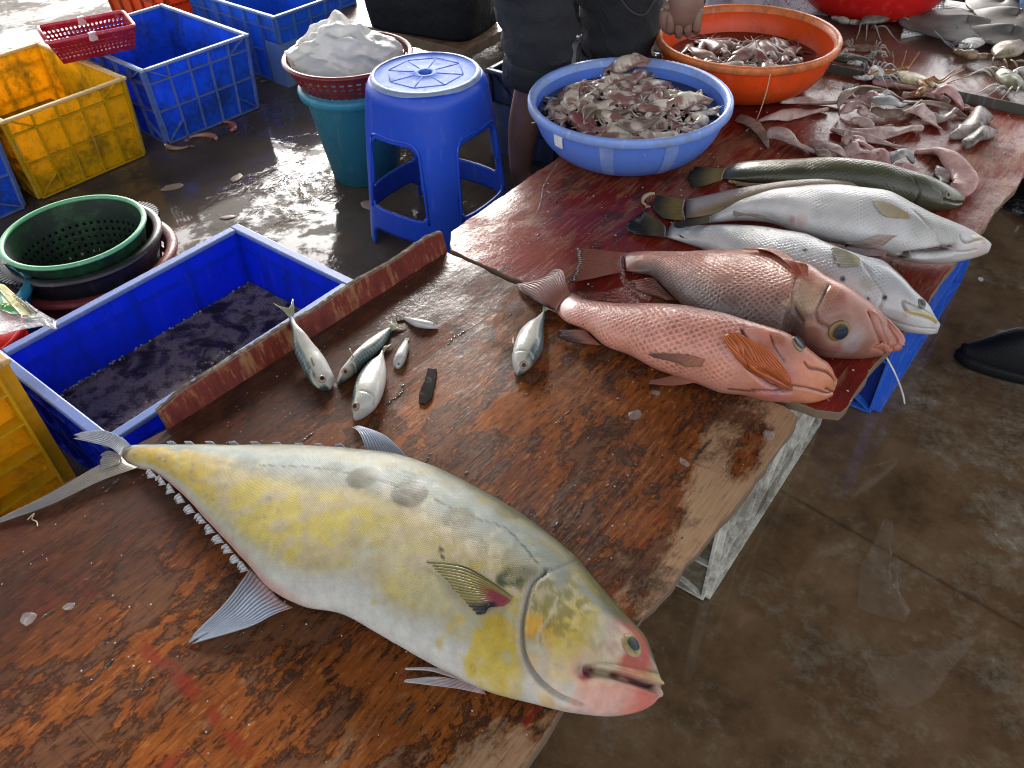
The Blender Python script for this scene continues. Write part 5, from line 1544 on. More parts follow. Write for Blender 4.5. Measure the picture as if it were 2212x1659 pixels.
    Fc.append(tuple(range(7 * 47, 8 * 47)))
    mesh('mouth_cavity', V, Fc, M_SKIN, f.t, True, col=np.tile((0.26, 0.050, 0.024), (len(V), 1)))
    # jaw skin that joins lips and head
    V, Fc = [], []
    headring = [f.hit(*p)[0] for p in (Z8(862, 868), Z8(900, 876), Z8(940, 925), Z8(952, 985), Z8(962, 1060), Z8(968, 1120), Z8(968, 1150), Z8(940, 1150), Z8(915, 1060), Z8(885, 960))]
    hc = catmull(np.array(headring + headring[:1]), 48)
    for k in (0.0, 0.35, 0.7, 1.0):
        for a, b_ in zip(hc[:-1], cyc[:-1]):
            V.append(a * (1 - k) + b_ * k)
    for i in range(3):
        for j in range(47):
            Fc.append((i * 47 + j, i * 47 + (j + 1) % 47, (i + 1) * 47 + (j + 1) % 47, (i + 1) * 47 + j))
    mesh('jaw_skin', V, Fc, M_SKIN, f.t, True, col=np.tile((0.34, 0.115, 0.075), (len(V), 1)))
    th = MB()
    for k in (2, 5, 8, 11, 14, 17, 40, 43, 45):
        p = cyc[k]; d_ = (cen - p); d_ /= np.linalg.norm(d_)
        th.tube([p + d_ * 0.003, p + d_ * 0.010], [0.0013, 0.0003], 5)
    mesh('teeth', th.V, th.F, M_SKIN, f.t, True, col=np.tile((0.62, 0.56, 0.46), (len(th.V), 1)))
    f.fin('tail_fin', [[q(960, 332), q(930, 370), q(930, 420), q(955, 455)], [q(850, 325), q(830, 375), q(835, 430), q(850, 480)], [q(740, 312), q(725, 380), q(720, 440), q(720, 510)], [q(618, 308), q(632, 400), q(612, 460), q(570, 536)]],
          [TZ + .016, TZ + .016, TZ + .013, TZ + .006], rays=16, colf=lambda s_, t_: lerp(lerp(np.broadcast_to((0.36, 0.125, 0.085), s_.shape + (3,)), (0.25, 0.085, 0.06), t_), (0.03, 0.02, 0.022), sst(0.88, 0.99, t_)), jag=0.05)
    f.fin('soft_dorsal_fin', [[q(1150, 500), q(1200, 560), q(1290, 650)], [q(1080, 510), q(1120, 575), q(1240, 650)], [q(980, 530), q(1040, 590), q(1180, 640)]], [TZ + .02, TZ + .02, TZ + .008], rays=12,
          colf=lambda s_, t_: lerp(np.broadcast_to((0.22, 0.085, 0.065), s_.shape + (3,)), (0.30, 0.10, 0.07), t_), jag=0.12)
    f.fin('pectoral_fin', [[Z8(470, 650), Z8(440, 640), Z8(400, 655)], [Z8(430, 590), Z8(380, 580), Z8(330, 590)], [Z8(330, 520), Z8(270, 505), Z8(200, 510)], [Z8(240, 478), Z8(120, 480), Z8(30, 484)]], [0, 0, 0, 0], on=[0.002, 0.009, 0.009, 0.006], rays=13,
          colf=lambda s_, t_: lerp(np.broadcast_to((0.46, 0.13, 0.07), s_.shape + (3,)), (0.40, 0.12, 0.07), t_), jag=0.06)
    return f
snapper_back()

# --- sea bass
def bass_paint(f, back, side, belly, headc, u_head=0.74):
    n1, n2, n3 = vnoise(f.P, 13, 3, 9), vnoise(f.P, 40, 3, 11), vnoise(f.P, 130, 3, 12)
    vv = f.v + 0.2 * (n1 - 0.5)
    col = lerp(np.broadcast_to(side, f.P.shape), back, sst(0.35, 0.95, vv))
    col = lerp(col, belly, sst(0.1, 0.8, -vv))
    col = lerp(col, headc, sst(u_head, u_head + 0.1, f.u) * sst(0.0, 0.55, vv))
    return col, n1, n2, n3

BP_B = [(0, 0.004), (0.05, 0.012), (0.12, 0.022), (0.4, 0.046), (0.62, 0.054), (0.85, 0.042), (0.95, 0.026), (1, 0.010)]

def bass(label, pairs, zb, back, side, belly, headc, tail, eyep, lines, spots=(), bscale=1.0, dark_tail=True, u_head=0.74):
    f = Fish('sea_bass', label, 'sea bass laid side by side', pairs, zb, [(a, b_ * bscale) for a, b_ in BP_B], nu=190, nv=104)
    col, n1, n2, n3 = bass_paint(f, np.array(back), np.array(side), np.array(belly), np.array(headc), u_head)
    col = lerp(col, (0.12, 0.11, 0.09), (1 - sst(0.0, 0.05, f.u)) * 0.8)
    disp = 0.004 * (n1 - 0.5)
    for pts, w_, c_, a_, dp in lines:
        d_ = f.dist(pts, 40)
        col = lerp(col, c_, (1 - sst(w_ * 0.45, w_, d_)) * a_)
        disp = disp + dp * (1 - sst(0, abs(w_) * 1.6, d_))
    for (px, py, r_, c_, a_) in spots:
        col = lerp(col, c_, f.spot(px, py, r_, 0.45, 0.5) * a_)
    col = col * (0.82 + 0.34 * n2)[..., None]
    f.col = col
    f.push(disp)
    f.finish(M_BASS, sst(0.03, 0.08, f.u) * (1 - 0.9 * sst(u_head + 0.02, u_head + 0.08, f.u)) * (0.55 + 0.45 * sst(-0.9, -0.2, f.v)))
    if tail:
        rows, zs = tail
        tc = (lambda s_, t_: lerp(np.broadcast_to((0.10, 0.085, 0.05), s_.shape + (3,)), (0.018, 0.020, 0.024), sst(0.25, 0.75, t_))) if dark_tail else (lambda s_, t_: lerp(np.broadcast_to((0.24, 0.17, 0.06), s_.shape + (3,)), (0.035, 0.035, 0.022), sst(0.2, 0.95, t_)))
        f.fin('tail_fin', rows, zs, rays=15, colf=tc, jag=0.04)
    if eyep: f.eye(*eyep)
    return f

# silver bass next to the snappers
lo = bass('silver sea bass lying flat between the dusky snapper and the other silver bass',
     [((1456, 478), (1436, 511)), ((1508, 488), (1475, 525)), ((1556, 487), (1530, 545)), ((1620, 488), (1590, 580)), ((1685, 497), (1650, 612)), ((1740, 508), (1715, 642)), ((1800, 534), (1780, 667)), ((1855, 552), (1840, 686)),
      ((1900, 563), (1885, 698)), ((1936, 594), (1925, 706)), ((1966, 631), (1960, 714)), ((1999, 659), (1995, 720)), ((2021, 690), (2014, 720)), ((2029, 706), (2027, 715))], TZ,
     (0.155, 0.160, 0.150), (0.40, 0.41, 0.425), (0.50, 0.485, 0.48), (0.085, 0.088, 0.038),
     ([[Z7(1190, 115), Z7(1225, 160), Z7(1225, 225)], [Z7(1130, 85), Z7(1150, 150), Z7(1160, 222)], [Z7(1075, 50), Z7(1060, 130), Z7(1080, 215)], [Z7(1120, 28), Z7(1000, 110), Z7(950, 160), Z7(1010, 205)]], [TZ + .014, TZ + .014, TZ + .012, TZ + .007]),
     (*Z8(1212, 818), 0.010, (0.22, 0.22, 0.18), (0.06, 0.06, 0.06), None, 0.4, 0.6),
     [([Z8(1085, 815), Z8(1095, 850), Z8(1130, 885), Z8(1200, 900), Z8(1270, 925), Z8(1305, 950)], 0.003, (0.16, 0.13, 0.09), 0.8, -0.004),
      ([Z8(1090, 800), Z8(1160, 830), Z8(1230, 860), Z8(1290, 905)], 0.0025, (0.18, 0.15, 0.06), 0.8, -0.003),
      ([Z8(1120, 880), Z8(1200, 885), Z8(1260, 905), Z8(1300, 935)], 0.006, (0.50, 0.38, 0.10), 0.7, 0.004),
      ([Z8(950, 905), Z8(1060, 950), Z8(1180, 980), Z8(1300, 990)], 0.002, (0.35, 0.28, 0.26), 0.6, -0.002),
      ([Z8(830, 560), Z8(900, 660), Z8(960, 760), Z8(930, 850)], 0.003, (0.36, 0.34, 0.28), 0.5, -0.003)],
     [(*Z8(445, 470), 0.004, (0.01, .01, .01), 1), (*Z8(695, 662), 0.004, (.01, .01, .01), 1), (*Z8(972, 783), 0.004, (.01, .01, .01), 1), (*Z8(560, 372), 0.004, (.01, .01, .01), 1), (*Z8(860, 790), 0.0028, (.01, .01, .01), 1), (*Z7(1810, 180), 0.004, (.01, .01, .01), 1), (*Z7(1905, 178), 0.0035, (.01, .01, .01), 1), (*Z8(850, 690), 0.012, (0.30, 0.25, 0.14), 0.5)])
lo.fin('pectoral_fin', [[Z8(760, 500), Z8(800, 530), Z8(808, 575)], [Z8(700, 490), Z8(745, 540), Z8(775, 590)], [Z8(640, 470), Z8(680, 530), Z8(730, 590)], [Z8(610, 478), Z8(625, 540), Z8(655, 592)]], [0] * 4, on=[0.001, 0.004, 0.004, 0.003], rays=12,
       colf=lambda s_, t_: lerp(np.broadcast_to((0.33, 0.27, 0.12), s_.shape + (3,)), (0.44, 0.42, 0.35), t_), jag=0.12)
lo.fin('anal_fin', [[Z7(1560, 325), Z7(1450, 285), Z7(1340, 228)], [Z7(1540, 300), Z7(1430, 262), Z7(1320, 222)], [Z7(1420, 240), Z7(1360, 222), Z7(1305, 208)]], [TZ + .012, TZ + .02, TZ + .018], rays=8, col=(0.16, 0.12, 0.08), jag=0.08)

# brownish bass mostly hidden behind
br = bass('brownish sea bass mostly hidden behind the upper silver bass, only its tail half showing',
     [((1480, 432), (1480, 472)), ((1510, 424), (1520, 468)), ((1560, 414), (1575, 462)), ((1620, 404), (1635, 452)), ((1690, 398), (1700, 446)), ((1760, 397), (1765, 441)), ((1830, 401), (1830, 438)), ((1890, 410), (1888, 434)), ((1928, 421), (1926, 431))], TZ,
     (0.20, 0.15, 0.10), (0.40, 0.33, 0.28), (0.26, 0.19, 0.11), (0.2, 0.17, 0.1),
     ([[(1480, 431), (1476, 450), (1480, 474)], [(1458, 428), (1455, 449), (1462, 475)], [(1437, 425), (1432, 448), (1447, 474)], [(1418, 422), (1408, 446), (1430, 472)]], [TZ + .014, TZ + .013, TZ + .010, TZ + .006]),
     None, [], bscale=0.62, dark_tail=False)
br.fin('dorsal_fin', [[(1620, 405), (1645, 402), (1662, 400)], [(1600, 401), (1612, 398), (1640, 397)], [(1585, 404), (1592, 399), (1610, 396)]], [TZ + .03, TZ + .034, TZ + .03], rays=6, col=(0.20, 0.17, 0.13), jag=0.1)

# upper silver bass, belly turned to the camera
ub = bass('silver sea bass with pale upturned belly and parted mouth, leaning over its neighbour',
     [((1526, 468), (1530, 482)), ((1554, 459), (1560, 477)), ((1588, 440), (1600, 472)), ((1621, 425), (1650, 475)), ((1659, 411), (1690, 485)), ((1706, 403), (1735, 505)), ((1750, 399), (1780, 520)), ((1800, 399), (1830, 533)), ((1850, 404), (1880, 545)),
      ((1900, 414), (1925, 556)), ((1950, 438), (1965, 566)), ((2000, 466), (2010, 568)), ((2050, 489), (2050, 564)), ((2090, 504), (2090, 558)), ((2120, 518), (2120, 551)), ((2138, 530), (2137, 543))], [TZ + .024, TZ + .028, TZ + .02, TZ + .004],
     (0.185, 0.175, 0.125), (0.43, 0.43, 0.435), (0.53, 0.51, 0.50), (0.125, 0.12, 0.078),
     ([[(1536, 466), (1536, 474), (1534, 481)], [(1512, 471), (1512, 478), (1514, 484)], [(1485, 476), (1484, 483), (1488, 489)], [(1455, 483), (1453, 488), (1462, 493)]], [TZ + .045, TZ + .045, TZ + .044, TZ + .040]),
     None,
     [([Z8(1075, 516), Z8(1140, 508), Z8(1250, 497), Z8(1350, 480), Z8(1415, 470)], 0.0095, (0.030, 0.012, 0.012), 0.97, -0.016),
      ([Z8(1420, 482), Z8(1500, 484), Z8(1570, 470)], 0.002, (0.25, 0.18, 0.16), 0.7, -0.003),
      ([Z8(1465, 375), Z8(1480, 410), Z8(1510, 428), Z8(1560, 412), Z8(1610, 405)], 0.0028, (0.16, 0.12, 0.09), 0.8, -0.004),
      ([Z8(1540, 400), Z8(1590, 395), Z8(1618, 412)], 0.005, (0.50, 0.38, 0.16), 0.6, 0.003),
      ([Z8(1300, 350), Z8(1330, 420), Z8(1370, 465), Z8(1440, 475)], 0.0022, (0.45, 0.36, 0.33), 0.5, -0.003),
      ([Z8(1160, 215), Z8(1230, 290), Z8(1270, 330)], 0.003, (0.42, 0.40, 0.33), 0.4, -0.002)],
     [(*Z8(1600, 470), 0.028, (0.55, 0.42, 0.38), 0.6), (*Z8(420, 285), 0.012, (0.5, 0.25, 0.24), 0.5), (*Z8(365, 272), 0.007, (0.5, 0.18, 0.18), 0.7), (*Z8(1310, 300), 0.05, (0.26, 0.25, 0.18), 0.4)], u_head=0.80)
ub.fin('pectoral_fin', [[Z8(1120, 235), Z8(1130, 255), Z8(1120, 272)], [Z8(1040, 200), Z8(1040, 232), Z8(1050, 268)], [Z8(950, 165), Z8(950, 210), Z8(980, 260)], [Z8(870, 158), Z8(885, 180), Z8(935, 232)]], [0] * 4, on=[0.001, 0.004, 0.004, 0.002], rays=12,
       colf=lambda s_, t_: lerp(np.broadcast_to((0.40, 0.29, 0.13), s_.shape + (3,)), (0.50, 0.45, 0.35), t_), jag=0.12)
ub.fin('pelvic_fin', [[Z8(1050, 378), Z8(1010, 400), Z8(960, 440)], [Z8(940, 378), Z8(900, 410), Z8(880, 445)], [Z8(830, 405), Z8(800, 425), Z8(800, 452)], [Z8(700, 440), Z8(700, 446), Z8(712, 452)]], [0] * 4, on=[0.001, 0.007, 0.007, 0.006], rays=8, colf=lambda s_, t_: lerp(np.broadcast_to((0.56, 0.42, 0.36), s_.shape + (3,)), (0.48, 0.40, 0.36), t_), jag=0.04)
ub.fin('pelvic_fin', [[Z8(980, 455), Z8(985, 485), Z8(970, 512)], [Z8(880, 460), Z8(885, 490), Z8(880, 512)], [Z8(780, 458), Z8(790, 485), Z8(800, 508)], [Z8(668, 455), Z8(690, 475), Z8(720, 492)]], [TZ + .055, TZ + .05, TZ + .048, TZ + .05], rays=8, colf=lambda s_, t_: lerp(np.broadcast_to((0.52, 0.32, 0.30), s_.shape + (3,)), (0.20, 0.22, 0.24), t_), jag=0.04)
ub.fin('anal_fin', [[(1700, 486), (1672, 476), (1648, 468)], [(1660, 474), (1640, 465), (1620, 462)], [(1606, 462), (1594, 464), (1588, 468)], [(1583, 455), (1582, 463), (1594, 474)]], [TZ + .060, TZ + .066, TZ + .066, TZ + .064], rays=7, col=(0.30, 0.25, 0.22), jag=0.05)

# olive bass at the back
ol = bass('dark olive sea bass furthest back in the row, beside the heap of skinned fish',
     [((1562, 364), (1560, 386)), ((1600, 350), (1600, 391)), ((1650, 346), (1650, 398)), ((1710, 346), (1705, 406)), ((1780, 348), (1775, 414)), ((1840, 355), (1835, 421)), ((1900, 365), (1895, 430)), ((1956, 378), (1950, 439)), ((2005, 392), (2000, 447)), ((2045, 404), (2040, 453)), ((2070, 416), (2068, 450)), ((2084, 430), (2081, 440))], TZ,
     (0.30, 0.29, 0.24), (0.115, 0.115, 0.070), (0.060, 0.060, 0.035), (0.060, 0.060, 0.034),
     ([[(1568, 364), (1562, 376), (1560, 388)], [(1545, 364), (1540, 380), (1541, 395)], [(1520, 362), (1514, 382), (1520, 402)], [(1500, 360), (1484, 382), (1494, 405)]], [TZ + .016, TZ + .015, TZ + .012, TZ + .006]),
     (2048, 421, 0.0095, (0.34, 0.30, 0.20), (0.03, 0.03, 0.025), (0.10, 0.09, 0.05), 0.35, 0.45),
     [([(2040, 430), (2058, 437), (2072, 440), (2082, 438)], 0.003, (0.02, 0.015, 0.01), 0.8, -0.004), ([(1975, 385), (1985, 405), (1982, 425), (1975, 440)], 0.003, (0.03, 0.03, 0.02), 0.7, -0.003),
      ([(2020, 405), (2035, 415), (2034, 435)], 0.0025, (0.03, 0.03, 0.02), 0.6, -0.002)],
     [(1690, 352, 0.006, (0.01, 0.01, 0.01), 1.0)], bscale=0.85, dark_tail=False, u_head=0.78)
ol.fin('dorsal_fin', [[(1905, 366), (1880, 360), (1850, 355)], [(1895, 361), (1872, 354), (1842, 350)]], [TZ + .05, TZ + .058], rays=7, col=(0.30, 0.20, 0.07), jag=0.1)
ol.fin('anal_fin', [[(1645, 398), (1610, 394), (1575, 388)], [(1650, 408), (1605, 402), (1572, 394)]], [TZ + .012, TZ + .006], rays=6, col=(0.30, 0.22, 0.06), jag=0.1)

# --- small fish
R6 = lambda x, y: (329 + x * .3141, 466.3 + y * .3141)

def mackerel(label, dl, vl, zb, b, tail, tailz, eye, stripe=True, dark=(0.030, 0.055, 0.055)):
    n = len(dl)
    f = Fish('mackerel', label, 'small mackerel on the brown table', list(zip(dl, vl)), zb, [(0, b * 0.30), (0.25, b * 0.7), (0.55, b), (0.8, b * 0.92), (0.94, b * 0.6), (1, b * 0.22)], nu=90, nv=56)
    n2 = vnoise(f.P, 60, 3, 21)
    vv = f.v + 0.12 * (n2 - 0.5)
    col = lerp(np.broadcast_to((0.46, 0.45, 0.42), f.P.shape), dark, sst(0.30, 0.62, vv))
    bars = 0.5 + 0.5 * np.sin(f.um * 2 * math.pi / 0.0085 + 3 * f.v)
    col = lerp(col, (0.20, 0.27, 0.24), sst(0.35, 0.8, vv) * bars * 0.5 * (1 - sst(0.7, 0.8, f.u)))
    col = lerp(col, (0.50, 0.45, 0.24), (1 - sst(0.02, 0.16, np.abs(vv - 0.22))) * 0.65)
    gill = f.dist([(e[0], e[1]) for e in eye['gill']], 24)
    col = lerp(col, (0.42, 0.36, 0.28), (1 - sst(0.0015, 0.0035, gill)) * 0.7)
    col = lerp(col, (0.52, 0.46, 0.36), f.spot(*eye['p'], 0.014, 0.4, 0.3) * 0.5)
    f.col = col * (0.85 + 0.3 * n2)[..., None]
    f.push(-0.0018 * (1 - sst(0, 0.003, gill)) + 0.0012 * (n2 - 0.5))
    f.finish(M_SKIN)
    f.eye(*eye['p'], eye.get('r', 0.0068), (0.40, 0.30, 0.24), (0.02, 0.02, 0.025), ring=(0.42, 0.22, 0.16), pr=0.5)
    f.fin('tail_fin', tail, tailz, rays=10, col=(0.42, 0.40, 0.28), jag=0.12, n=41, m=10, corr=0.0008)
    return f

q = R6
mk1 = mackerel('mackerel hanging its tail over the table rail', [q(938, 690), q(948, 740), q(965, 820), q(975, 920), (q(1010, 1010)), q(1045, 1080), q(1090, 1150), q(1150, 1190), q(1205, 1195)],
         [q(972, 690), q(1000, 760), q(1060, 820), q(1115, 890), q(1165, 950), q(1205, 1010), q(1235, 1070), q(1252, 1120), q(1232, 1180)], [TZ + .046, TZ + .030, TZ + .006, TZ, TZ], 0.019,
         [[q(935, 692), q(955, 695), q(975, 690)], [q(905, 655), q(945, 650), q(975, 635)], [q(818, 592), q(935, 628), q(968, 548)]], [TZ + .055, TZ + .062, TZ + .066],
         dict(p=q(1168, 1120), gill=[q(1085, 1060), q(1100, 1120), q(1140, 1175)], r=0.0072))
mk1.fin('pectoral_fin', [[q(1120, 1030), q(1105, 1040)], [q(1105, 1000), q(1098, 1010)], [q(1090, 965), q(1086, 975)]], [0] * 3, on=[0.001, 0.003, 0.003], rays=4, col=(0.42, 0.38, 0.28), n=17, m=6)
mk2 = mackerel('dark backed mackerel lying on its belly beside the tail hung mackerel', [q(1650, 790), q(1610, 870), q(1550, 940), q(1480, 1000), q(1410, 1075), q(1345, 1120), q(1290, 1155)],
         [q(1620, 775), q(1540, 815), q(1450, 880), q(1380, 950), q(1318, 1025), q(1275, 1090), q(1262, 1145)], TZ, 0.017,
         [[q(1655, 790), q(1640, 782), q(1622, 772)], [q(1690, 770), q(1660, 755), q(1640, 740)], [q(1758, 752), q(1680, 755), q(1640, 705)]], [TZ + .006, TZ + .006, TZ + .003],
         dict(p=q(1326, 1070), gill=[q(1370, 985), q(1395, 1030), q(1400, 1075)], r=0.0062))
mk2.fin('pectoral_fin', [[q(1392, 985), q(1378, 975)], [q(1375, 950), q(1368, 948)], [q(1358, 908), q(1352, 906)]], [TZ + .03, TZ + .035, TZ + .038], rays=3, col=(0.36, 0.33, 0.26), n=13, m=6)
mk3 = mackerel('plump pale mackerel nearest the dorsal fin of the big fish', [q(1580, 935), q(1545, 975), q(1490, 1010), q(1430, 1080), q(1390, 1170), q(1368, 1260), q(1362, 1340), q(1376, 1400)],
         [q(1592, 940), q(1602, 990), q(1612, 1060), q(1608, 1140), q(1585, 1230), q(1540, 1310), q(1470, 1365), q(1400, 1402)], TZ, 0.020,
         [[q(1578, 938), q(1586, 935), q(1594, 940)], [q(1590, 905), q(1608, 900), q(1615, 905)], [q(1592, 895), q(1640, 885), q(1668, 868)]], [TZ + .006, TZ + .008, TZ + .004],
         dict(p=q(1396, 1310), gill=[q(1432, 1200), q(1490, 1215), q(1530, 1250), q(1530, 1300)], r=0.0074))
q7 = Z7
mk4 = mackerel('single mackerel at the tail of the coral pink snapper', [q7(425, 725), q7(418, 790), q7(412, 860), q7(412, 930), q7(395, 1000), q7(345, 1070), q7(295, 1115), q7(245, 1148)],
         [q7(405, 735), q7(360, 775), q7(300, 810), q7(250, 860), q7(218, 930), q7(198, 1010), q7(200, 1090), q7(225, 1142)], TZ, 0.019,
         [[q7(404, 735), q7(415, 726), q7(426, 725)], [q7(405, 695), q7(425, 695), q7(445, 712)], [q7(415, 625), q7(440, 690), q7(505, 738)]], [TZ + .008, TZ + .014, TZ + .012],
         dict(p=q7(276, 1083), gill=[q7(225, 990), q7(280, 985), q7(325, 1000), q7(340, 1040)], r=0.0072), dark=(0.05, 0.085, 0.095))
mk4.fin('pelvic_fin', [[q7(215, 940), q7(210, 955)], [q7(208, 920), q7(203, 935)], [q7(206, 893), q7(203, 900)]], [TZ + .01, TZ + .01, TZ + .006], rays=3, col=(0.55, 0.55, 0.5), n=13, m=6)

def sprat(label, dl, vl, b, tail, eye):
    f = Fish('sprat', label, 'tiny silver fish on the brown table', list(zip(dl, vl)), TZ, [(0, b * 0.3), (0.3, b), (0.7, b), (1, b * 0.35)], nu=50, nv=32)
    n2 = vnoise(f.P, 120, 3, 31)
    f.col = lerp(np.broadcast_to((0.46, 0.44, 0.42), f.P.shape), (0.24, 0.24, 0.22), sst(0.5, 0.95, f.v)) * (0.8 + 0.35 * n2)[..., None]
    f.finish(M_SKIN)
    f.eye(*eye, 0.0030, (0.5, 0.5, 0.48), (0.02, 0.02, 0.02), pr=0.5)
    f.fin('tail_fin', tail, [TZ + .003, TZ + .002], rays=5, col=(0.30, 0.27, 0.22), jag=0.15, n=21, m=6, corr=0.0005)
sprat('tiny silver sprat lying level near the rail, away from the mackerel', [q(1728, 697), q(1760, 697), q(1800, 704), q(1870, 716), q(1920, 728), q(1955, 748), q(1966, 764)], [q(1728, 712), q(1765, 738), q(1800, 760), q(1870, 775), q(1915, 777), q(1945, 776), q(1962, 772)], 0.0075,
      [[q(1730, 696), q(1730, 713)], [q(1668, 678), q(1678, 725)]], q(1936, 745))
sprat('tiny silver sprat pointing at the camera beside the plump mackerel', [q(1758, 862), q(1766, 900), q(1758, 940), q(1745, 985), q(1722, 1025), q(1700, 1046)], [q(1730, 862), q(1705, 895), q(1678, 940), q(1660, 985), q(1655, 1025), q(1678, 1048)], 0.0085,
      [[q(1760, 864), q(1730, 864)], [q(1768, 838), q(1742, 838)]], q(1695, 1020))
# ------------------------------------------------------------------ squid
M_SQ = m_paint('wet_squid_skin', rough=0.42, coat=0.28, bump_scale=220, bump=0.3, trans=0.05, wet=0.25)
rnd = random.Random(77)

def squid_proto(seed, pale, dark, amt, curl=0.0, fat=1.0):
    """body along +x from the head at 0 to the tip; lengths in metres"""
    rs = random.Random(seed)
    t = thing('squid', 'squid', 'squid')
    L = 0.085
    def colour(P, a=amt):
        P = np.asarray(P, float)
        n = vnoise(P, 42, 4, seed) ; m = vnoise(P, 230, 2, seed + 3)
        c = lerp(np.broadcast_to(pale, P.shape), dark, sst(0.60 - a, 0.68 - a, n) * 0.85)
        return c * (0.82 * (0.72 + 0.5 * m))[..., None] * np.array((1.06, 0.97, 0.90))
    n, k = 20, 16
    V, Fc = [], []
    for i in range(n):
        u = i / (n - 1)
        r_ = 0.0155 * fat * (min(1, 0.72 + u * 2.2) if u < 0.13 else 1) * (1 - max(0, (u - 0.25) / 0.75) ** 1.7) + 0.0006
        bend = curl * (u - 0.3) ** 2 * 0.09
        for j in range(k):
            a = 2 * math.pi * j / k
            w_ = 1 + 0.07 * noise.noise((u * 5, math.cos(a) * 2, math.sin(a) * 2 + seed))
            V.append((L * u, bend + r_ * math.cos(a) * w_, 0.011 + r_ * 0.72 * math.sin(a) * w_))
    for i in range(n - 1):
        for j in range(k):
            Fc.append((i * k + j, i * k + (j + 1) % k, (i + 1) * k + (j + 1) % k, (i + 1) * k + j))
    Fc.append(tuple(range(k))[::-1]); Fc.append(tuple((n - 1) * k + j for j in range(k)))
    mesh('mantle', V, Fc, M_SQ, t, True, col=colour(V))
    for s in (-1, 1):
        V, Fc = [], []
        for i in range(9):
            u = i / 8
            x = L * (0.46 + 0.54 * u)
            uu = 0.46 + 0.54 * u
            r0 = 0.0155 * fat * (1 - max(0, (uu - 0.25) / 0.75) ** 1.7) * 0.8
            wd = 0.0125 * math.sin(math.pi * min(1, u * 0.9 + 0.06)) ** 0.8
            bend = curl * (uu - 0.3) ** 2 * 0.09
            for j in range(5):
                q = j / 4
                V.append((x - 0.004 * q, bend + s * (r0 + wd * q), 0.012 + 0.004 * math.sin(q * 2 + i * 0.8 + seed) * q))
        for i in range(8):
            for j in range(4):
                a = i * 5 + j
                Fc.append((a, a + 1, a + 6, a + 5))
        solid(mesh('fin', V, Fc, M_SQ, t, True, col=colour(V)), 0.0014)
    hb = MB()
    hb.tube(catmull([(0.006, 0, 0.010), (-0.006, 0.001, 0.010), (-0.016, 0.0, 0.010), (-0.024, 0.0, 0.009)], 10), [0.008, 0.0105, 0.011, 0.0105, 0.010, 0.0095, 0.0095, 0.009, 0.008, 0.006], 12)
    hd = mesh('head', hb.V, hb.F, M_SQ, t, True, col=colour(hb.V, amt * 0.7))
    for s in (-1, 1):
        e = MB()
        e.tube([(-0.011, s * 0.009, 0.013), (-0.011, s * 0.0125, 0.014)], [0.0042, 0.0022], 10)
        mesh('eye', e.V, e.F, M_EYE, hd, True, col=np.tile((0.015, 0.014, 0.016), (len(e.V), 1)))
    ar = MB()
    for q in range(8):
        a0 = (q - 3.5) * 0.27 + rs.uniform(-0.15, 0.15)
        ln = rs.uniform(0.030, 0.055)
        p, d = np.array([-0.022, 0.0035 * math.sin(a0 * 2), 0.009]), math.pi + a0
        pts = [p]
        tw = rs.uniform(-1.1, 1.1)
        for m_ in range(5):
            d += tw * 0.35
            p = p + np.array([math.cos(d), math.sin(d), rs.uniform(-0.12, 0.12)]) * ln / 5
            pts.append(p)
        ar.tube(catmull(pts, 9), list(np.linspace(0.0032, 0.0010, 9)), 6)
    mesh('tentacles', ar.V, ar.F, M_SQ, t, True, col=colour(ar.V, amt * 0.4) * 1.02)
    return t

SQ = []
for k, (pa, da, am, cu, fa) in enumerate((((0.66, 0.60, 0.54), (0.20, 0.055, 0.060), 0.15, 0.6, 1.1), ((0.72, 0.68, 0.60), (0.24, 0.10, 0.09), 0.09, -0.5, 1.25),
                                          ((0.44, 0.30, 0.28), (0.20, 0.040, 0.050), 0.22, 0.2, 1.2), ((0.54, 0.48, 0.42), (0.11, 0.065, 0.05), 0.12, 1.0, 1.05), ((0.76, 0.72, 0.63), (0.36, 0.20, 0.17), -0.02, -0.9, 1.2))):
    SQ.append(squid_proto(60 + 7 * k, pa, da, am, cu, fa))
SQO = []
for k, (pa, da, am, cu, fa) in enumerate((((0.30, 0.22, 0.20), (0.15, 0.055, 0.05), 0.14, 0.5, 1.1), ((0.38, 0.30, 0.27), (0.20, 0.05, 0.05), 0.08, -0.6, 1.2), ((0.24, 0.11, 0.11), (0.12, 0.02, 0.025), 0.25, 0.2, 1.1))):
    SQO.append(squid_proto(160 + 7 * k, pa, da, am, cu, fa))
SQN = ['pale squid with wine red patches', 'creamy white squid', 'wine red squid', 'pale squid with dark brown skin shreds', 'almost white squid']
SQN2 = ['brown squid', 'pinkish brown squid', 'glossy dark red squid']
used = {}

def put_squid(protos, k, x, y, z, yaw, pitch, rollv, sc, label, group):
    o = protos[k]
    if (id(protos), k) in used: o = copy_tree(o)
    used[(id(protos), k)] = 1
    o.location = (x, y, z)
    o.rotation_euler = (rollv, pitch, yaw)
    o.scale = (sc, sc, sc)
    tag(o, label, 'squid', group)

def sector(dx, dy, R):
    """names a place in a basin as the camera sees it"""
    f = np.array([-0.49, 0.87]); r_ = np.array([0.87, 0.49])
    a, b_ = dx * r_[0] + dy * r_[1], dx * f[0] + dy * f[1]
    h = 'left' if a < -0.28 * R else 'right' if a > 0.28 * R else 'middle'
    v = 'near the back rim' if b_ > 0.35 * R else 'near the front rim' if b_ < -0.35 * R else 'half way back'
    return {'left': 'left side', 'right': 'right side', 'middle': 'middle'}[h] + ' ' + v

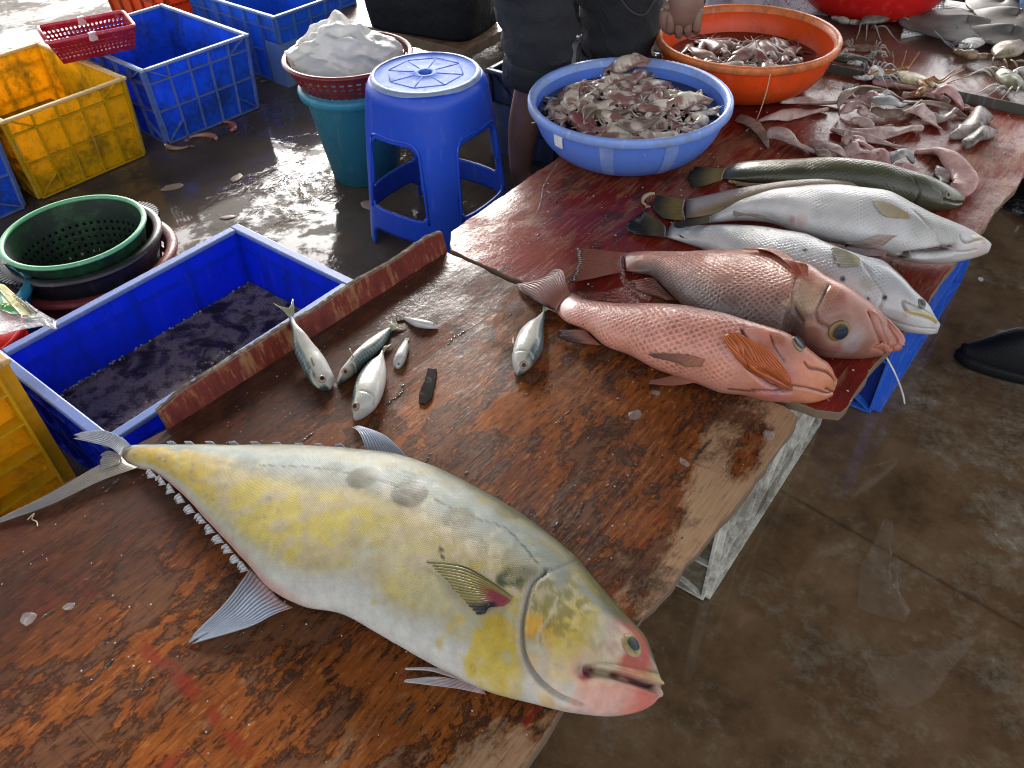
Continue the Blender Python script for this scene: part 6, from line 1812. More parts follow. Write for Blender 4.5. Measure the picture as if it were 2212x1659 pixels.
def heap(c, Rr, zw, n, protos, names, where, group, hmax, minsep, seed, scr):
    rs = random.Random(seed)
    pts = []
    tries = 0
    while len(pts) < n and tries < 20000:
        tries += 1
        a, r_ = rs.uniform(0, 2 * math.pi), Rr * math.sqrt(rs.random())
        p = (r_ * math.cos(a), r_ * math.sin(a))
        # a crescent of open water at the right and back left
        if where == 'blue' and ((p[0] * 0.87 + p[1] * 0.49) > 0.62 * Rr and (-p[0] * 0.49 + p[1] * 0.87) > -0.1 * Rr and rs.random() < 0.8): continue
        if where == 'blue' and ((-p[0] * 0.49 + p[1] * 0.87) > 0.72 * Rr and rs.random() < 0.85): continue
        if where == 'orange' and ((-p[0] * 0.49 + p[1] * 0.87) > 0.45 * Rr or (p[0] * 0.87 + p[1] * 0.49) > 0.72 * Rr): continue
        if any(math.dist(p, q) < minsep for q in pts): continue
        pts.append(p)
    Rin = 0.196 if where == 'blue' else 0.188
    for i, p in enumerate(pts):
        k = rs.choice([0, 0, 1, 1, 2, 3, 4]) if where == 'blue' else rs.choice([0, 0, 1, 1, 2])
        d = math.hypot(*p) / Rr
        z = zw - 0.012 + hmax * (1 - d * d) * rs.uniform(0.5, 1.0) + rs.uniform(0, 0.010)
        sc = rs.uniform(*scr)
        for _ in range(60):
            yw = rs.uniform(0, 2 * math.pi)
            if all(math.hypot(p[0] + sc * q * math.cos(yw), p[1] + sc * q * math.sin(yw)) < Rin for q in (0.088, -0.055)): break
        else: continue
        put_squid(protos, k, c[0] + p[0], c[1] + p[1], z, yw, rs.uniform(-0.18, 0.12), rs.uniform(-0.35, 0.35), sc,
                  names[k] + ', ' + where + ' basin, ' + sector(p[0], p[1], Rr), group)
heap(BB_C, 0.180, TZ + 0.096, 64, SQ, SQN, 'blue', 'squid heaped in the blue basin', 0.030, 0.032, 12, (0.85, 1.15))
heap(OB_C, 0.165, TZ + 0.070, 30, SQO, SQN2, 'orange', 'squid in the orange basin', 0.022, 0.040, 5, (1.0, 1.45))
p_ = at(1352, 150, TZ + 0.118)
put_squid(SQ, 1, p_[0] - 0.030, p_[1] + 0.0, TZ + 0.105, rad(25), rad(-24), 0.3, 1.2, 'big creamy squid propped highest against the back wall of the blue basin', 'squid heaped in the blue basin')

# ------------------------------------------------------------------ skinned fish in a heap
M_FIL = m_paint('skinned_fish', rough=0.50, coat=0.22, bump_scale=110, bump=0.75, trans=0.10, wet=0.6)
R4 = lambda x, y: (1591 + x * .2811, y * .2811)

def fillet(label, path, wpx, lift, kind='pink', fat=0.009, curl=0.0, seed=0, tip=(0.25, 0.12)):
    px = [R4(*p) for p in path]
    n = len(px)
    lift = lift if not np.isscalar(lift) else [lift] * n
    P = catmull(np.array([at(*px[i], TZ + 0.004 + lift[i]) for i in range(n)]), 34)
    W = wpx * 0.2811 / 2 / 1740 * 2.45
    cols = {'pink': ((0.58, 0.41, 0.36), (0.42, 0.28, 0.25)), 'rose': ((0.56, 0.32, 0.29), (0.42, 0.23, 0.21)), 'brown': ((0.36, 0.25, 0.19), (0.22, 0.15, 0.12)), 'grey': ((0.32, 0.25, 0.22), (0.15, 0.125, 0.11)), 'blue': ((0.46, 0.42, 0.40), (0.24, 0.25, 0.25))}[kind]
    V, Fc, seg = [], [], 14
    rs = random.Random(seed)
    f0, f1 = tip
    for i in range(34):
        u = i / 33
        t = P[min(i + 1, 33)] - P[max(i - 1, 0)]
        t /= np.linalg.norm(t) + 1e-9
        sd = np.cross(t, [0, 0, 1.0]); sd /= np.linalg.norm(sd) + 1e-9
        up = np.cross(sd, t)
        prof = (f0 + (1 - f0) * min(1, u / 0.38) ** 0.7) if u < 0.38 else (f1 + (1 - f1) * max(0, 1 - (u - 0.38) / 0.62) ** 0.75)
        if i in (0, 33): prof *= 0.35
        w_ = W * 1.08 * prof * (1 + 0.16 * noise.noise((u * 6, seed, 0)) + 0.08 * noise.noise((u * 22, seed, 4)))
        th = fat * 0.72 * (0.35 + 0.65 * prof)
        tw = curl * (u - 0.5) * 2
        for j in range(seg):
            a = 2 * math.pi * j / seg
            x, z = w_ * math.cos(a), th * math.sin(a) * (0.75 + 0.25 * abs(math.sin(a)))
            z += 0.35 * fat * math.sin(x / (W + 1e-6) * 2 + u * 7 + seed)
            x, z = x * math.cos(tw) - z * math.sin(tw), x * math.sin(tw) + z * math.cos(tw)
            p = P[i] + sd * x + up * (z + th * 0.5)
            p[2] = max(p[2], TZ + 0.0015)
            V.append(p)
    for i in range(33):
        for j in range(seg):
            Fc.append((i * seg + j, i * seg + (j + 1) % seg, (i + 1) * seg + (j + 1) % seg, (i + 1) * seg + j))
    Fc.append(tuple(range(seg))[::-1]); Fc.append(tuple(33 * seg + j for j in range(seg)))
    Va = np.array(V)
    n1, n2 = vnoise(Va, 50, 3, seed), vnoise(Va, 200, 2, seed + 1)
    rel = np.tile(np.cos(2 * math.pi * np.arange(seg) / seg), 34)
    col = lerp(np.broadcast_to(cols[0], Va.shape), cols[1], sst(0.42, 0.58, n1))
    col = lerp(col, np.array(cols[1]) * 0.6, sst(0.60, 0.70, vnoise(Va, 75, 4, seed + 9)) * 0.7)
    col = lerp(col, np.array(cols[0]) * 1.15, (1 - sst(0, 0.16, np.abs(rel))) * 0.5) * (0.8 + 0.4 * n2)[:, None]
    o = mesh('skinned_fish', Va, Fc, M_FIL, None, True, col=col, loc=Va.mean(axis=0))
    tag(o, label, 'skinned fish', 'skinned fish heaped on the red table')

FL = [
 ('long pale skinned fish just right of the orange basin, tail to the left', [(165, 938), (330, 905), (520, 872), (705, 850)], 105, 0.002, 'pink', 0.012, 0, (0.15, 0.3)),
 ('thin skinned fish stretched from under the orange basin', [(330, 800), (470, 782), (640, 790), (880, 806)], 52, 0.004, 'pink', 0.010, 0, (0.5, 0.2)),
 ('skinned fish with a blunt torn end beside the basin string', [(235, 1030), (330, 1035), (450, 1110), (625, 1200)], 105, [0.006, 0.012, 0.006, 0], 'pink', 0.010, 0.3, (0.8, 0.05)),
 ('grey skinned fish under the hanging string', [(5, 905), (110, 950), (190, 1030), (245, 1140)], 95, [0, 0.006, 0.006, 0], 'brown', 0.006, 0.3, (0.6, 0.1)),
 ('folded strip just behind the olive bass, leftmost of the front heap', [(560, 1100), (650, 1120), (760, 1150), (865, 1225)], 105, [0, 0.010, 0.016, 0.010], 'pink', 0.008, 0.6, (0.3, 0.6)),
 ('small rolled end standing behind the olive bass', [(640, 1160), (670, 1200), (705, 1235)], 80, 0.012, 'brown', 0.010, 0.8, (0.8, 0.8)),
 ('standing brown fold in the front heap', [(850, 1010), (845, 1070), (850, 1130), (790, 1110)], 60, [0.045, 0.035, 0.015, 0.01], 'brown', 0.005, 0.9, (0.7, 0.4)),
 ('rolled pink piece in the middle of the front heap', [(835, 1180), (920, 1150), (1005, 1200)], 115, [0.008, 0.022, 0.006], 'pink', 0.010, 0.5, (0.9, 0.8)),
 ('rose piece curling above the front heap', [(850, 1075), (950, 1095), (1070, 1190)], 75, [0.014, 0.026, 0.012], 'rose', 0.008, 0.5, (0.6, 0.6)),
 ('wide rose piece draped against the olive bass', [(850, 1245), (980, 1225), (1110, 1170), (1135, 1280)], 105, [0.003, 0.012, 0.024, 0.010], 'rose', 0.008, 0.5, (0.4, 0.6)),
 ('greyish bluish curl at the right of the front heap', [(1130, 1275), (1200, 1215), (1290, 1185), (1365, 1250)], 85, [0.002, 0.018, 0.022, 0.006], 'blue', 0.010, 0.5, (0.3, 0.5)),
 ('flat rose piece touching the back of the olive bass', [(1180, 1300), (1280, 1295), (1400, 1345)], 95, 0.004, 'rose', 0.010, 0.2, (0.7, 0.4)),
 ('long narrow skinned fish between the two heaps', [(725, 1000), (850, 1040), (1000, 1072), (1150, 1102), (1310, 1142)], 62, 0.003, 'pink', 0.010, 0, (0.8, 0.03)),
 ('plump skinned fish with dark head end between the two heaps', [(860, 1012), (1040, 1042), (1200, 1020), (1330, 1000), (1430, 1005)], 112, 0.004, 'pink', 0.013, 0, (0.1, 0.7)),
 ('twisted skinned fish just behind the plump one', [(880, 930), (960, 938), (1060, 990), (1205, 970)], 72, [0.010, 0.014, 0.008, 0.002], 'pink', 0.008, 0.7, (0.4, 0.05)),
 ('brown skin strip arching over the left of the back heap', [(785, 890), (788, 800), (850, 720), (950, 672), (1150, 692)], 55, [0.004, 0.030, 0.045, 0.050, 0.040], 'brown', 0.005, 0.9, (0.4, 0.4)),
 ('brown strip inside the arch of the back heap', [(900, 715), (1000, 690), (1150, 706), (1275, 770)], 66, [0.030, 0.040, 0.036, 0.020], 'brown', 0.005, 0.8, (0.6, 0.5)),
 ('bluish curl on top of the back heap', [(1080, 740), (1120, 770), (1190, 790), (1270, 810)], 150, [0.040, 0.040, 0.030, 0.018], 'blue', 0.012, 0.4, (0.8, 0.6)),
 ('rose loop at the heart of the back heap', [(1020, 840), (1005, 770), (1060, 722), (1110, 780)], 80, [0.010, 0.030, 0.044, 0.030], 'rose', 0.007, 0.9, (0.8, 0.7)),
 ('rolled tube at the left foot of the back heap', [(800, 870), (900, 820), (985, 835), (960, 890)], 85, [0.002, 0.018, 0.022, 0.006], 'pink', 0.008, 0.7, (0.15, 0.7)),
 ('dark strip along the foot of the back heap', [(1040, 840), (1150, 880), (1300, 855), (1430, 775)], 66, [0.010, 0.008, 0.010, 0.016], 'brown', 0.007, 0.5, (0.8, 0.05)),
 ('pale skinned fish along the metal strip', [(1040, 636), (1200, 655), (1350, 690), (1550, 722)], 74, 0.004, 'rose', 0.012, 0, (0.5, 0.2)),
 ('flat skinned fish behind the back heap', [(1270, 735), (1420, 740), (1560, 762), (1640, 790)], 66, 0.004, 'pink', 0.010, 0, (0.5, 0.4)),
 ('long thin skinned fish pointing at the grey one on the right', [(1270, 790), (1450, 800), (1610, 830), (1795, 905)], 66, [0.010, 0.012, 0.010, 0.003], 'brown', 0.009, 0, (0.6, 0.04)),
 ('rose loop standing at the right end of the back heap', [(1560, 770), (1545, 710), (1610, 688), (1690, 760), (1735, 845)], 95, [0.008, 0.030, 0.040, 0.024, 0.006], 'rose', 0.008, 0.6, (0.6, 0.7)),
 ('folded triangle between the two heaps', [(1340, 870), (1400, 840), (1460, 900), (1575, 1003)], 135, [0.010, 0.030, 0.014, 0.001], 'pink', 0.008, 0.5, (0.8, 0.03)),
 ('dark trough shaped piece right of the folded triangle', [(1430, 880), (1540, 915), (1640, 880), (1690, 845)], 90, [0.010, 0.006, 0.012, 0.020], 'grey', 0.008, 0.6, (0.4, 0.7)),
 ('small pale end right of the rose loop', [(1730, 825), (1770, 840), (1825, 860)], 46, 0.002, 'rose', 0.009, 0, (0.5, 0.4)),
 ('grey curved fish with a thin tail, upper one at the right side', [(1630, 1066), (1750, 1025), (1830, 955), (1905, 880)], 128, [0, 0.003, 0.006, 0.008], 'grey', 0.020, 0, (0.03, 0.85)),
 ('short grey fish, lower one at the right side', [(1755, 1120), (1850, 1065), (1960, 1010)], 102, 0.004, 'grey', 0.018, 0, (0.5, 0.7)),
 ('arched grey and rose fish behind the head of the olive bass', [(1370, 1165), (1500, 1172), (1630, 1230), (1720, 1340), (1750, 1440), (1690, 1490)], 120, [0.002, 0.004, 0.008, 0.008, 0.006, 0.004], 'rose', 0.018, 0, (0.3, 0.9)),
 ('grey flap inside the arched fish', [(1560, 1290), (1590, 1360), (1600, 1420)], 80, 0.002, 'grey', 0.008, 0, (0.6, 0.5)),
 ('small grey leaf shaped piece at the top left of the back heap', [(820, 700), (870, 672), (930, 655)], 55, 0.012, 'grey', 0.006, 0.4, (0.4, 0.5)),
]
for k, (lb, path, wp, lf, kd, ft, cu, tp) in enumerate(FL):
    fillet(lb, path, wp, lf, kd, ft, cu, k, tp)

# ------------------------------------------------------------------ crabs and rays on the far table
M_CRAB = m_paint('crab_shell', rough=0.42, coat=0.2, bump_scale=140, bump=0.5, wet=0.25)

def crab(label, pos, yaw, size, shell, claw, spots=None, flip=False, seed=0, tilt=0.0):
    t = thing('crab', label, 'crab', (0, 0, 0), 'crabs on the far table')
    rs = random.Random(seed)
    W = size
    def paint(V, base, amt=0.35):
        V = np.asarray(V, float)
        n = vnoise(V, 90, 3, seed)
        return lerp(np.broadcast_to(base, V.shape), np.array(base) * 0.45, sst(0.45, 0.55, n) * min(1, amt * 1.8)) * (0.8 + 0.4 * vnoise(V, 260, 2))[..., None]
    V, Fc, n, m = [], [], 44, 10
    for i in range(m + 1):
        ph = math.pi * i / m
        for j in range(n):
            a = 2 * math.pi * j / n
            ca, sa = math.cos(a), math.sin(a)
            spike = 1 + 0.18 * max(0, abs(ca) - 0.9) / 0.1 + (0.04 * (j % 2) if sa > 0 else 0)
            rr = math.sin(ph)
            x = W * 0.5 * ca * spike * rr
            y = W * 0.30 * sa * rr * (1.0 if sa > 0 else 0.85)
            z = 0.030 * W / 0.12 + W * 0.13 * math.cos(ph) * (1 if ph < math.pi / 2 else 0.6) + 0.003 * noise.noise((x * 60, y * 60, seed))
            V.append((x, y, z))
    for i in range(m):
        for j in range(n):
            Fc.append((i * n + j, (i + 1) * n + j, (i + 1) * n + (j + 1) % n, i * n + (j + 1) % n))
    col = paint(V, shell)
    if spots:
        Va = np.array(V)
        for (sx, sy) in spots:
            d = np.hypot(Va[:, 0] - sx * W, Va[:, 1] - sy * W)
            col = lerp(col, (0.55, 0.52, 0.42), (1 - sst(0.05 * W, 0.065 * W, d)) * (Va[:, 2] > 0.025))
            col = lerp(col, (0.04, 0.02, 0.015), (1 - sst(0.032 * W, 0.045 * W, d)) * (Va[:, 2] > 0.025))
    mesh('carapace', V, Fc, M_CRAB, t, True, col=col)
    for s in (-1, 1):
        b = MB()
        p0 = np.array([s * W * 0.30, W * 0.20, 0.022])
        p1 = p0 + np.array([s * W * 0.28, W * 0.16, 0.004]); p2 = p1 + np.array([s * W * 0.06, W * 0.30, 0.002]); p3 = p2 + np.array([-s * W * 0.10, W * 0.22, 0.0])
        b.tube(catmull([p0, (p0 + p1) / 2, p1], 7), [W * .05, W * .055, W * .06, W * .07, W * .07, W * .065, W * .05], 8)
        b.tube(catmull([p1, (p1 + p2) / 2, p2], 8), [W * .05, W * .07, W * .085, W * .09, W * .09, W * .085, W * .07, W * .055], 8)
        b.tube(catmull([p2, (p2 + p3) / 2 + np.array([s * .01, 0, 0]), p3], 7), [W * .055, W * .05, W * .045, W * .04, W * .03, W * .02, W * .006], 8)
        b.tube(catmull([p2 + np.array([-s * W * .06, -W * .02, 0]), p2 + np.array([-s * W * .10, W * .08, 0]), p3 + np.array([-s * W * .02, -W * .02, 0.0])], 7), [W * .04, W * .04, W * .035, W * .03, W * .02, W * .014, W * .005], 8)
        cc = paint(b.V, claw, 0.5)
        k = len(b.V) // 2
        yv = np.array(b.V)[:, 1]
        cc = lerp(cc, np.array(claw) * np.array((0.55, 0.3, 0.25)), sst(W * .62, W * .85, yv) * 0.8)
        mesh('claw', b.V, b.F, M_CRAB, t, True, col=cc)
        for q in range(4):
            b = MB()
            a = rad(-5 - 24 * q + rs.uniform(-8, 8))
            d = np.array([s * math.cos(a), math.sin(a), 0])
            p0 = np.array([s * W * 0.36, W * (0.08 - 0.09 * q), 0.018])
            p1 = p0 + d * W * 0.26 + np.array([0, 0, 0.016]); p2 = p1 + d * W * 0.20 - np.array([0, 0.01, 0.018]); p3 = p2 + d * W * 0.18 - np.array([0, 0.006, 0.012])
            b.tube(catmull([p0, p1, p2, p3], 12), list(np.linspace(W * .032, W * .006, 12)), 6)
            mesh('leg', b.V, b.F, M_CRAB, t, True, col=paint(b.V, np.array(claw) * 0.9, 0.4))
    t.location = (pos[0], pos[1], TZ + (0.052 if flip else 0.002))
    t.rotation_euler = ((math.pi if flip else 0) + tilt, 0, yaw)
    return t
r4 = lambda x, y: at(*R4(x, y), TZ + 0.02)
crab('grey crab with pale dots under the edge of the red basin', r4(1075, 175), rad(75), 0.13, (0.16, 0.15, 0.13), (0.30, 0.27, 0.24), seed=1)
crab('mottled crab with raised purple tipped claws, left of the glare', r4(975, 385), rad(200), 0.085, (0.22, 0.13, 0.08), (0.40, 0.30, 0.26), seed=2)
crab('dark green crab beside the orange basin', r4(850, 475), rad(15), 0.105, (0.060, 0.065, 0.045), (0.22, 0.20, 0.18), seed=3)
crab('bluish white crab between the dark green and the upturned one', r4(1080, 570), rad(120), 0.085, (0.34, 0.36, 0.35), (0.52, 0.52, 0.50), seed=4)
crab('cream and amber upturned crab against the metal strip', r4(1350, 605), rad(-20), 0.120, (0.58, 0.50, 0.30), (0.42, 0.20, 0.06), flip=True, seed=5)
crab('olive crab with ringed dark spots at the right edge', r4(2075, 640), rad(-60), 0.115, (0.17, 0.16, 0.085), (0.52, 0.50, 0.44), spots=((0.10, 0.02), (-0.16, -0.02), (0.0, 0.15)), seed=6)
crab('brown crab with a long orange tipped claw in front of the rays', r4(2080, 430), rad(80), 0.14, (0.24, 0.19, 0.12), (0.30, 0.20, 0.12), seed=7)
crab('white upturned crab with a blue black claw, against the big ray', r4(1800, 345), rad(70), 0.10, (0.60, 0.57, 0.52), (0.24, 0.24, 0.27), flip=True, seed=8)

M_RAY = m_paint('ray_skin', rough=0.55, coat=0.06, bump_scale=200, bump=0.3, wet=0.35)
def ray_fish(label, c, yaw, w_, l_, h, base, seed):
    V, Fc, n, m = [], [], 64, 18
    for i in range(m + 1):
        f = i / m
        for j in range(n):
            a = 2 * math.pi * j / n
            rr = (abs(math.cos(a)) ** 1.5 + abs(math.sin(a)) ** 1.5) ** (-1 / 1.5)
            x, y = w_ * rr * math.cos(a) * f, l_ * rr * math.sin(a) * f
            z = h * (1 - f ** 1.6) * (0.75 + 0.25 * math.cos(2 * a)) + 0.006 * noise.noise((x * 12, y * 12, seed)) * f + 0.004
            V.append((c[0] + x * math.cos(yaw) - y * math.sin(yaw), c[1] + x * math.sin(yaw) + y * math.cos(yaw), c[2] + z))
    for i in range(m):
        for j in range(n):
            Fc.append((i * n + j, (i + 1) * n + j, (i + 1) * n + (j + 1) % n, i * n + (j + 1) % n)[::-1])
    Va = np.array(V)
    nn = vnoise(Va, 16, 3, seed)
    col = lerp(np.broadcast_to(base, Va.shape), np.array(base) * 0.55, sst(0.4, 0.7, nn)) * (0.85 + 0.3 * vnoise(Va, 150, 2))[:, None]
    o = mesh('ray', V, Fc, M_RAY, None, True, col=col, loc=c)
    solid(o, 0.006)
    tag(o, label, 'ray', 'grey rays piled on the far table')
ray_fish('largest grey ray, at the bottom left of the pile', r4(1750, 210), rad(20), 0.19, 0.15, 0.030, (0.17, 0.155, 0.14), 1)
ray_fish('grey ray overlapping the blue cloth at the top of the pile', r4(2030, 100) + np.array([0, 0, 0.012]), rad(-30), 0.13, 0.11, 0.035, (0.18, 0.165, 0.15), 2)
ray_fish('dark edged ray right of the largest one', r4(2120, 225) + np.array([0, 0, 0.02]), rad(-15), 0.13, 0.09, 0.035, (0.15, 0.137, 0.125), 3)
ray_fish('ray nearest the camera, above the brown crab', r4(2090, 315), rad(-5), 0.14, 0.075, 0.040, (0.17, 0.16, 0.145), 4)
ray_fish('dark ray at the very top of the far table', r4(1880, 5), rad(10), 0.20, 0.05, 0.04, (0.12, 0.115, 0.10), 5)

# knobbly wet mat; its bright reflection is painted in as white
wm = MB()
q0, q1, q3 = at(1945, 85, TZ), at(2020, 72, TZ), at(1985, -20, TZ)
g = G('glare_white_rubber'); g.set(Base_Color=(0.62, 0.62, 0.60), Roughness=0.3, Coat_Weight=0.6)
ex, ey = (q1 - q0), (q3 - q0)
for a, b_ in ((0, 1),):
    pts = [q0, q1, q1 + ey, q0 + ey]
    wm.add([(p[0], p[1], TZ + 0.001) for p in pts] + [(p[0], p[1], TZ + 0.008) for p in pts], [(0, 3, 2, 1), (4, 5, 6, 7), (0, 1, 5, 4), (1, 2, 6, 5), (2, 3, 7, 6), (3, 0, 4, 7)])
for i in range(10):
    for j in range(22):
        p = q0 + ex * (i + 0.5 + 0.25 * (j % 2)) / 10.4 + ey * (j + 0.5) / 22
        wm.lathe([(0.0085, TZ + 0.0078), (0.006, TZ + 0.013), (0.001, TZ + 0.0145)], 8, p[0], p[1])
tag(wm.build('mat', g.m, smooth=True), 'knobbly mat with its glare painted white beside the red basin', 'mat')
g = G('blue_tarpaulin'); nz = g.noise(7, det=5, dist=1)
g.set(Base_Color=g.mix(nz, (0.05, 0.12, 0.34), (0.14, 0.28, 0.60)), Roughness=0.35, Normal=g.bump(nz, 0.5, 0.02))
pc = at(2212, 55, TZ)
crumple('plastic_sheet', 'crumpled blue plastic sheet at the right edge beside the rays', (pc[0] + 0.05, pc[1] + 0.12), 0.16, 0.20, TZ, 0.22, g.m, 9.1, cat='plastic sheet')
g = G('glossy_black_film'); nz = g.noise(12, det=5, dist=1.5)
g.set(Base_Color=(0.010, 0.010, 0.012), Roughness=0.16, Normal=g.bump(nz, 0.8, 0.02))
pc = at(2205, 452, 0)
crumple('plastic_bag', 'shiny black bag on the floor beyond the right table edge', (pc[0] + 0.10, pc[1] + 0.10), 0.17, 0.19, 0.0, 0.14, g.m, 2.3)
# ------------------------------------------------------------------ small things on tables and floor
M_ICE = m_glassy('clear_jelly', (0.50, 0.46, 0.45), 0.05, 0.20)
def chip(label, px, py, r_, z=TZ, seed=0, flat=0.22, mat=None, name='ice_chip', cat='ice chip', stretch=1.4, yaw=0.6, group='clear chips on the brown table'):
    p = at(px, py, z)
    r_ = r_ * (0.72 if mat is None else 1)
    V, Fc, n, m = [], [], 14, 6
    for i in range(m + 1):
        ph = math.pi / 2 * i / m
        for j in range(n):
            a = 2 * math.pi * j / n
            k = 1 + 0.35 * noise.noise((math.cos(a) * 1.5, math.sin(a) * 1.5, seed))
            x, y = r_ * stretch * math.cos(a) * math.cos(ph) * k, r_ * math.sin(a) * math.cos(ph) * k
            V.append((p[0] + x * math.cos(yaw) - y * math.sin(yaw), p[1] + x * math.sin(yaw) + y * math.cos(yaw), z + 0.0012 + r_ * flat * math.sin(ph)))
    for i in range(m):
        for j in range(n):
            Fc.append((i * n + j, i * n + (j + 1) % n, (i + 1) * n + (j + 1) % n, (i + 1) * n + j))
    Fc.append(tuple(range(n))[::-1])
    return tag(mesh(name, V, Fc, mat or M_ICE, None, True, loc=p), label, cat, group)
for k, (lb, px, py, r_) in enumerate((('longest clear chip near the left picture edge', 62, 1338, 0.012), ('small clear chip right of the longest one on the left', 150, 1311, 0.008), ('round clear chip between the coral snapper and the head of the big fish', 1372, 897, 0.013),
                                      ('clear chip close to the rounded table corner', 1660, 941, 0.012), ('clear chip in the middle right of the brown table', 1479, 1001, 0.009),
                                      ('clear chip just below the pelvic fins of the coral snapper', 1417, 850, 0.008))):
    chip(lb, px, py, r_, seed=k, yaw=k * 0.7)

def plate(name, label, cat, px, z, th, mat, group=None, bev=0.001):
    q = [at(x, y, z) for x, y in px]
    n = len(q)
    b = MB()
    b.V = [(p[0], p[1], z) for p in q] + [(p[0], p[1], z + th) for p in q]
    b.F = [tuple(range(n)), tuple(range(n, 2 * n))[::-1]] + [(i, (i + 1) % n, n + (i + 1) % n, n + i) for i in range(n)]
    return tag(bevel(b.build(name, mat), bev, 2), label, cat, group)
M_BLKW = m_plastic('wet_black_wood', (0.016, 0.013, 0.011), (0.04, 0.03, 0.025), 0.4, 0.15, scuff=0.1)
plate('wood_splinter', 'dark wet splinter on the brown table near the mackerel', 'splinter', [(926, 800), (943, 801), (938, 832), (932, 862), (918, 875), (906, 872), (908, 850), (918, 828)], TZ + 0.0006, 0.004, M_BLKW)

# loose scales and drops over the table tops
rs = random.Random(31)
fk = MB()
def fleck(x, y, z, r_, ring=5):
    a0 = rs.uniform(0, 6.28)
    k = [(x + r_ * rs.uniform(0.7, 1.3) * math.cos(a0 + 2 * math.pi * j / ring), y + r_ * rs.uniform(0.5, 1.2) * math.sin(a0 + 2 * math.pi * j / ring), z) for j in range(ring)]
    fk.add(k + [(x, y, z + r_ * 0.5)], [(j, (j + 1) % ring, ring) for j in range(ring)])
for k in range(300):
    x, y = rs.uniform(-1.0, -0.23), rs.uniform(0.05, 1.0)
    fleck(x, y, TZ + 0.0006, rs.choice([0.0006, 0.0008, 0.001, 0.0014]))
for k in range(420):
    fleck(rs.uniform(-1.0, -0.16), rs.uniform(1.05, 2.33), TZ + 0.0016, rs.choice([0.0012, 0.0016, 0.0024]))
gf = G('wet_scale'); gf.set(Base_Color=(0.55, 0.53, 0.52), Roughness=0.12)
tag(fk.build('fish_scales', gf.m), 'loose fish scales and scraps scattered over the table tops', 'fish scales', kind='stuff')

# beads and streaks of water on the two near tables, added for their glints
dr = MB()
for k in range(150):
    big = rs.random() < 0.45
    x, y, z = (rs.uniform(-1.0, -0.24), rs.uniform(0.05, 0.98), TZ + 0.0004) if big else (rs.uniform(-1.0, -0.16), rs.uniform(1.06, 2.3), TZ + 0.0014)
    run = rs.choice([1, 1, 1, 3, 5, 7])
    for q in range(run):
        r_ = rs.uniform(0.0012, 0.0034)
        st_ = rs.uniform(1.0, 2.6)
        dr.lathe([(r_, 0.0), (r_ * 0.85, r_ * 0.22), (r_ * 0.5, r_ * 0.36), (0.0001, r_ * 0.42)], 10, 0, 0)
        for m_ in range(len(dr.V) - 40, len(dr.V)):
            vx, vy, vz = dr.V[m_]
            dr.V[m_] = (x + vx, y + vy * st_, z + vz)
        x += rs.uniform(-0.003, 0.003); y += rs.uniform(0.004, 0.010)
M_DROP = G('water_bead'); M_DROP.set(Base_Color=(0.05, 0.03, 0.02), Roughness=0.04, Alpha=0.35, Specular_IOR_Level=0.9)
tag(dr.build('water_drops', M_DROP.m, smooth=True), 'beads and streaks of water on the table tops', 'water drops', kind='stuff')

# strings
M_STR = m_plain('cream_string', (0.50, 0.40, 0.26), 0.6)
def string(name, label, pts, r_, mat, cat='string'):
    P = catmull(np.array([at(x, y, z) for x, y, z in pts]), 24)
    tag(MB().tube(P, r_, 6).build(name, mat, smooth=True), label, cat)
string('string', 'thin cream string hanging from the orange basin to the skinned fish', [(1664, 160, 0.43), (1655, 200, 0.385), (1640, 245, 0.335), (1632, 262, 0.312), (1619, 276, 0.306), (1612, 283, 0.306)], 0.0013, M_STR)
string('filament', 'stiff translucent filament sticking out below the gaping snapper', [(1914, 771, 0.305), (1930, 800, 0.29), (1943, 830, 0.26), (1951, 855, 0.235), (1954, 872, 0.215)], 0.0016, m_plain('milky_filament', (0.62, 0.62, 0.58), 0.3), 'filament')
string('thread', 'pale curled thread beside the tail of the big fish', [(59, 1123, 0.3025), (74, 1109, 0.306), (69, 1121, 0.302), (79, 1127, 0.302), (81, 1137, 0.302)], 0.0008, M_STR, 'thread')
string('water_run', 'pale trickle of water across the red table left of the blue basin', [(1206, 352, 0.3025), (1184, 385, 0.3025), (1172, 410, 0.3025), (1170, 432, 0.3025), (1160, 462, 0.3025)], 0.0022, M_ICE, 'water')

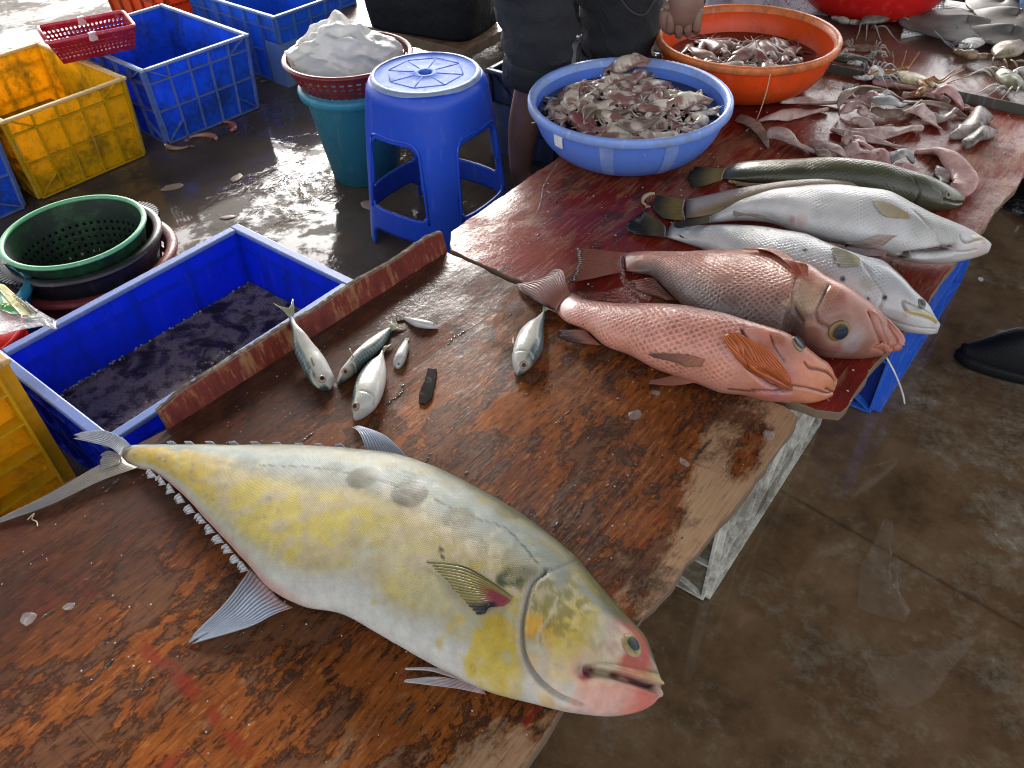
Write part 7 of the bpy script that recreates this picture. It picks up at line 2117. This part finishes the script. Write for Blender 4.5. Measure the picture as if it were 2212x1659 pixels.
# prawns and scraps on the floor
M_PR = m_paint('prawn_shell', rough=0.3, coat=0.5)
def prawn(label, px, py, yaw, sc, col, z=0.0):
    p = at(px, py, z)
    t = thing('prawn', label, 'prawn', (p[0], p[1], z), 'prawns dropped on the floor' if z == 0 else None)
    pts = [np.array([0.05 * math.cos(a), 0.035 * math.sin(a), 0.010]) * sc for a in np.linspace(0.2, 2.9, 9)]
    def T(v): return np.array([p[0] + v[0] * math.cos(yaw) - v[1] * math.sin(yaw), p[1] + v[0] * math.sin(yaw) + v[1] * math.cos(yaw), z + v[2]])
    b = MB().tube(catmull([T(v) for v in pts], 26), [0.009 * sc * (0.45 + 0.55 * math.sin(math.pi * min(1, 0.15 + i / 26))) * (1 + 0.10 * (i % 3 == 0)) for i in range(26)], 10)
    mesh('shell', b.V, b.F, M_PR, t, True, col=np.tile(col, (len(b.V), 1)))
    f = MB()
    e, d = T(pts[-1]), T(pts[-1]) - T(pts[-2])
    d /= np.linalg.norm(d)
    for a in (-0.5, 0, 0.5):
        dd = np.array([d[0] * math.cos(a) - d[1] * math.sin(a), d[0] * math.sin(a) + d[1] * math.cos(a), -0.15])
        f.tube([e, e + dd * 0.012 * sc, e + dd * 0.022 * sc], [0.002 * sc, 0.005 * sc, 0.002 * sc], 6, flat=0.3)
    mesh('tail_fan', f.V, f.F, M_PR, t, True, col=np.tile(np.array(col) * 0.8, (len(f.V), 1)))
    l = MB()
    for k in range(5):
        a, c_ = T(pts[1 + k] * 0.92), T(pts[1 + k] * 0.45)
        l.tube([a, (a + c_) / 2 + np.array([0, 0, 0.004]), c_ - np.array([0, 0, 0.006 * sc])], [0.0015 * sc, 0.0012 * sc, 0.0006], 5)
    mesh('legs', l.V, l.F, M_PR, t, True, col=np.tile(np.array(col) * 0.7, (len(l.V), 1)))
prawn('brownish prawn at the near corner of the grimy blue crate', 388, 316, rad(200), 0.9, (0.30, 0.16, 0.10))
prawn('pinkish prawn in the middle in front of the grimy blue crate', 438, 307, rad(30), 1.0, (0.36, 0.17, 0.12))
prawn('coral prawn at the right in front of the grimy blue crate', 488, 279, rad(-20), 0.9, (0.46, 0.15, 0.09))
prawn('small translucent prawn by the tail of the lower silver bass', 1408, 436, rad(100), 0.55, (0.40, 0.28, 0.16), TZ + 0.002)
def scrap(label, px, py, r_, col, seed, z=0.0):
    g = bpy.data.materials.get('scrap_%.2f' % col[0]) or m_plain('scrap_%.2f' % col[0], col, 0.5)
    chip(label, px, py, r_, z=z, seed=seed, flat=0.25, mat=g, name='scrap', cat='scrap', stretch=1.8, yaw=seed, group='fish scraps on the floor')
scrap('pale ragged scrap on the floor right of the yellow crate', 374, 405, 0.020, (0.30, 0.22, 0.16), 1)
scrap('pale scrap on the floor further right of the yellow crate', 512, 385, 0.016, (0.28, 0.20, 0.15), 2)
scrap('pinkish scrap on the floor in front of the stool legs', 800, 445, 0.022, (0.36, 0.24, 0.19), 3)
scrap('tiny pale scrap near the left foot of the blue tub', 493, 470, 0.012, (0.30, 0.24, 0.18), 4)
scrap('white scrap on the dark floor right of the silver bass heads', 2118, 604, 0.006, (0.45, 0.43, 0.40), 5)

# clear film lying on the wet floor
M_FILM = m_glassy('thin_clear_film', (0.34, 0.28, 0.23), 0.10, 0.11)
def film(label, px, seed):
    q = np.array([at(x, y, 0.004) for x, y in px])
    c = q.mean(axis=0)
    V, Fc, n, m = [], [], len(q), 7
    for i in range(m + 1):
        f = i / m
        for p in q:
            v = c + (p - c) * f
            V.append((v[0], v[1], 0.004 + 0.006 * abs(noise.noise((v[0] * 14, v[1] * 14, seed)))))
    for i in range(m):
        for j in range(n):
            Fc.append((i * n + j, (i + 1) * n + j, (i + 1) * n + (j + 1) % n, i * n + (j + 1) % n))
    tag(mesh('clear_film', V, Fc, M_FILM, None, True, loc=c), label, 'plastic film', 'clear plastic film on the wet floor')
film('upright scrap of clear film on the right hand floor', [(1910, 1118), (1928, 1128), (1932, 1180), (1922, 1200), (1945, 1210), (1950, 1310), (1968, 1320), (1955, 1345), (1880, 1325), (1852, 1310), (1858, 1225), (1885, 1175)], 1)
film('wide scrap of clear film with a pleated fan, lowest on the right hand floor', [(1865, 1415), (1890, 1470), (1900, 1510), (1935, 1530), (1975, 1525), (2020, 1500), (2060, 1440), (2120, 1370), (2080, 1380), (2030, 1410), (1990, 1400), (1940, 1420)], 2)

# ------------------------------------------------------------------ shoe at the right edge
def shoe():
    c = at(2150, 790, 0.0)
    yaw = math.atan2(*(at(2212, 800, 0)[:2] - at(2082, 778, 0)[:2])[::-1])
    t = thing('shoe', 'black woven slip on shoe on the wet floor at the right edge', 'shoe', (c[0], c[1], 0))
    g = G('black_rubber_weave')
    ch = g.vor(1.0, vec=g.mp((150, 150, 150), rot=(0, 0, rad(45))), rnd=0.0)
    g.set(Base_Color=(0.007, 0.007, 0.008), Roughness=0.6, Specular_IOR_Level=0.2, Normal=g.bump(ch, 0.35, 0.002))
    V, Fc, n, m = [], [], 28, 30
    L = 0.27
    for i in range(m + 1):
        u = i / m
        wd = 0.050 * (math.sin(math.pi * min(1, u * 0.80 + 0.02)) ** 0.55 if u < 0.97 else 0.4) * (1 - 0.25 * sst(0.5, 0.75, np.array(u)) + 0.1 * u)
        ht = 0.020 + 0.060 * sst(0.0, 0.42, np.array(u)) + 0.010 * u
        if u > 0.93: wd *= 0.8
        for j in range(n):
            a = 2 * math.pi * j / n
            y = wd * math.copysign(abs(math.cos(a)) ** 0.8, math.cos(a))
            z = max(0.014, 0.024 + (ht if math.sin(a) > 0 else 0.012) * math.sin(a))
            x = -0.08 + L * u
            V.append((c[0] + x * math.cos(yaw) - y * math.sin(yaw), c[1] + x * math.sin(yaw) + y * math.cos(yaw), z))
    for i in range(m):
        for j in range(n):
            Fc.append((i * n + j, (i + 1) * n + j, (i + 1) * n + (j + 1) % n, i * n + (j + 1) % n))
    Fc.append(tuple(range(n))); Fc.append(tuple(m * n + j for j in range(n))[::-1])
    mesh('upper', V, Fc, g.m, t, True)
    g2 = G('black_rubber_sole'); st = g2.noise(1, vec=g2.mp((160, 160, 8)))
    g2.set(Base_Color=(0.007, 0.007, 0.008), Roughness=0.6, Specular_IOR_Level=0.2, Normal=g2.bump(st, 0.6, 0.003))
    b = MB()
    V = []
    for z, k in ((0.0, 0.98), (0.006, 1.06), (0.020, 1.08), (0.026, 1.02)):
        for i in range(48):
            a = 2 * math.pi * i / 48
            u = 0.5 - 0.5 * math.cos(a)
            wd = 0.052 * math.sin(math.pi * min(1, max(0.03, u * 0.84 + 0.03))) ** 0.5 * k
            x, y = -0.082 * k + (L + 0.004) * k * u, math.copysign(wd, math.sin(a)) * min(1, abs(math.sin(a)) * 2.2)
            V.append((c[0] + x * math.cos(yaw) - y * math.sin(yaw), c[1] + x * math.sin(yaw) + y * math.cos(yaw), z))
    F2 = [(i * 48 + j, i * 48 + (j + 1) % 48, (i + 1) * 48 + (j + 1) % 48, (i + 1) * 48 + j) for i in range(3) for j in range(48)]
    F2 += [tuple(range(48))[::-1], tuple(range(144, 192))]
    mesh('sole', V, F2, g2.m, t, True)
    s = MB()
    pts = []
    for a in np.linspace(-1.25, 1.25, 12):
        x, y, z = 0.055, 0.056 * math.sin(a), 0.036 + 0.066 * math.cos(a)
        pts.append((c[0] + x * math.cos(yaw) - y * math.sin(yaw), c[1] + x * math.sin(yaw) + y * math.cos(yaw), z))
    s.tube(pts, 0.008, 8)
    s.build('strap', g2.m, t, smooth=True)
shoe()

# ------------------------------------------------------------------ printed pouch, bucket and basket at the left edge
def pouch():
    K = lambda x, y: (x * .2305, 576 + y * .2305)
    z = 0.30
    o0 = at(*K(150, 350), z)
    t = thing('pouch', 'clear pouch with a green and cream print hanging over the tub corner', 'pouch', o0)
    def panel(name, px, zz, mat, th=0.0016):
        q = np.array([at(*K(x, y), z + dz) for (x, y), dz in zip(px, zz)])
        n = len(q)
        c = q.mean(axis=0)
        V, Fc, m = [], [], 5
        for i in range(m + 1):
            for p in q:
                v = c + (p - c) * i / m
                V.append((v[0], v[1], v[2] + 0.004 * noise.noise((v[0] * 25, v[1] * 25, 3))))
        for i in range(m):
            for j in range(n):
                Fc.append((i * n + j, (i + 1) * n + j, (i + 1) * n + (j + 1) % n, i * n + (j + 1) % n))
        return solid(mesh(name, V, Fc, mat, t, False), th)
    panel('cream_print', [(-60, 150), (0, 165), (45, 178), (140, 260), (250, 350), (335, 432), (270, 455), (200, 452), (100, 350), (0, 222), (-60, 190)], [0.02] * 11, m_plain('cream_print_film', (0.62, 0.58, 0.30), 0.3))
    panel('green_print', [(-60, 195), (0, 226), (100, 352), (198, 448), (100, 440), (0, 402), (-60, 390)], [0.018] * 7, m_plain('green_print_film', (0.03, 0.22, 0.06), 0.3))
    g = G('clear_pouch_film'); n = g.noise(30, det=5, dist=1.5)
    g.set(Base_Color=(0.55, 0.55, 0.58), Roughness=0.12, Alpha=g.ramp(n, [(0.35, 0.25), (0.65, 0.75)]), Normal=g.bump(n, 0.8, 0.01))
    panel('clear_film', [(-60, 400), (0, 412), (200, 458), (335, 434), (240, 320), (330, 395), (450, 470), (538, 508), (518, 545), (532, 578), (508, 580), (470, 540), (330, 560), (190, 592), (20, 632), (-60, 640)], [0.012] * 16, g.m)
    panel('dark_edge', [(225, 322), (300, 390), (345, 432), (335, 436), (290, 398), (222, 328)], [0.023] * 6, M_BLK)
    for (cx_, cy_) in ((50, 350), (135, 330)):
        fl_ = MB()
        for k in range(5):
            a = 2 * math.pi * k / 5 + 0.4
            p0 = at(*K(cx_ + 10 * math.cos(a), cy_ + 10 * math.sin(a)), z + 0.0225)
            p1 = at(*K(cx_ + 38 * math.cos(a), cy_ + 30 * math.sin(a)), z + 0.0225)
            d = (p1 - p0); s_ = np.array([-d[1], d[0], 0]) * 0.28
            fl_.add([p0, (p0 + p1) / 2 + s_, p1, (p0 + p1) / 2 - s_], [(0, 1, 2, 3)])
        solid(fl_.build('printed_flower', m_plain('flower_print', (0.60, 0.60, 0.25), 0.4), t), 0.0006)
    cu = bpy.data.curves.new('lettering', 'FONT')
    cu.body = 'of Government'
    cu.align_x = 'LEFT'
    a, b_ = at(*K(112, 268), z + 0.0235), at(*K(285, 448), z + 0.0235)
    cu.size = 0.0175
    cu.extrude = 0.0003
    to = bpy.data.objects.new('lettering_curve', cu)
    C.objects.link(to)
    bpy.context.view_layer.update()
    me = bpy.data.meshes.new_from_object(to.evaluated_get(bpy.context.evaluated_depsgraph_get()))
    C.objects.unlink(to); bpy.data.objects.remove(to)
    W_ = max(v.co.x for v in me.vertices)
    d = b_ - a
    yaw = math.atan2(d[1], d[0]); sc = np.linalg.norm(d) / W_
    o = bpy.data.objects.new('lettering', me)
    C.objects.link(o)
    me.materials.append(m_plain('black_print', (0.02, 0.02, 0.02), 0.5))
    o.parent = t
    o.location = (Vector(a) - Vector(o0))
    o.rotation_euler = (0, 0, yaw)
    o.scale = (sc, sc, 1)
pouch()
bx = at(-62, 640, 0.22)
tb2 = thing('bucket', 'pale teal bucket cut off by the left edge beside the nested baskets', 'bucket', (bx[0], bx[1], 0))
b = MB().lathe([(0.001, 0.004), (0.085, 0.002), (0.108, 0.21), (0.118, 0.215), (0.118, 0.226), (0.108, 0.228), (0.104, 0.21), (0.082, 0.008), (0.001, 0.008)], 48, bx[0], bx[1])
b.build('body', M_TEAL, tb2, smooth=True)
b = MB().lathe([(0.110, 0.205), (0.122, 0.212), (0.122, 0.228), (0.110, 0.231)], 48, bx[0], bx[1]); b.F = [f for f in b.F if len(f) == 4]
b.build('rim', M_TEAL, tb2, smooth=True)
bx = at(-97, 726, 0.24)
basin('small_tub', 'small red tub cut off by the left edge under the printed pouch', (bx[0], bx[1]), 0.125, 0.24, 0.09, M_RB, M_RB, z0=0.0)

# ------------------------------------------------------------------ cloth, pillar and person behind the basins
pp = at(1440, 40, 0.30)
g = G('grey_rendered_concrete'); nz = g.noise(30, det=6)
g.set(Base_Color=g.mix(nz, (0.20, 0.19, 0.17), (0.36, 0.35, 0.32)), Roughness=0.8, Normal=g.bump(nz, 0.4, 0.006))
kk = MB().box(-1.62, -1.22, 2.95, 3.35, 0, 3.3)
tag(bevel(kk.build('pillar', g.m), 0.01), 'grey rendered pillar behind the standing person', 'pillar')
g = G('floral_cotton')
v = g.vor(26, vec=g.mp((1, 1, 1)), feature='DISTANCE_TO_EDGE')
br_ = g.ramp(g.noise(32, det=3, dist=2.5), [(0.49, 0.0), (0.505, 1.0), (0.52, 1.0), (0.535, 0.0)])
g.set(Base_Color=g.mix(br_, (0.50, 0.46, 0.50), (0.13, 0.05, 0.10)), Roughness=0.8)
c1 = at(1720, 12, 0.33)
crumple('cloth', 'white cloth with dark floral sprays behind the orange basin', (c1[0] - 0.10, c1[1] + 0.16), 0.22, 0.17, TZ, 0.19, g.m, 6.6, cat='cloth')
g = G('lilac_cotton'); nz = g.noise(10)
g.set(Base_Color=g.mix(nz, (0.34, 0.31, 0.37), (0.46, 0.43, 0.48)), Roughness=0.8)
c1 = at(1600, 10, 0.33)
crumple('cloth', 'plain lilac cloth left of the floral one behind the orange basin', (c1[0] - 0.08, c1[1] + 0.18), 0.15, 0.15, TZ, 0.20, g.m, 3.3, cat='cloth')

def skin_surface(name, nodes, edges, mat, parent, sub=2, root=0):
    """grows a surface round a jointed skeleton: nodes = [(x, y, z, rx, ry)]"""
    me = bpy.data.meshes.new(name)
    me.from_pydata([n[:3] for n in nodes], edges, [])
    o = bpy.data.objects.new(name, me)
    C.objects.link(o)
    m = o.modifiers.new('skin', 'SKIN')
    m.branch_smoothing = 0.6
    for k, n in enumerate(nodes):
        sv = me.skin_vertices[0].data[k]
        sv.radius = (n[3], n[4] if len(n) > 4 else n[3])
        sv.use_root = (k == root)
    s_ = o.modifiers.new('sub', 'SUBSURF'); s_.levels = sub; s_.render_levels = sub
    bpy.context.view_layer.update()
    m2 = bpy.data.meshes.new_from_object(o.evaluated_get(bpy.context.evaluated_depsgraph_get()))
    V = np.array([v.co[:] for v in m2.vertices]); Fc = [tuple(p.vertices) for p in m2.polygons]
    C.objects.unlink(o); bpy.data.objects.remove(o)
    return V, Fc

def person():
    P0 = (-1.33, 1.86, 0.0)
    t = thing('person', 'person in rolled black jeans with one hand hanging over the orange basin', 'person', P0)
    g = G('skin'); nz = g.noise(30, det=4)
    g.set(Base_Color=g.mix(nz, (0.14, 0.068, 0.046), (0.22, 0.115, 0.085)), Roughness=0.45, Normal=g.bump(g.noise(120, det=4), 0.25, 0.002), Subsurface_Weight=0.05)
    N = [(-1.42, 1.86, 0.90, .13, .15),            # 0 pelvis
         (-1.37, 1.74, 0.86, .085), (-1.26, 1.725, 0.50, .060), (-1.275, 1.725, 0.37, .052), (-1.315, 1.72, 0.22, .048), (-1.33, 1.72, 0.085, .034), (-1.315, 1.72, 0.045, .036), (-1.23, 1.715, 0.030, .034), (-1.16, 1.71, 0.022, .024),   # right leg 1-8
         (-1.37, 1.98, 0.86, .085), (-1.20, 1.995, 0.50, .060), (-1.215, 2.0, 0.37, .052), (-1.245, 2.005, 0.22, .048), (-1.26, 2.01, 0.085, .034), (-1.245, 2.01, 0.045, .036), (-1.16, 2.02, 0.030, .034), (-1.09, 2.02, 0.022, .024),   # left leg 9-16
         (-1.33, 1.87, 1.08, .13, .11), (-1.19, 1.88, 1.30, .15, .11), (-1.10, 1.885, 1.42, .07), (-1.04, 1.885, 1.50, .055), (-0.99, 1.885, 1.58, .085), (-0.965, 1.885, 1.66, .085), (-0.96, 1.885, 1.73, .05),            # 17-23 spine, neck, head
         (-1.12, 1.70, 1.36, .055), (-1.06, 1.67, 1.10, .046), (-1.03, 1.68, 1.03, .042), (-0.965, 1.745, 0.80, .036), (-0.912, 1.793, 0.700, .030), (-0.900, 1.805, 0.640, .028, .036),   # right arm 24-29
         (-1.12, 2.07, 1.36, .055), (-1.16, 2.12, 1.10, .046), (-1.12, 2.12, 1.02, .042), (-0.98, 2.08, 0.95, .034), (-0.90, 2.05, 0.93, .026), (-0.84, 2.03, 0.92, .026, .036)]   # left arm 30-35
    E = [(0, 1), (1, 2), (2, 3), (3, 4), (4, 5), (5, 6), (6, 7), (7, 8), (0, 9), (9, 10), (10, 11), (11, 12), (12, 13), (13, 14), (14, 15), (15, 16), (0, 17), (17, 18), (18, 19), (19, 20), (20, 21), (21, 22), (22, 23),
         (18, 24), (24, 25), (25, 26), (26, 27), (27, 28), (28, 29), (18, 30), (30, 31), (31, 32), (32, 33), (33, 34), (34, 35)]
    V, Fc = skin_surface('body', N, E, None, None)
    b = MB(); b.V = [tuple(v) for v in V]; b.F = list(Fc)
    # the closed right hand: the back of it faces the camera
    cd = np.array([0.45, -0.89, 0.0])                # towards the camera
    sx = np.array([0.89, 0.45, 0.0])                 # to the right as seen
    dn = np.array([0.05, 0.02, -1.0])
    w0 = np.array([-0.900, 1.806, 0.628])
    b.tube(catmull([w0 + np.array([0, 0, .05]), w0 + np.array([0, 0, .01]), w0 + dn * 0.03, w0 + dn * 0.062, w0 + dn * 0.078], 14), [.027, .027, .028, .030, .033, .037, .040, .042, .043, .043, .042, .040, .036, .024], 16)
    for k, (o_, ln) in enumerate(((-0.030, 0.90), (-0.010, 1.0), (0.0105, 0.98), (0.030, 0.84))):
        kn = w0 + dn * (0.072 - 0.005 * abs(k - 1.2)) + sx * o_ + cd * 0.022
        p1 = kn + dn * 0.024 * ln - cd * 0.006
        p2 = p1 - cd * 0.030 * ln + dn * 0.002
        p3 = p2 - cd * 0.004 - dn * 0.022 * ln
        b.tube(catmull([kn - dn * 0.030 - cd * 0.010, kn - dn * 0.004, kn + dn * 0.010, p1, p2, p3], 20), [.009, .0105, .0118, .0122, .0120, .0114, .0112, .0112, .0112, .0112, .0110, .0106, .0102, .0100, .0098, .0097, .0095, .009, .008, .005], 10)
    th0 = w0 + dn * 0.026 - sx * 0.030 + cd * 0.006
    b.tube(catmull([th0, th0 + dn * 0.026 - sx * 0.014 + cd * 0.008, th0 + dn * 0.050 - sx * 0.013 + cd * 0.008, th0 + dn * 0.068 - sx * 0.003 - cd * 0.002], 14), [.012, .0145, .015, .0145, .014, .0135, .013, .013, .013, .0125, .012, .0110, .0095, .006], 10)
    # left hand, out of the picture
    l0 = np.array([-0.84, 2.03, 0.92])
    for k in range(4):
        q = l0 + np.array([0.01, (k - 1.5) * 0.018, 0])
        b.tube(catmull([q, q + np.array([0.035, 0, 0.002]), q + np.array([0.06, 0, -0.012]), q + np.array([0.07, 0, -0.03])], 10), list(np.linspace(.0098, .007, 10)), 8)
    b.tube(catmull([l0 + np.array([-0.01, -0.025, 0]), l0 + np.array([0.02, -0.045, -0.005]), l0 + np.array([0.045, -0.045, -0.012])], 8), list(np.linspace(.012, .008, 8)), 8)
    # nose and ears
    b.tube([(-0.905, 1.885, 1.655), (-0.885, 1.885, 1.625), (-0.902, 1.885, 1.615)], [.006, .014, .008], 8)
    for s in (-1, 1):
        b.tube([(-0.975, 1.885 + s * 0.075, 1.665), (-0.985, 1.885 + s * 0.092, 1.645), (-0.975, 1.885 + s * 0.080, 1.615)], [.012, .016, .008], 8, flat=0.5)
    body = b.build('body', g.m, t, smooth=True)
    for s in (-1, 1):
        e = MB().tube([(-0.895, 1.885 + s * 0.032, 1.652), (-0.885, 1.885 + s * 0.032, 1.652)], [.011, .006], 10)
        mesh('eye', e.V, e.F, M_EYE, body, True, col=np.tile((0.10, 0.08, 0.07), (len(e.V), 1)))
    ml = MB().tube([(-0.900, 1.862, 1.585), (-0.892, 1.885, 1.583), (-0.900, 1.908, 1.585)], [.004, .007, .004], 8)
    mesh('mouth', ml.V, ml.F, M_EYE, body, True, col=np.tile((0.20, 0.07, 0.06), (len(ml.V), 1)))
    # rolled jeans
    j = G('black_denim')
    tw = j.n('ShaderNodeTexWave', {'Vector': j.mp((1, 1, 1), rot=(0.6, 0, 0.7)), 'Scale': 340.0, 'Distortion': 2.0}, 1)
    fd = j.noise(9, det=6, rough=0.65)
    j.set(Base_Color=j.mix(fd, (0.004, 0.004, 0.006), (0.018, 0.020, 0.026)), Roughness=0.85, Normal=j.bump(tw, 0.2, 0.0015, j.bump(j.noise(11, det=5, dist=1.0), 0.7, 0.03)))
    LEGS = ([(-1.40, 1.76, 0.95, .140), (-1.365, 1.735, 0.84, .125), (-1.30, 1.722, 0.66, .108), (-1.262, 1.722, 0.52, .098), (-1.262, 1.722, 0.44, .086), (-1.270, 1.722, 0.385, .078)],
            [(-1.40, 1.96, 0.95, .140), (-1.355, 1.985, 0.84, .130), (-1.23, 1.985, 0.66, .118), (-1.180, 1.985, 0.52, .112), (-1.180, 1.988, 0.43, .104), (-1.19, 1.992, 0.335, .098)])
    b = MB()
    for L_ in LEGS:
        q = catmull(np.array(L_), 46)
        k0 = len(b.V)
        b.tube(q[:, :3], list(q[:, 3]), 40, cap=False)
        for k in range(k0, len(b.V)):
            v = Vector(b.V[k]); c_ = Vector(q[(k - k0) // 40, :3])
            d = (v - c_).normalized()
            f_ = abs(noise.noise(Vector((v.x * 9 + v.z * 12, v.y * 9, v.z * 16)))) * 0.026 + noise.noise(v * 28) * 0.005
            b.V[k] = tuple(v + d * (f_ - 0.006))
    hp = [(-1.42, 1.80, 0.93), (-1.43, 1.86, 0.95), (-1.42, 1.92, 0.93)]
    b.tube(hp, [.13, .16, .13], 28)
    b.tube([(-1.42, 1.86, 0.90), (-1.39, 1.865, 1.03)], [.165, .15], 28)
    jo = mesh('jeans', b.V, b.F, j.m, t, True)
    for L_ in LEGS:
        q = np.array(L_[-1]); ax = (np.array(L_[-2])[:3] - q[:3]); ax /= np.linalg.norm(ax)
        cb = MB()
        rr = q[3] + 0.006
        pts = [q[:3] + ax * d for d in (0.046, 0.044, 0.030, 0.008, -0.010, -0.018, -0.018, -0.010, 0.0)]
        cb.tube(pts, [rr - 0.004, rr + 0.004, rr + 0.007, rr + 0.006, rr + 0.005, rr + 0.002, rr - 0.006, rr - 0.010, rr - 0.012], 40, cap=False)
        cb.V = [tuple(Vector(v) + Vector((noise.noise(Vector(v) * 22), noise.noise(Vector(v) * 22 + Vector((4, 4, 4))), 0)) * 0.007) for v in cb.V]
        mesh('rolled_cuff', cb.V, cb.F, j.m, jo, True)
    seam = [(0.66, -0.25), (0.58, -0.15), (0.525, 0.10), (0.51, 0.40), (0.54, 0.72)]
    q = catmull(np.array(LEGS[1]), 60)
    sp = []
    for z, a in seam:
        k = int(np.abs(q[:, 2] - z).argmin())
        sp.append((q[k, 0] + (q[k, 3] + 0.012) * math.cos(a - 0.9), q[k, 1] + (q[k, 3] + 0.012) * math.sin(a - 0.9), z))
    MB().tube(catmull(np.array(sp), 20), 0.0022, 6).build('pocket_seam', m_plain('grey_stitching', (0.05, 0.052, 0.058), 0.8), jo, smooth=True)
    # shirt
    sh = G('dark_shirt'); sh.set(Base_Color=(0.03, 0.035, 0.05), Roughness=0.9)
    SH = [(-1.37, 1.865, 1.02, .17, .15), (-1.31, 1.87, 1.14, .165, .14), (-1.19, 1.88, 1.31, .175, .135), (-1.11, 1.885, 1.41, .09), (-1.12, 1.69, 1.35, .080), (-1.07, 1.67, 1.14, .068), (-1.12, 2.08, 1.35, .080), (-1.15, 2.12, 1.14, .068)]
    V, Fc = skin_surface('shirt', SH, [(0, 1), (1, 2), (2, 3), (2, 4), (4, 5), (2, 6), (6, 7)], None, None)
    mesh('shirt', V, Fc, sh.m, t, True)
    hr = G('black_hair'); hr.set(Base_Color=(0.012, 0.010, 0.009), Roughness=0.5)
    V, Fc = skin_surface('hair', [(-1.01, 1.885, 1.66, .085), (-0.985, 1.885, 1.70, .092), (-0.955, 1.885, 1.735, .070)], [(0, 1), (1, 2)], None, None)
    mesh('hair', V, Fc, hr.m, t, True)
person()
